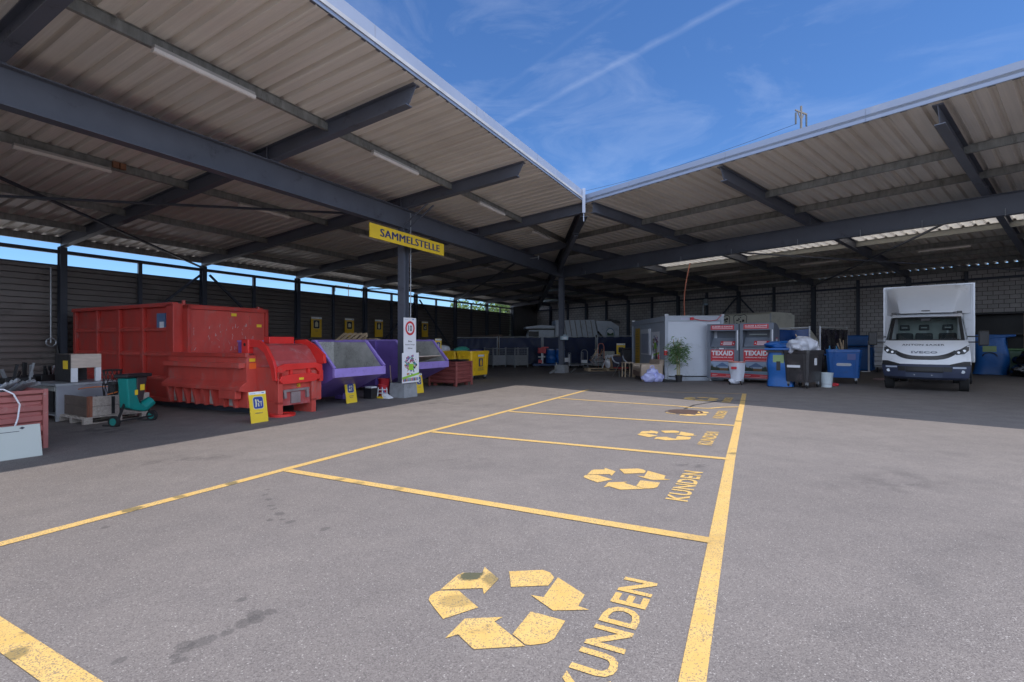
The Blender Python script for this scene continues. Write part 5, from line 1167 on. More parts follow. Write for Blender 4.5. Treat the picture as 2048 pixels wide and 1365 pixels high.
# box on the second column, pipes at its foot
t = thing('junction_box', 'small pale blue electrical box strapped to the second column', 'junction box', PL(-9.55, 23.62, 1.6), RL + HALF - .5)
part('case', MB().box(-.22, .22, -.12, .02, 0, .2), M('pale_blue_box', (.45, .58, .66), .4), t, bevel=.02); part('cover', MB().box(-.1, .1, -.135, -.121, .04, .14), WHTB, t); part('lid', MB().cyl((.06, -.04, .2), (.06, -.04, .28), .09), M('lid_blue_grey', (.25, .32, .38), .5), t)
t = TL('hand_tool', 'grey metal nozzle lying at the left foot of the second plinth', 'tool', -9.9, 22.9); part('nozzle', MB().cyl((0, -.2, .06), (0, .25, .1), .05, .08), GALVL, t); part('hose', MB().tube([(0, .25, .1), (.05, .4, .25), (.08, .45, .55)], .03), GALV, t)
t = TL('hand_tool', 'dark bar leaning at the right foot of the second plinth', 'tool', -9.2, 23.6); part('bar', MB().bar((0, 0, .02), (.3, .1, .25), .05), BLK, t)

# hand trolleys
def trolley(label, x, y, w=.5, l=.85, rz=0):
    t = TW('platform_trolley', label, 'trolley', x, y, 'platform trolleys by the fence', rz)
    part('deck', MB().box(-l/2, l/2, -w/2, w/2, .18, .22), M('pale_deck', (.42, .44, .5), .5), t)
    part('handle', MB().tube([(-l/2, -w/2, .2), (-l/2, -w/2, .95), (-l/2 + .02, w/2, .95), (-l/2, w/2, .2)], .018), GALVL, t)
    for xx in (-l*.35, l*.35):
        for yy in (-w*.4, w*.4): part('wheel', MB().cyl((xx, yy - .02, .08), (xx, yy + .02, .08), .08), BLKR, t)
    return t
trolley('flat trolley with a bent tube handle just right of the second column', 3.95, 30.3, rz=.2)
trolley('second flat trolley with a low white rail, further right along the fence', 5.1, 31.2, l=1.3, rz=.05)
t = TW('hand_truck', 'silver hand truck with a loop handle standing between the flat trolleys', 'hand truck', 4.55, 30.9, None, .1)
part('frame', MB().tube([(-.2, 0, .1), (-.2, 0, 1.0), (-.1, 0, 1.12), (.1, 0, 1.12), (.2, 0, 1.0), (.2, 0, .1)], .02), GALVL, t); part('toe_plate', MB().box(-.22, .22, -.25, .02, .03, .06), GALVL, t)
for x in (-.24, .24): part('wheel', MB().cyl((x - .02, .1, .12), (x + .02, .1, .12), .12), BLKR, t)
part('cross_strap', MB().box(-.2, .2, -.01, .01, .3, .48), WHTB, t)
for x, lab in ((3.45, 'low white bar rack immediately right of the second column'), (6.05, 'low white bar rack beside the heap of cardboard')):
    t = TW('bar_rack', lab, 'rack', x, 31.3)
    for xx in (-.2, .2): part('upright', MB().bar((xx, 0, 0), (xx, 0, .85), .04), WHTB, t)
    part('plate', MB().box(-.18, .18, -.01, .01, .35, .62), WHTB, t)
# cart with clutter, cardboard pallet
t = TW('sack_truck', 'orange-red framed sack truck with a tall rounded handle against the fence', 'hand truck', 5.12, 28.2)
part('frame', MB().tube([(-.17, 0, .1), (-.17, .05, 1.35), (-.1, .06, 1.5), (.1, .06, 1.5), (.17, .05, 1.35), (.17, 0, .1)], .024), M('orange_red_frame', (.55, .18, .12), .4), t)
for x in (-.2, .2): part('wheel', MB().cyl((x - .02, .08, .12), (x + .02, .08, .12), .12), BLKR, t)
for z in (.5, .9): part('rung', MB().bar((-.17, 0, z), (.17, 0, z), .025), GALVL, t)
t = TW('wooden_pallet', 'low pallet under the heap of chairs and cardboard beside the fence', 'pallet', 5.15, 27.0, None, HALF + .1); pallet(t, .9, 2.2, mat=WOODL)
t = TW('shopping_cart', 'wire cart full of twisted scrap on the low pallet, left of the cardboard boxes', 'cart', 4.72, 27.1, dz=.15)
mb = MB()
for k in range(8): z = .15 + .07*k; mb.tube([(-.35, -.25, z), (.3, -.25, z), (.3, .25, z), (-.35, .25, z), (-.35, -.25, z)], .008, 4)
for k in range(10): x = -.35 + .065*k; mb.bar((x, -.25, .15), (x, -.25, .66), .008)
part('wire_basket', mb, GALVL, t)
rnd = random.Random(5)
for k in range(16):
    p = (rnd.uniform(-.4, .35), rnd.uniform(-.2, .2), rnd.uniform(.1, .7)); q = (p[0] + rnd.uniform(-.35, .35), p[1] + rnd.uniform(-.1, .1), p[2] + rnd.uniform(-.1, .45)); part('scrap_piece', MB().bar(p, q, rnd.uniform(.02, .07)), [WOODL, BRAUN, GALVL, BLK][k % 4], t)
part('prop', MB().bar((.2, -.3, 0), (.5, -.3, .75), .04), WHTB, t)
for i, (x, y, sx, sz, lab, mt) in enumerate(((5.3, 26.9, .2, .5, 'white paper sack between the scrap cart and the cardboard box', WHTB), (5.68, 26.8, .34, .62, 'open brown cardboard box on the right of the low pallet', CARD))):
    t = TW('carton', lab, 'box', x, y, None, .25, dz=.15)
    if i: 
        for a_ in ((-sx, sx, -.3, -.28), (-sx, sx, .28, .3)): part('side', MB().box(*a_, 0, sz), mt, t)
        for a_ in ((-sx, -sx + .02, -.279, .279), (sx - .02, sx, -.279, .279)): part('side', MB().box(*a_, 0, sz), mt, t)
        part('flap', MB().hexa([(-sx, -.32, sz), (sx, -.32, sz), (sx, -.3, sz), (-sx, -.3, sz), (-sx, -.45, sz + .08), (sx, -.45, sz + .08), (sx, -.44, sz + .1), (-sx, -.44, sz + .1)]), mt, t)
    else: part('sack', blob(MB(), (0, 0, sz/2), sx, .18, sz/2, 3), mt, t, smooth=True)
t = TW('paper_heap', 'white crumpled paper on top of the cardboard box', 'paper', 5.62, 26.85, dz=.78); part('paper', blob(MB(), (0, 0, 0), .38, .25, .12, 9, amp=.4), WHTB, t, smooth=True)
t = TW('carton', 'grey carton standing behind the cardboard heap', 'box', 5.6, 28.6); part('case', MB().box(-.3, .32, -.25, .25, 0, 1.05), M('grey_card', (.36, .38, .36), .7), t, bevel=.01); part('tape', MB().box(-.3, .32, -.256, -.252, .7, .75), WHTB, t)
t = TW('floor_mat', 'light grey mat lying in front of the cardboard heap', 'mat', 4.6, 25.3, None, .1); part('sheet', MB().box(-1.6, 1.0, -.9, .8, 0, .01), M('pale_mat', (.17, .165, .17), .8), t)
# yellow board and dark bin left of the office
t = TW('notice_board', 'yellow board with a dark square symbol behind the dark bin, left of the office container', 'sign', 6.12, 27.6, dz=.5); board(t, .48, 1.0, 'bottle', [], panel=DK)
t = TW('wheeled_bin', 'dark wheeled bin between the yellow board and the grey office container', 'bin', 6.22, 26.2); part('body', MB().prism([(-.34, .08), (.34, .08), (.40, 1.18), (-.40, 1.18)], -.35, .35, 'y'), GREYD, t, bevel=.03); part('lid', MB().box(-.44, .44, -.40, .40, 1.185, 1.25), GREYD, t, bevel=.02)
for x in (-.3, .3): part('wheel', MB().cyl((x - .04, -.3, .08), (x + .04, -.3, .08), .08), BLKR, t)
# camp chair
t = TW('camping_chair', 'folding camp chair with pale armrests and a red seat, left of the beige sofa', 'chair', 4.95, 22.3, None, .4)
part('seat', MB().box(-.25, .25, -.22, .22, .38, .41), REDI, t)
part('seat_cover', MB().box(-.22, .22, -.2, .2, .412, .44), BLK, t); part('backrest', MB().hexa([(-.25, .22, .4), (.25, .22, .4), (.25, .25, .4), (-.25, .25, .4), (-.27, .34, .9), (.27, .34, .9), (.27, .37, .9), (-.27, .37, .9)]), M('dark_navy_cloth', (.03, .03, .05), .8), t)
for x in (-.27, .27):
    part('leg', MB().bar((x, -.26, 0), (-x*.2, .25, .42), .025), GALV, t); part('leg', MB().bar((x, .28, 0), (x, -.24, .55), .025), GALV, t); part('armrest', MB().tube([(x*1.1, -.25, .62), (x*1.15, 0, .64), (x*1.1, .2, .75), (x*1.1, .3, .92)], .03), M('pale_armrest', (.42, .46, .52), .4), t)
# sofa
t = TW('sofa', 'worn beige two-seat sofa against the left side of the grey office container', 'sofa', 5.66, 20.55, None, -HALF - .06)
part('base', MB().box(-1.0, .95, -.42, .40, .14, .36), SOFA, t, bevel=.03)
part('seat_cushion', MB().box(-.72, .0, -.44, .22, .36, .5), SOFA, t, bevel=.05); part('seat_cushion', MB().box(.02, .70, -.44, .22, .36, .5), SOFA, t, bevel=.05)
part('backrest', MB().hexa([(-1.0, .20, .36), (.95, .20, .36), (.95, .42, .36), (-1.0, .42, .36), (-1.0, .32, .80), (.95, .32, .86), (.95, .5, .84), (-1.0, .5, .80)]), SOFA, t, bevel=.05)
part('armrest', MB().box(.72, 1.0, -.45, .42, .14, .66), SOFA, t, bevel=.05); part('armrest', MB().box(-1.02, -.74, -.45, .42, .14, .62), SOFA, t, bevel=.05)
part('front_valance', MB().box(-.72, .70, -.452, -.425, .14, .34), SOFAD, t)
for x in (-.9, .88):
    for y in (-.36, .34): part('foot', MB().box(x - .04, x + .04, y - .04, y + .04, 0, .14), WOODL, t)
t = TW('side_table', 'small pale wooden stand beside the far end of the sofa', 'table', 5.15, 21.9, None, .2)
part('top', MB().box(-.22, .22, -.2, .2, .62, .66), SOFA, t)
for x in (-.18, .18):
    for y in (-.16, .16): part('leg', MB().bar((x, y, 0), (x, y, .62), .04), WOODL, t)
for i, (x, y, c, lab) in enumerate(((6.16, 21.1, WHTB, 'small white bottle standing on the sofa back'), (6.18, 20.6, BLK, 'dark bottle standing on the sofa back'), (6.20, 20.3, REDI, 'red bottle standing on the sofa back'))):
    t = TW('bottle', lab, 'bottle', x*.98, y, dz=.80); part('glass', MB().lathe([(.045, 0), (.045, .16), (.04, .2), (.018, .24), (.018, .3)], 10), c, t, smooth=True)
# lilac bags
for i, (x, y, s, lab) in enumerate(((5.22, 18.75, .24, 'left lilac-white plastic bag on the ground before the sofa'), (5.6, 18.85, .22, 'right lilac-white plastic bag on the ground before the sofa'), (5.42, 18.95, .2, 'upper lilac-white bag with looped handles on top of the two'))):
    t = TW('plastic_bag', lab, 'bag', x, y, 'lilac bags before the sofa', dz=[.17, .16, .38][i]); part('film', blob(MB(), (0, 0, 0), s, s*.8, s*.8, 20 + i, amp=.26, flat=.8), BAGL, t, smooth=True)
    if i == 2: part('handle', MB().tube([(-.1, 0, .12), (-.06, 0, .24), (.04, 0, .24), (.08, 0, .12)], .02), BAGL, t)
# ================================================================== OFFICE CONTAINER
OC = TW('office_container', 'light grey site office container with a shuttered window and a red socket', 'container', 6.05, 19.4, None, rad(-1.4))
OW, OD, OH = 2.30, 6.0, 2.56
part('end_wall', MB().box(.1, OW - .1, .05, .09, .2, OH - .2), M('pale_grey_container', (.62, .66, .74), .45, 0, .04, 1.2, dirt=((.35, .37, .4), .2, 2)), OC)
part('side_wall', MB().box(.05, .09, .1, OD - .1, .2, OH - .2), GREYP, OC); part('side_wall', MB().box(OW - .09, OW - .05, .1, OD - .1, .2, OH - .2), GREYP, OC); part('rear_wall', MB().box(.1, OW - .1, OD - .09, OD - .05, .2, OH - .2), GREYP, OC)
for x in (0, OW - .12):
    for y in (0, OD - .12): part('corner_post', MB().box(x, x + .12, y, y + .12, 0, OH), GREYP, OC, bevel=.01); part('corner_casting', MB().box(x - .01, x + .13, y - .01, y + .13, OH, OH + .08), M('pale_casting', (.52, .54, .58), .5), OC)
for z0, z1 in ((.0, .16), (OH - .2, OH)):
    part('frame_rail', MB().box(.12, OW - .12, 0, .12, z0, z1), GREYP, OC, bevel=.008); part('frame_rail', MB().box(0, .12, .12, OD - .12, z0, z1), GREYP, OC, bevel=.008)
    part('frame_rail', MB().box(OW - .12, OW, .12, OD - .12, z0, z1), GREYP, OC); part('frame_rail', MB().box(.12, OW - .12, OD - .12, OD, z0, z1), GREYP, OC)
part('roof', MB().box(.05, OW - .05, .05, OD - .05, OH - .03, OH + .02), GREYP, OC)
part('floor', MB().box(.12, OW - .12, .12, OD - .12, .05, .15), GREYP, OC)
# window with roller shutter on the long side (faces -x)
w = part('window', MB().box(-.02, .049, 2.35, 3.95, .95, 2.12), WHT, OC, bevel=.006)
mb = MB()
for k in range(17): z = 1.02 + .056*k; mb.prism([(-.022, z), (-.036, z + .01), (-.036, z + .042), (-.022, z + .05)], 2.50, 3.80, 'y')
part('roller_shutter', mb, M('shutter_grey', (.36, .40, .50), .5), w)
part('shutter_box', MB().box(-.05, -.021, 2.4, 3.9, 1.92, 2.12), WHT, w)
t = thing('poster', 'colourful collage poster with a green band on the office container beside its window', 'poster', MX[OC.name] @ Vector((-.005, .98 + .75, .55)), rad(-1.7) - HALF)
t.matrix_world = MX[OC.name] @ Matrix.Translation((.0, 1.45, .72)) @ Matrix.Rotation(-HALF, 4, 'Z'); MX[t.name] = t.matrix_world.copy(); poster(t, 1.25, 1.25, 9)
t = thing('notice_board', 'tall amber price board at the far end of the office container side', 'sign', (0, 0, 0)); t.matrix_world = MX[OC.name] @ Matrix.Translation((.0, 4.75, .25)) @ Matrix.Rotation(-HALF, 4, 'Z'); MX[t.name] = t.matrix_world.copy()
part('panel', MB().box(-.45, .45, 0, .012, 0, 1.95), YELD, t)
mb = MB()
for k, ww in enumerate((.12, .5, .5, .6, .0, .7, .7, .7, .3, .0, .7, .7, .6)):
    z = 1.78 - .12*k
    if ww: mb.box(-ww/2, ww/2, -.006, -.001, z, z + .022)
part('printed_line', mb, M('brown_ink', (.20, .12, .02), .5), t)
mb = MB(); mb.box(.62, .95, -.003, .0, OH - .15, OH - .06); part('plate', mb, M('label_lilac', (.5, .5, .62), .5), OC)
part('red_socket', MB().box(.97, 1.10, -.08, -.001, OH - .16, OH - .05), REDI, OC, bevel=.01)
mb = MB(); mb.tube([(1.05, -.06, OH - .1), (1.3, -.07, OH - .16), (1.7, -.07, OH - .2), (2.0, -.06, OH - .16), (2.1, -.05, OH - .05), (2.22, .0, OH + .06)], .013); part('red_lead', mb, REDI, OC)
pa = Vector((8.45, 23.3, 5.22)); p0 = Vector((7.35, 20.9, OH + .0))
qs = []
for i in range(13): k = i/12; v = pa.lerp(p0, k); v.x += -.12*sin(pi*k); v.z += -.1*sin(pi*k); qs.append(tuple(v))
solo('cable', MB().tube(qs, .024), M('salmon_cable', (.60, .20, .13), .5), 'long salmon-red cable hanging from the roof beam down to the office container', 'cable')
t = TW('red_lantern', 'small red lamp on a grey stand at the office container corner', 'lamp', 6.02, 18.95); part('stand', MB().cyl((0, 0, 0), (0, 0, 1.5), .025), GALVL, t); part('housing', MB().cyl((-.1, -.03, 1.02), (-.1, -.03, 1.2), .07), REDI, t, bevel=.01); part('cap', MB().cyl((-.1, -.03, 1.2), (-.1, -.03, 1.24), .05), WHTB, t); part('foot', MB().lathe([(.34, 0), (.34, .06), (.1, .09)], 18), BLKR, t)
# bamboo plant
t = TW('bamboo_plant', 'tall green potted bamboo before the grey office container', 'plant', 6.37, 18.75); part('pot', MB().lathe([(.11, 0), (.135, .26), (.145, .27), (.12, .25)], 16), BLK, t)
rnd = random.Random(21); stems = []
for i in range(7):
    x, y = rnd.uniform(-.06, .06), rnd.uniform(-.06, .06); h = rnd.uniform(1.35, 1.85); dx, dy = rnd.uniform(-.16, .16), rnd.uniform(-.14, .14)
    pts = [(x + dx*k*k/16, y + dy*k*k/16, .2 + (h - .2)*k/4) for k in range(5)]; stems.append((pts, h)); part('stem', MB().tube(pts, .012, 6), M('bamboo_cane', (.42, .36, .18), .5), t)
mb = MB()
for i in range(1000):
    pts, h = rnd.choice(stems); k = min(3.99, rnd.triangular(1.1, 4, 3.0)); j = int(k); f = k - j; p = Vector(pts[j]).lerp(Vector(pts[j + 1]), f)
    a = rnd.uniform(0, 2*pi); r = rnd.uniform(.05, .42)*(1.15 - abs(k - 2.6)*.3); c = p + Vector((cos(a)*r, sin(a)*r, rnd.uniform(-.14, .12)))
    d = Vector((cos(a + rnd.uniform(-.6, .6)), sin(a + rnd.uniform(-.6, .6)), rnd.uniform(-.9, .3))).normalized(); l = rnd.uniform(.11, .20); w_ = d.cross(Vector((rnd.uniform(-1, 1), rnd.uniform(-1, 1), 1))).normalized()*.019
    mb.add([tuple(c - d*l*.5), tuple(c + w_), tuple(c + d*l*.5), tuple(c - w_)], [(0, 1, 2, 3)])
part('foliage', mb, LEAFB, t)
# ================================================================== TEXTILE COLLECTORS
def collector(t, open_hatch):
    w, d, h = 1.14, 1.15, 2.2; g = GREYC
    zc0, zc1 = 1.30, 1.93      # chute opening
    part('lower_body', MB().box(-w/2, w/2, 0, d, .12, zc0), g, t, bevel=.008)
    part('head', MB().prism([(0, zc1), (d, zc1), (d, 1.98), (.75, 2.14), (.4, h), (0, h)], -w/2, w/2, 'x'), g, t, bevel=.008)
    for x in (-w/2, w/2 - .11): part('cheek', MB().box(x, x + .11, .0, d, zc0 + .001, zc1 - .001), g, t)
    part('back_panel', MB().box(-w/2 + .11, w/2 - .11, .62, .66, zc0 + .001, zc1 - .001), GREYC, t)
    y1 = .05 if open_hatch else .12
    part('drum_flap', MB().hexa([(-w/2 + .12, y1, zc0 + .02), (w/2 - .12, y1, zc0 + .02), (w/2 - .12, y1 + .04, zc0 + .02), (-w/2 + .12, y1 + .04, zc0 + .02), (-w/2 + .12, .36, zc0 + .36), (w/2 - .12, .36, zc0 + .36), (w/2 - .12, .40, zc0 + .34), (-w/2 + .12, .40, zc0 + .34)]), M('flap_grey', (.19, .22, .27), .4), t)
    if not open_hatch: part('inner_bar', MB().box(-w/2 + .25, w/2 - .3, .42, .45, 1.76, 1.80), M('pale_bar', (.4, .45, .45), .4), t)
    part('white_edge', MB().box(w/2 - .06, w/2 - .02, -.006, -.001, zc0 - .1, zc1 + .02), WHTB, t)
    mb = MB(); mb.box(-w/2 + .14, w/2 - .16, -.006, -.001, 1.98, 2.15); part('header_label', mb, REDI, t)
    mb = MB(); text(mb, 'KLEIDER & SCHUHE', -w/2 + .19, w/2 - .21, 2.06, 2.12, front(-.009), .035); mb.box(-w/2 + .19, w/2 - .21, -.009, -.0065, 2.015, 2.03); part('lettering', mb, WHTB, t)
    mb = MB(); a0, a1 = -.12, .40
    fl = lambda x, z: (x, y1 - .006 + (z - zc0 - .02)*(.36 - y1)/.34, z)
    decal(mb, [(a0, zc0 + .08), (a1, zc0 + .08), (a1, zc0 + .24), (a0, zc0 + .24)], fn=fl); part('flap_label', mb, REDI, t)
    mb = MB(); f2 = lambda x, z: (x, y1 - .010 + (z - zc0 - .02)*(.36 - y1)/.34, z)
    for k in range(3): decal(mb, [(a0 + .1, zc0 + .10 + .045*k), (a1 - .1, zc0 + .10 + .045*k), (a1 - .1, zc0 + .13 + .045*k), (a0 + .1, zc0 + .13 + .045*k)], fn=f2)
    for x in (a0 + .05, a1 - .05): decal(mb, [(x - .025, zc0 + .13), (x + .025, zc0 + .13), (x, zc0 + .20)], fn=f2)
    part('flap_print', mb, WHTB, t)
    mb = MB(); mb.box(-w/2 + .14, w/2 - .16, -.006, -.001, .78, 1.22); part('logo_label', mb, REDI, t)
    mb = MB(); text(mb, 'TEXAID', -w/2 + .17, w/2 - .19, 1.0, 1.18, front(-.009), .05); text(mb, 'GEMEINSAM F\u00dcR ALLE', -w/2 + .2, w/2 - .22, .91, .955, front(-.009), .03); mb.box(-w/2 + .2, w/2 - .2, -.009, -.0065, .80, .812); part('lettering', mb, WHTB, t)
    # landscape print
    mb = MB(); X0, X1 = -w/2 + .14, w/2 - .16
    L = [M('print_sky', (.30, .40, .55), .5), M('print_mountain', (.10, .17, .32), .5), M('print_forest', (.02, .035, .02), .5), M('print_water', (.18, .28, .36), .5), M('print_autumn', (.16, .09, .03), .5), REDI]
    mb.m = 0; decal(mb, [(X0, .20), (X1, .20), (X1, .765), (X0, .765)], -.004)
    mb.m = 1; decal(mb, [(X0 + .18, .58), (X0 + .3, .66), (X0 + .42, .735), (X0 + .55, .66), (X0 + .68, .58)], -.006)
    mb.m = 4; decal(mb, [(X0, .42), (X1, .42), (X1, .56), (X1 - .1, .60), (X1 - .25, .52), (X0 + .3, .52), (X0 + .1, .56), (X0, .6)], -.008)
    mb.m = 2; rnd = random.Random(2)
    for k in range(13): x = X0 + .03 + (k % 7)*.045 + (0 if k < 7 else .62); hh = rnd.uniform(.12, .24)*(1 - .08*(k % 7)); decal(mb, [(x - .04, .43), (x + .04, .43), (x, .43 + hh + .05)], -.010 - .0002*k)
    mb.m = 3; decal(mb, [(X0, .26), (X1, .26), (X1, .40), (X0 + .3, .41), (X0, .38)], -.0095)
    mb.m = 5; decal(mb, [(X0, .17), (X1, .17), (X1, .30), (X0, .33)], -.014)
    part('landscape_print', mb, L, t)
    mb = MB()
    for x0, x1, z in ((.05, .25, .26), (.05, .2, .235), (.55, .8, .25), (.05, .78, .19)): mb.box(X0 + x0, X0 + x1, -.017, -.0145, z, z + .012)
    mb.lathe([(.03, 0), (.03, .001)], 10, (0, -5, 0)) if 0 else None
    part('small_print', mb, M('pale_pink_print', (.7, .55, .55), .5), t)
    for x in (-w/2 + .1, w/2 - .1):
        for y in (.1, d - .1): part('foot', MB().box(x - .03, x + .03, y - .03, y + .03, 0, .12), GALVL, t)
ee = Vector((.788, -.616, 0)); pc = Vector((9.40, 17.60, 0)); rzc = math.atan2(-.616, .788)
T2 = thing('textile_collector', 'grey textile collector with red labels, right one of the pair, closed flap', 'textile bin', onground(pc - ee*.59), rzc, 'textile collectors'); collector(T2, False)
T1 = thing('textile_collector', 'grey textile collector with red labels, left one beside the office container', 'textile bin', onground(pc - ee*1.76), rzc, 'textile collectors'); collector(T1, True)
part('paper_note', MB().box(-.12, .04, -.004, .0, 1.235, 1.285), WHTB, T1); part('strap', MB().bar((-.2, -.01, 1.33), (-.32, -.02, 1.15), .012), GALVL, T1); part('strap', MB().bar((.12, -.01, 1.33), (.12, -.02, 1.1), .012), GALVL, T1)
mb = MB(); mb.box(.571, .575, .42, .72, 1.42, 1.62); part('side_label', mb, WHTB, T2); mb = MB(); mb.box(.571, .577, .40, .74, 1.62, 1.66); part('side_label_band', mb, REDI, T2)
# white bag trolley between them
t = TW('bag_trolley', 'white sack on a small wheeled frame, before the gap between the textile collectors', 'sack trolley', 7.95, 17.35, None, -.7)
mb = MB(); mb.grid(16, 10, lambda u, v: ((.20 + .07*v + .02*sin(5*2*pi*u + 3*v))*cos(2*pi*u), (.17 + .05*v + .015*sin(4*2*pi*u))*sin(2*pi*u), .12 + .68*v + .02*sin(9*u))); part('sack', mb, BAGW, t, smooth=True)
part('hoop', MB().tube([(.28*cos(a), .23*sin(a), .80) for a in [i*pi/8 for i in range(17)]], .02), M('salmon_hoop', (.6, .25, .2), .5), t)
part('red_print', MB().box(-.13, .05, -.232, -.225, .55, .64), REDI, t); part('sack_hem', blob(MB(), (-.08, -.06, .12), .17, .15, .10, 33, amp=.3), BAGW, t, smooth=True)
for x in (-.2, .2):
    part('leg', MB().bar((x, -.15, .05), (x, -.1, .2), .02), GALVL, t); part('wheel', MB().cyl((x - .015, -.15, .05), (x + .015, -.15, .05), .05), BLKR, t)
# blue bag container with lid
t = TW('bulk_bag', 'tall blue woven bulk bag under a blue lid, right of the textile collectors', 'bulk bag', 9.03, 16.48, None, -.6)
mb = MB(); mb.grid(24, 16, lambda u, v: ((lambda a, k: (k*max(-1, min(1, 1.25*cos(a)))*.38, k*max(-1, min(1, 1.25*sin(a)))*.36, .02 + 1.12*v))(2*pi*u, 1 + .05*sin(9*v + 3*u) + .04*sin(pi*v)))); part('sack', mb, BLUT, t, smooth=True)
part('lid', MB().box(-.45, .45, -.42, .42, 1.22, 1.29), BLUP, t, bevel=.02); part('opening', MB().box(-.4, .4, -.38, .38, 1.14, 1.21), BLK, t)
part('top_bag', blob(MB(), (-.1, 0, 1.38), .36, .3, .13, 8, amp=.4), BLUT, t, smooth=True)
part('printed_panel', MB().box(-.2, .12, -.385, -.375, .78, 1.06), M('print_olive', (.25, .35, .15), .5), t); part('black_print', MB().box(-.1, .02, -.392, -.386, .55, .85), BLK, t)
# black wheeled bin with papers
t = TW('wheeled_bin', 'black wheeled bin overflowing with white bags, right of the textile collectors', 'bin', 9.52, 16.05, None, rad(-55)); bin_(t, .80, 1.08, 1.22, GREYD, GREYD, taper=.86)
mb = MB(); mb.box(-.26, .14, -.525, -.518, .66, .74); part('white_label', mb, WHTB, t); mb = MB(); mb.box(.382, .39, -.1, .06, .74, .96); part('white_notice', mb, WHTB, t)
part('side_handle', MB().box(-.52, -.43, -.46, -.33, .5, 1.15), GREYD, t, bevel=.02)
for i, (x, y, z, sx, sy, sz, lab) in enumerate(((9.22, 15.85, 1.34, .28, .28, .22, 'left white bag heaped in the black wheeled bin'), (9.55, 16.1, 1.40, .32, .3, .27, 'big white bag in the middle of the black wheeled bin'), (9.82, 16.2, 1.34, .26, .28, .23, 'right white bag hanging over the black wheeled bin'))):
    t = thing('rubbish_bag', lab, 'bag', (x, y, z), 0, 'white bags in the black bin'); part('film', blob(MB(), (0, 0, 0), sx, sy, sz, 60 + i, 34, 24, amp=.38), BAGW, t, smooth=True)
# white bucket and broom
t = TW('bucket', 'white plastic bucket on the asphalt between the black and blue wheeled bins', 'bucket', 10.28, 16.05); part('pail', MB().lathe([(.15, 0), (.19, .44), (.205, .45), (.2, .47), (.185, .47), (.15, .03)], 24), M('pale_blue_white', (.55, .62, .66), .4), t, smooth=True); part('band', MB().lathe([(.162, .1), (.168, .1), (.169, .115), (.163, .115)], 24), GALVL, t)
t = TW('broom', 'long broom handle leaning from the fence to the white bucket', 'broom', 10.4, 16.5); part('handle', MB().cyl((-.08, 0, .3), (-.35, .9, 1.75), .016), WOODL, t); part('head', MB().box(-.17, .13, -.05, .05, .2, .3), BLKR, t)
# blue wheeled bin
t = TW('wheeled_bin', 'blue wheeled bin with a silver badge, left of the white truck', 'bin', 11.92, 17.65, None, rad(-33)); bin_(t, 1.04, .92, 1.2, BLUP, BLUP, taper=.86)
mb = MB(); decal(mb, rrect(-.22, .22, .62, .72, .05), -.452); part('badge', mb, GALVL, t)
mb = MB(); mb.box(.1, .34, -.478, -.474, .84, 1.05); part('faded_label', mb, M('faded_blue_label', (.12, .16, .42), .5), t)
t = thing('wood_sticks', 'bundle of thin wooden sticks standing in the blue wheeled bin', 'sticks', (12.0, 17.7, .9), 0)
for i in range(7): rnd = random.Random(i + 3); part('stick', MB().bar((rnd.uniform(-.1, .1), 0, 0), (-.15 + rnd.uniform(-.15, .05), rnd.uniform(-.1, .1), .62 + rnd.uniform(-.1, .1)), .022), WOODL, t)
for i, x in enumerate((11.35, 11.6)): t = thing('bottle', ['left', 'right'][i] + ' pale blue bottle cap showing over the rim of the blue wheeled bin', 'bottle', (x, 17.55, 1.0)); part('glass', MB().lathe([(.05, 0), (.05, .22), (.02, .3), (.02, .36)], 10), M('cyan_plastic', (.05, .22, .40), .4), t, smooth=True)
t = TW('rag', 'red rag under the blue wheeled bin beside the bucket', 'rag', 10.75, 16.35); part('cloth', blob(MB(), (0, 0, .05), .13, .1, .06, 5), REDI, t, smooth=True)
# blue bag behind
t = TW('bulk_bag', 'large blue woven bag standing near the block wall left of the truck', 'bulk bag', 17.55, 25.0, None, rad(-42))
mb = MB(); mb.box(-.72, .72, -.6, .6, .02, 1.2); part('lower_bag', mb, BLUT, t, bevel=.09); part('upper_bag', MB().box(-.78, .70, -.62, .6, 1.22, 1.78), BLUT, t, bevel=.08)
t = TW('drawer_trolley', 'white trolley of shallow drawers left of the truck mirror', 'trolley', 17.6, 23.3, None, rad(-42))
part('frame', MB().box(-.3, .3, -.3, .3, .25, .3), GALVL, t)
for k in range(6): part('drawer', MB().box(-.3, .3, -.3, .3, .34 + .21*k, .52 + .21*k), M('drawer_white', (.48, .50, .54), .45), t, bevel=.01)
for x in (-.3, .3): part('post', MB().bar((x, .32, .2), (x, .32, 1.7), .03), GALVL, t)
for x in (-.22, .22): part('wheel', MB().cyl((x, -.22, .12), (x + .04, -.22, .12), .12), BLKR, t)
t = TW('white_post', 'thin white stand pipe just left of the drawer trolley', 'post', 17.15, 23.6); part('pipe', MB().bar((0, 0, .02), (0, 0, 1.5), .05), WHTB, t); part('foot', MB().box(-.35, .05, -.05, .05, 0, .03), WHTB, t)
t = TW('glove', 'pale glove lying on the ground right of the blue wheeled bin', 'glove', 13.9, 18.6); part('cloth', blob(MB(), (0, 0, .04), .22, .08, .05, 8), M('pale_pink_cloth', (.4, .28, .28), .8), t, smooth=True)

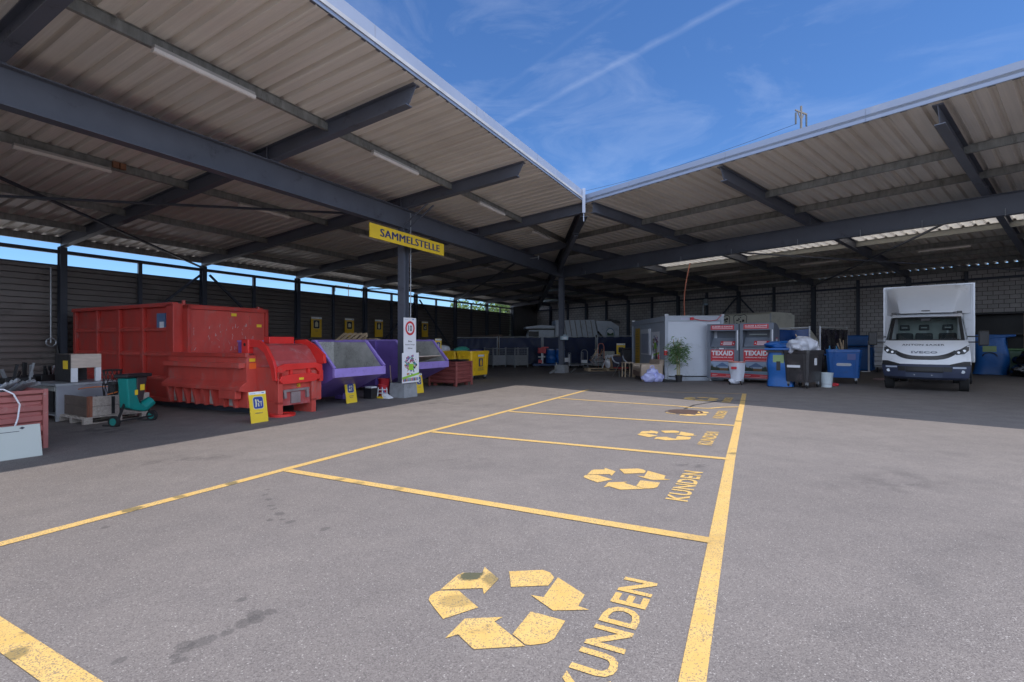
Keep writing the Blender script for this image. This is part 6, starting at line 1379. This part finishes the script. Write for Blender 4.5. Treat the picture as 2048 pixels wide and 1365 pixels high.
# ================================================================== WHITE BOX TRUCK
TK = thing('box_truck', 'white box truck with a roof fairing parked facing the yard', 'truck', onground(Vector((12.55, 14.9, 0))), rad(-42))
ROWS = [(.36, -.88, .88), (.42, -.97, .95), (.60, -1.02, .985), (.80, -1.02, 1.0), (.84, -1.0, 1.0), (.95, -.99, .995), (1.05, -.97, .99), (1.2, -.91, .98), (1.33, -.80, .97), (1.43, -.66, .95), (1.50, -.50, .925), (1.85, -.19, .885), (2.20, .12, .845), (2.27, .20, .82), (2.33, .38, .78), (2.35, .8, .76)]
def rowz(z):
    for (z0, y0, w0), (z1, y1, w1) in zip(ROWS[:-1], ROWS[1:]):
        if z <= z1: k = max(0, (z - z0)/(z1 - z0)); return y0 + (y1 - y0)*k, w0 + (w1 - w0)*k
    return ROWS[-1][1:]
def curv(z): return .30 if z < 1.43 else max(.13, .30 - (z - 1.43)*.35)
def cab(x, z, off=0):
    y0, w = rowz(z); q = min(1, abs(x)/w); return (x, y0 + curv(z)*q**2.4 - off, z)
NX = 16
def cabpart(name, i0, i1, mat, yb, skipwin=False):
    mb = MB(); rows = ROWS[i0:i1 + 1]; n = NX + 3
    vs = []
    for z, y0, w in rows:
        xs = [-w + 2*w*k/NX for k in range(NX + 1)]
        line = [(-w, yb, z)] + [cab(x, z) for x in xs] + [(w, yb, z)]
        vs += line
    fs = []
    for j in range(len(rows) - 1):
        for k in range(n - 1):
            zc = (rows[j][0] + rows[j + 1][0])/2
            if skipwin and 1.5 < zc < 2.2 and 1 <= k <= n - 3: continue
            fs.append((j*n + k, j*n + k + 1, (j+1)*n + k + 1, (j+1)*n + k))
    mb.add(vs, fs); return part(name, mb, mat, TK, smooth=True)
cabpart('cab_body', 3, 15, WHT, 1.0, True)
cabpart('bumper', 0, 3, M('bumper_plastic', (.035, .045, .085), .5, 0, .1, 3), -.42)
part('bumper_top', MB().add([(x, cab(x, .80)[1], .80) for x in (-1, -.5, 0, .5, 1)] + [(x, -.3, .80) for x in (1, .5, 0, -.5, -1)], [tuple(range(10))]), WHT, TK)
part('cab_roof', MB().box(-.74, .74, .5, 1.0, 2.30, 2.35), WHT, TK)
def patch(name, x0, x1, zf0, zf1, mat, off=.006, n=12, par=TK, sm=False):
    """strip on the nose between z = zf0(x) and zf1(x)"""
    mb = MB(); m = 5
    mb.grid(n, m, lambda u, v: (lambda x: cab(x, zf0(x) + (zf1(x) - zf0(x))*v, off))(x0 + (x1 - x0)*u)); return part(name, mb, mat, par, smooth=sm)
c_ = lambda v: (lambda x: v)
ws = MB(); ws.grid(14, 6, lambda u, v: (lambda z: (lambda w: cab(-w + 2*w*u, z, -.004))(rowz(z)[1]*.93))(1.505 + .69*v)); part('windscreen', ws, GLASS, TK, smooth=True)
mb = MB()
for (u0, u1, v0, v1) in ((0, 1, 0, .05), (0, 1, .93, 1), (0, .045, .05, .93), (.955, 1, .05, .93)):
    mb.grid(14, 4, lambda u, v: (lambda z: (lambda w, uu: cab(-w + 2*w*uu, z, .004))(rowz(z)[1]*.945, u0 + (u1 - u0)*u))(1.49 + .72*(v0 + (v1 - v0)*v)))
part('windscreen_seal', mb, BLK, TK)
for s_ in (-1, 1):
    mb = MB(); P = [(s_*.935, -.18, 1.50), (s_*.935, .62, 1.50), (s_*.80, .62, 2.14), (s_*.82, .30, 2.14)]; P = [(p[0] + s_*.012, p[1], p[2]) for p in P]; mb.add(P, [(0, 1, 2, 3)]); part('side_window', mb, M('dark_glass', (.01, .012, .015), .05), TK)
    # mirrors
    mr = part('mirror', MB().cbox((s_*1.26, -.36, 1.55), (.22, .15, .42)), BLK, TK, bevel=.03)
    for z in (1.44, 1.60): part('mirror_arm', MB().bar((s_*.93, -.25, z), (s_*1.24, -.34, z), .035), BLK, mr)
    hl = [(s_*.60, 1.12), (s_*.70, 1.08), (s_*.86, 1.10), (s_*.955, 1.20), (s_*.965, 1.36), (s_*.90, 1.33), (s_*.78, 1.24), (s_*.66, 1.19)]
    mb = MB(); n = 8
    cxh = sum(p[0] for p in hl)/8; czh = sum(p[1] for p in hl)/8
    vs = [cab(cxh, czh, .016)] + [cab(*p, .012) for p in hl]; mb.add(vs, [(0, 1 + i, 1 + (i + 1) % 8) for i in range(8)]); h_ = part('headlight', mb, M('headlight_glass', (.10, .11, .12), .08, .3, .4, 14), TK, smooth=False)
    mb = MB(); 
    for cx_, cz_, r_ in ((s_*.74, 1.145, .032), (s_*.86, 1.19, .036)):
        c = cab(cx_, cz_, .03); mb.cyl(c, (c[0], c[1] + .02, c[2]), r_, n=14)
    part('reflector', mb, M('chrome', (.55, .57, .6), .3, 1, .1, 4), h_)
    mb = MB(); c = cab(s_*.83, .60, .012); mb.cyl(c, (c[0], c[1] + .03, c[2]), .045, n=14); part('fog_lamp', mb, M('lamp_pale', (.6, .65, .7), .2), TK)
    patch('light_strip', *sorted((s_*.62, s_*.90)), c_(.69), c_(.735), M('strip_white', (.45, .5, .6), .3), .01)
    patch('black_wing', *sorted((s_*.55, s_*.99)), c_(.76), (lambda x: .80 + .09*min(1, (abs(x) - .55)/.3)), BLK, .012)
    # fairing side lamp
    part('marker_lamp', MB().box(*sorted((s_*.70, s_*.82)), .02, .16, 2.29, 2.36), GREYD, TK, bevel=.01)
gr = patch('grille', -.66, .66, lambda x: .93 + .15*(abs(x)/.66)**4, lambda x: 1.04 + .17*(abs(x)/.66)**3, BLK, .008, 20)
for k in (.975, 1.0, 1.02): patch('grille_bar', -.4, .4, c_(k), c_(k + .008), GREYD, .014, par=gr)
patch('lower_intake', -.42, .42, c_(.57), c_(.73), BLK, .01); patch('intake_side', -.60, -.43, c_(.60), c_(.73), BLK, .01); patch('intake_side', .43, .60, c_(.60), c_(.73), BLK, .01)
patch('plate_recess', -.42, .40, c_(.42), c_(.545), M('plate_blue_grey', (.06, .075, .12), .5), .012)
for x in (-.22, .17): mb = MB(); c = cab(x, .49, .02); mb.cyl(c, (c[0], c[1] + .01, c[2]), .015, n=8); part('bolt', mb, GALVL, TK)
mb = MB(); text(mb, 'IVECO', -.29, .29, 1.115, 1.18, lambda x, z: cab(x, z, .03), .03); part('lettering', mb, M('letter_silver', (.20, .22, .26), .3, .3), TK)
mb = MB(); text(mb, 'ANTON SAXER', -.52, .44, 1.335, 1.385, lambda x, z: cab(x, z, .012), .01); part('lettering', mb, M('letter_dark', (.05, .05, .07), .4), TK)
mb = MB(); mb.bar((-.6, -.46, 1.52), (.0, -.50, 1.515), .02); mb.bar((.1, -.50, 1.515), (.75, -.38, 1.53), .02); part('wiper', mb, BLK, TK)
# interior
part('dashboard', MB().box(-.82, .82, -.30, .12, 1.2, 1.47), BLK, TK, bevel=.03)
part('paper_on_dash', MB().box(-.62, -.35, -.35, -.2, 1.475, 1.482), WHTB, TK); part('green_card', MB().box(-.53, -.42, -.36, -.22, 1.483, 1.51), M('green_card', (.0, .8, .2), .5), TK); part('paper_on_dash', MB().box(-.1, .15, -.38, -.25, 1.475, 1.482), WHTB, TK)
part('cab_back_wall', MB().box(-.72, .72, .93, .97, 1.0, 2.25), M('cab_lining', (.42, .47, .46), .6), TK)
part('cab_floor', MB().box(-.9, .9, -.6, .97, .85, .9), BLK, TK)
for x in (-.52, -.05, .50):
    s0 = part('seat', MB().box(x - .21, x + .21, .35, .50, 1.1, 1.72), M('seat_cloth', (.035, .04, .045), .8), TK, bevel=.05)
    part('headrest', MB().prism([(x - .13, 1.80), (x + .13, 1.80), (x + .12, 1.98), (x - .12, 1.98)], .38, .46, 'y'), MC['seat_cloth'], s0, bevel=.03)
    part('headrest_slot', MB().box(x - .07, x + .07, .372, .379, 1.87, 1.90), M('slot_grey', (.3, .33, .33), .5), s0)
    part('headrest_post', MB().bar((x, .43, 1.7), (x, .43, 1.82), .02), GALVL, s0)
mb = MB(); mb.tube([(.50 + .19*cos(a), .02 - .05*sin(a), 1.52 + .13*sin(a)) for a in [i*pi/12 for i in range(25)]], .016, 6); mb.bar((.32, .02, 1.52), (.68, .02, 1.52), .04); part('steering_wheel', mb, BLK, TK)
part('rear_mirror', MB().box(-.12, .12, .02, .06, 2.08, 2.16), BLK, TK, bevel=.01)
# fairing
mb = MB()
def fair(u, v):
    x = -1 + 2*u; wb, wt = .80, 1.02; w = wb + (wt - wb)*v
    ax = abs(x); side = max(0, (ax - .78)/.22)
    yf = .10 + .93*v - .10*sin(pi*v) + .18*ax**3*(1 - v) + side**1.2*(.30*(1 - v)**.5 + .06)
    zz = 2.33 + .86*v + .05*(1 - ax*ax)*v
    return (x*w, min(yf, 1.13), zz)
mb.grid(28, 14, fair); part('roof_fairing', mb, WHT, TK, smooth=True)
for s_ in (-1, 1):
    mb = MB(); mb.add([(s_*.80, .72, 2.33), (s_*1.02, 1.13, 3.19), (s_*1.02, 1.15, 2.33)], [(0, 1, 2)]); part('fairing_side', mb, WHT, TK)
part('fairing_badge', MB().box(-.10, .10, .085, .10, 2.385, 2.41), GREYD, TK)
part('roof_seam', MB().bar((-.7, .2, 2.335), (.72, .2, 2.335), .02), BLK, TK)
# box
part('cargo_box', MB().box(-1.1, 1.1, 1.15, 5.5, .82, 3.24), WHT, TK, bevel=.02)
for x in (-1.1, 1.1): part('corner_trim', MB().box(x - .02, x + .02, 1.13, 1.17, .82, 3.26), M('trim_alu', (.6, .62, .66), .35, .4), TK)
part('top_trim', MB().box(-1.08, 1.08, 1.13, 1.17, 3.22, 3.26), MC['trim_alu'], TK)
part('chassis', MB().box(-.45, .45, -.4, 5.3, .45, .75), BLK, TK)
for s_ in (-1, 1):
    part('side_step', MB().box(*sorted((s_*.62, s_*.95)), -.42, .95, .44, .84), BLK, TK)
    for y, xs in ((.0, (.86,)), (3.5, (.98, .72))):
        for k in xs:
            w_ = part('wheel', MB().cyl((s_*(k - .11), y, .345), (s_*(k + .11), y, .345), .345, n=28), BLKR, TK, bevel=.02); part('rim', MB().cyl((s_*(k + .10), y, .345), (s_*(k + .115), y, .345), .2, n=16), GALVL, w_)
    part('wheel_arch', MB().box(*sorted((s_*.60, s_*.92)), -.42, .42, .70, .84), BLK, TK)
# ================================================================== CREAM VAN behind
CV = thing('box_van', 'cream box van with two black crest outlines, standing behind the textile collectors', 'van', onground(Vector((13.7, 26.0, 0))), rad(-58))
part('cargo_box', MB().box(-4.3, 0, 0, 2.35, .6, 3.0), CREAM, CV, bevel=.03)
part('roof_cap', MB().prism([(0, 3.0), (2.15, 3.0), (2.0, 3.09), (.15, 3.09)], -4.28, -.02, 'x'), CREAM, CV)
part('edge_trim', MB().box(-.05, .012, -.012, .03, .6, 3.0), MC['trim_alu'], CV)
part('cab', MB().prism([(.0, .6), (1.9, .6), (1.95, 1.2), (1.5, 1.45), (1.0, 2.15), (0, 2.19)], .1, 2.05, 'y'), CREAM, CV, bevel=.03)
part('cab_window', MB().box(.2, .95, .085, .099, 1.45, 2.0), M('dark_glass', (.01, .012, .015), .05), CV)
part('chassis', MB().box(-4.2, 1.7, .3, 1.85, .35, .59), BLK, CV)
for x in (-3.2, 1.1):
    for y in (.12, 1.95): w_ = part('wheel', MB().cyl((x, y, .36), (x, y + .2, .36), .36, n=20), BLKR, CV); part('rim', MB().cyl((x, y - .01, .36), (x, y, .36), .2, n=14), GALVL, w_)
mb = MB()
def crest(cx, w, h, zc):
    o = [(-w, h*.75), (-w*.6, h), (0, h*.86), (w*.6, h), (w, h*.75), (w*.92, -h*.2), (w*.5, -h*.8), (0, -h), (-w*.5, -h*.8), (-w*.92, -h*.2)]
    for (a, b) in zip(o, o[1:] + o[:1]):
        mb.bar((cx + a[0], -.006, zc + a[1]), (cx + b[0], -.006, zc + b[1]), .012, .028)
crest(-2.75, .36, .42, 2.60); crest(-1.75, .40, .42, 2.60)
part('crest_outline', mb, M('sepia_black', (.04, .035, .03), .5), CV)
mb = MB(); rnd = random.Random(4)
for cx in (-2.75, -1.75):
    for k in range(12): x = cx + rnd.uniform(-.22, .22); z = 2.60 + rnd.uniform(-.22, .30); s = rnd.uniform(.03, .08); decal(mb, [(x - s, z - s*.6), (x + s*.7, z - s), (x + s, z + s*.5), (x - s*.5, z + s)], -.006 - .0004*k)
part('crest_fill', mb, MC['sepia_black'], CV)
# ================================================================== GREY REFUSE LORRY
GT = TW('refuse_lorry', 'pale grey refuse lorry behind the tarpaulin fence, with a round emblem on its tail', 'lorry', 3.4, 38.6, None, .03)
GB = M('lorry_grey', (.58, .63, .70), .45, 0, .06, 1.5, dirt=((.22, .22, .22), .3, 2))
part('body', MB().prism([(0, 1.1), (3.6, 1.1), (3.1, 3.42), (.0, 3.38)], 0, 2.4, 'y'), GB, GT, bevel=.02)
for k in range(7):
    x = .25 + .42*k; part('body_rib', MB().bar((x + .38, -.04, 1.1), (x + .02, -.04, 3.36), .06), M('lorry_rib', (.26, .25, .24), .5), GT)
part('tail_hopper', MB().prism([(3.66, 1.1), (4.75, 1.0), (5.05, 1.5), (5.05, 2.9), (4.4, 3.3), (3.2, 3.35)], .0, 2.4, 'y'), GB, GT, bevel=.02)
part('hopper_top', MB().prism([(3.9, 3.32), (5.9, 3.0), (5.9, 3.1), (4.4, 3.5)], .1, 2.3, 'y'), BLK, GT)
part('lift_rail', MB().box(5.06, 7.0, .6, 1.8, 2.6, 2.85), BLK, GT)
for a_, b_ in (((3.2, -.06, 2.2), (3.7, -.06, 1.5)), ((3.35, -.06, 2.5), (4.1, -.06, 1.6))): part('hydraulic_ram', MB().bar(a_, b_, .12), BLK, GT)
mb = MB(); mb.m = 0; decal(mb, [(4.35 + .36*cos(2*pi*i/20), 2.3 + .48*sin(2*pi*i/20)) for i in range(20)], -.01); mb.m = 1; decal(mb, [(4.35 + .30*cos(2*pi*i/20), 2.3 + .40*sin(2*pi*i/20)) for i in range(20)], -.016)
mb.m = 2; decal(mb, [(4.1, 2.05), (4.2, 1.98), (4.5, 1.98), (4.62, 2.1), (4.6, 2.42), (4.35, 2.3), (4.1, 2.45)], -.022)
part('emblem', mb, [M('emblem_blue', (.16, .28, .40), .5), WHTB, M('emblem_green', (.03, .10, .04), .5)], GT)
part('cab', MB().prism([(-2.3, .6), (-.05, .6), (-.05, 2.62), (-2.05, 2.62), (-2.3, 1.7)], .0, 2.3, 'y'), GB, GT, bevel=.04)
part('cab_roof', MB().prism([(-2.35, 2.72), (-.05, 2.72), (-.05, 2.95), (-1.2, 3.0), (-2.35, 2.85)], .0, 2.3, 'y'), GB, GT, bevel=.02)
part('side_window', MB().box(-2.1, -1.3, -.012, -.001, 1.75, 2.5), BLK, GT)
part('cab_gap', MB().box(-2.32, -.05, .01, 2.29, 2.63, 2.71), BLK, GT)
part('chassis', MB().box(-2.2, 4.6, .3, 2.0, .5, 1.0), BLK, GT)
for x in (-1.3, 2.0, 3.3):
    for y in (.0, 2.1): w_ = part('wheel', MB().cyl((x, y, .5), (x, y + .28, .5), .5, n=20), BLKR, GT); part('rim', MB().cyl((x, y - .02, .5), (x, y, .5), .28, n=14), GALVL, w_)
# dark goods in the far left corner behind the fence
for i, (x, y, w, h, z, mt, lab) in enumerate(((-1.3, 37.4, 1.0, .9, .0, WOODD, 'dark wooden box pallet behind the far left fence panel'), (-1.3, 37.4, .95, .85, .92, BRAUN, 'brown wooden crate stacked on the dark one behind the fence'), (-1.25, 37.45, .9, .5, 1.8, M('grey_brown_crate', (.16, .11, .09), .8), 'grey-brown crate on top of the stack behind the fence'), (.3, 38.0, 1.6, 2.0, 0, BLK, 'black stacked goods at the foot of the corner, left of the refuse lorry'))):
    t = thing('wooden_crate', lab, 'crate', (x, y, gz(x, y) + z), .1*i)
    part('case', MB().box(-w/2, w/2, -.5, .5, 0, h - .03), mt, t, bevel=.01)
    for k in range(3): part('slat', MB().box(-w/2 - .005, w/2 + .005, -.52, -.501, h*.1 + k*h*.28, h*.1 + k*h*.28 + h*.2), mt, t)
t = TW('plank_stack', 'low stack of brown timbers just above the far left fence panel', 'timber', -2.9, 36.6)
for k in range(8): part('timber', MB().box(-1.6 + .02*k, 1.5 - .1*(k % 3), -.5 + .25*(k % 4), -.3 + .25*(k % 4), 2.0 + .12*(k//4), 2.1 + .12*(k//4)), BRAUN if k % 2 else WOODD, t)
for x in (-1.3, 1.2): part('bearer', MB().box(x - .1, x + .1, -.5, .5, 0, 1.99), WOODD, t)
# ================================================================== RIGHT EDGE
t = TR('storage_rack', 'black storage rack with pale uprights and grey sheeting, right of the white truck', 'rack', -1.2, 30.3)
part('back_panel', MB().box(-2.7, 6.0, .35, .4, 0, 2.6), BLK, t)
part('top_shelf', MB().box(-2.75, 6.0, -.5, .4, 2.58, 2.66), BLK, t); part('shelf', MB().box(-2.7, 6.0, -.45, .34, 1.68, 1.76), BLK, t); part('shelf', MB().box(-2.7, 6.0, -.45, .34, .85, .92), BLK, t)
for x in (-2.6, -1.0, -.68, 2.0, 5.9): part('upright', MB().bar((x, -.5, 0), (x, -.5, 2.57), .09), M('tan_upright', (.30, .23, .15), .7), t)
part('grey_sheeting', MB().grid(20, 8, lambda u, v: (-.5 + 3.6*u, -.3 + .03*sin(30*u + 5*v), 1.78 + .75*v)), M('dim_sheet', (.075, .07, .08), .6, 0, .2, 3, bmp=.6, bscale=5), t, smooth=True)
part('dark_goods', MB().box(-.5, 5.0, -.42, .3, .95, 1.6), M('dark_goods', (.02, .018, .02), .6), t)
t = TW('wheeled_bin', 'dark green wheeled bin half hidden by the white truck', 'bin', 20.0, 22.0, None, rad(-45)); part('body', MB().prism([(-.30, .08), (.30, .08), (.36, .95), (-.36, .95)], -.35, .35, 'y'), GRN, t, bevel=.02); part('lid', MB().box(-.40, .40, -.38, .38, .955, 1.04), GRN, t, bevel=.02)
for x in (-.27, .27): part('wheel', MB().cyl((x - .03, .3, .1), (x + .03, .3, .1), .1), BLKR, t)
t = TW('bulk_bag', 'blue woven bag with an olive and black print, right of the white truck', 'bulk bag', 20.4, 20.95, None, rad(-45))
part('sack', MB().grid(28, 18, lambda u, v: (lambda a, k: (k*max(-1, min(1, 1.2*cos(a)))*.52 + .05*sin(4*v), k*max(-1, min(1, 1.2*sin(a)))*.42, .02 + 1.66*v))(2*pi*u, 1.04 + .05*sin(8*v + 5*u) - .06*v)), BLUT, t, smooth=True)
part('fold', MB().hexa([(-.5, -.42, 1.45), (.75, -.40, 1.62), (.75, .3, 1.6), (-.5, .4, 1.45), (-.5, -.40, 1.70), (.78, -.38, 1.70), (.78, .3, 1.70), (-.5, .4, 1.70)]), BLUT, t, bevel=.03)
mb = MB(); mb.box(-.22, .2, -.475, -.468, .98, 1.22); part('olive_print', mb, M('print_olive', (.25, .35, .15), .5), t)
mb = MB(); mb.tube([(.22*cos(a), -.475, .78 + .16*sin(a)) for a in [i*pi/10 for i in range(11)]], .02); part('black_print', mb, BLK, t)
t = TW('refuse_container', 'green refuse container at the right edge behind the black bags', 'container', 21.75, 20.6, None, rad(-45)); part('body', MB().prism([(-.8, .15), (.8, .15), (.9, 1.02), (-.9, 1.02)], -.5, .5, 'y'), GRN, t, bevel=.03); part('lid', MB().box(-.95, .95, -.56, .56, 1.025, 1.10), M('lid_green', (.08, .16, .06), .45), t, bevel=.02)
part('red_cloth', MB().box(.1, .9, -.4, .4, 1.105, 1.17), M('dull_red_cloth', (.2, .05, .05), .8), t)
for x in (-.7, .7): part('wheel', MB().cyl((x - .03, -.4, .09), (x + .03, -.4, .09), .09), BLKR, t)
for i, (x, y, z, sx, sy, sz, lab) in enumerate(((20.35, 19.2, .28, .55, .5, .30, 'flattened black bin bag at the front of the heap by the right edge'), (20.9, 19.5, .62, .6, .5, .34, 'upper shiny black bin bag of the heap at the right edge'), (21.2, 19.0, .30, .5, .5, .32, 'black bin bag cut by the right edge of the heap'))):
    t = thing('bin_bag', lab, 'bag', (x, y, gz(x, y) + z), 0, 'black bin bags at the right edge'); part('film', blob(MB(), (0, 0, 0), sx, sy, sz, 80 + i, 26, 18, amp=.5, flat=.85), BAGB, t, smooth=True)
bpy.context.view_layer.update()
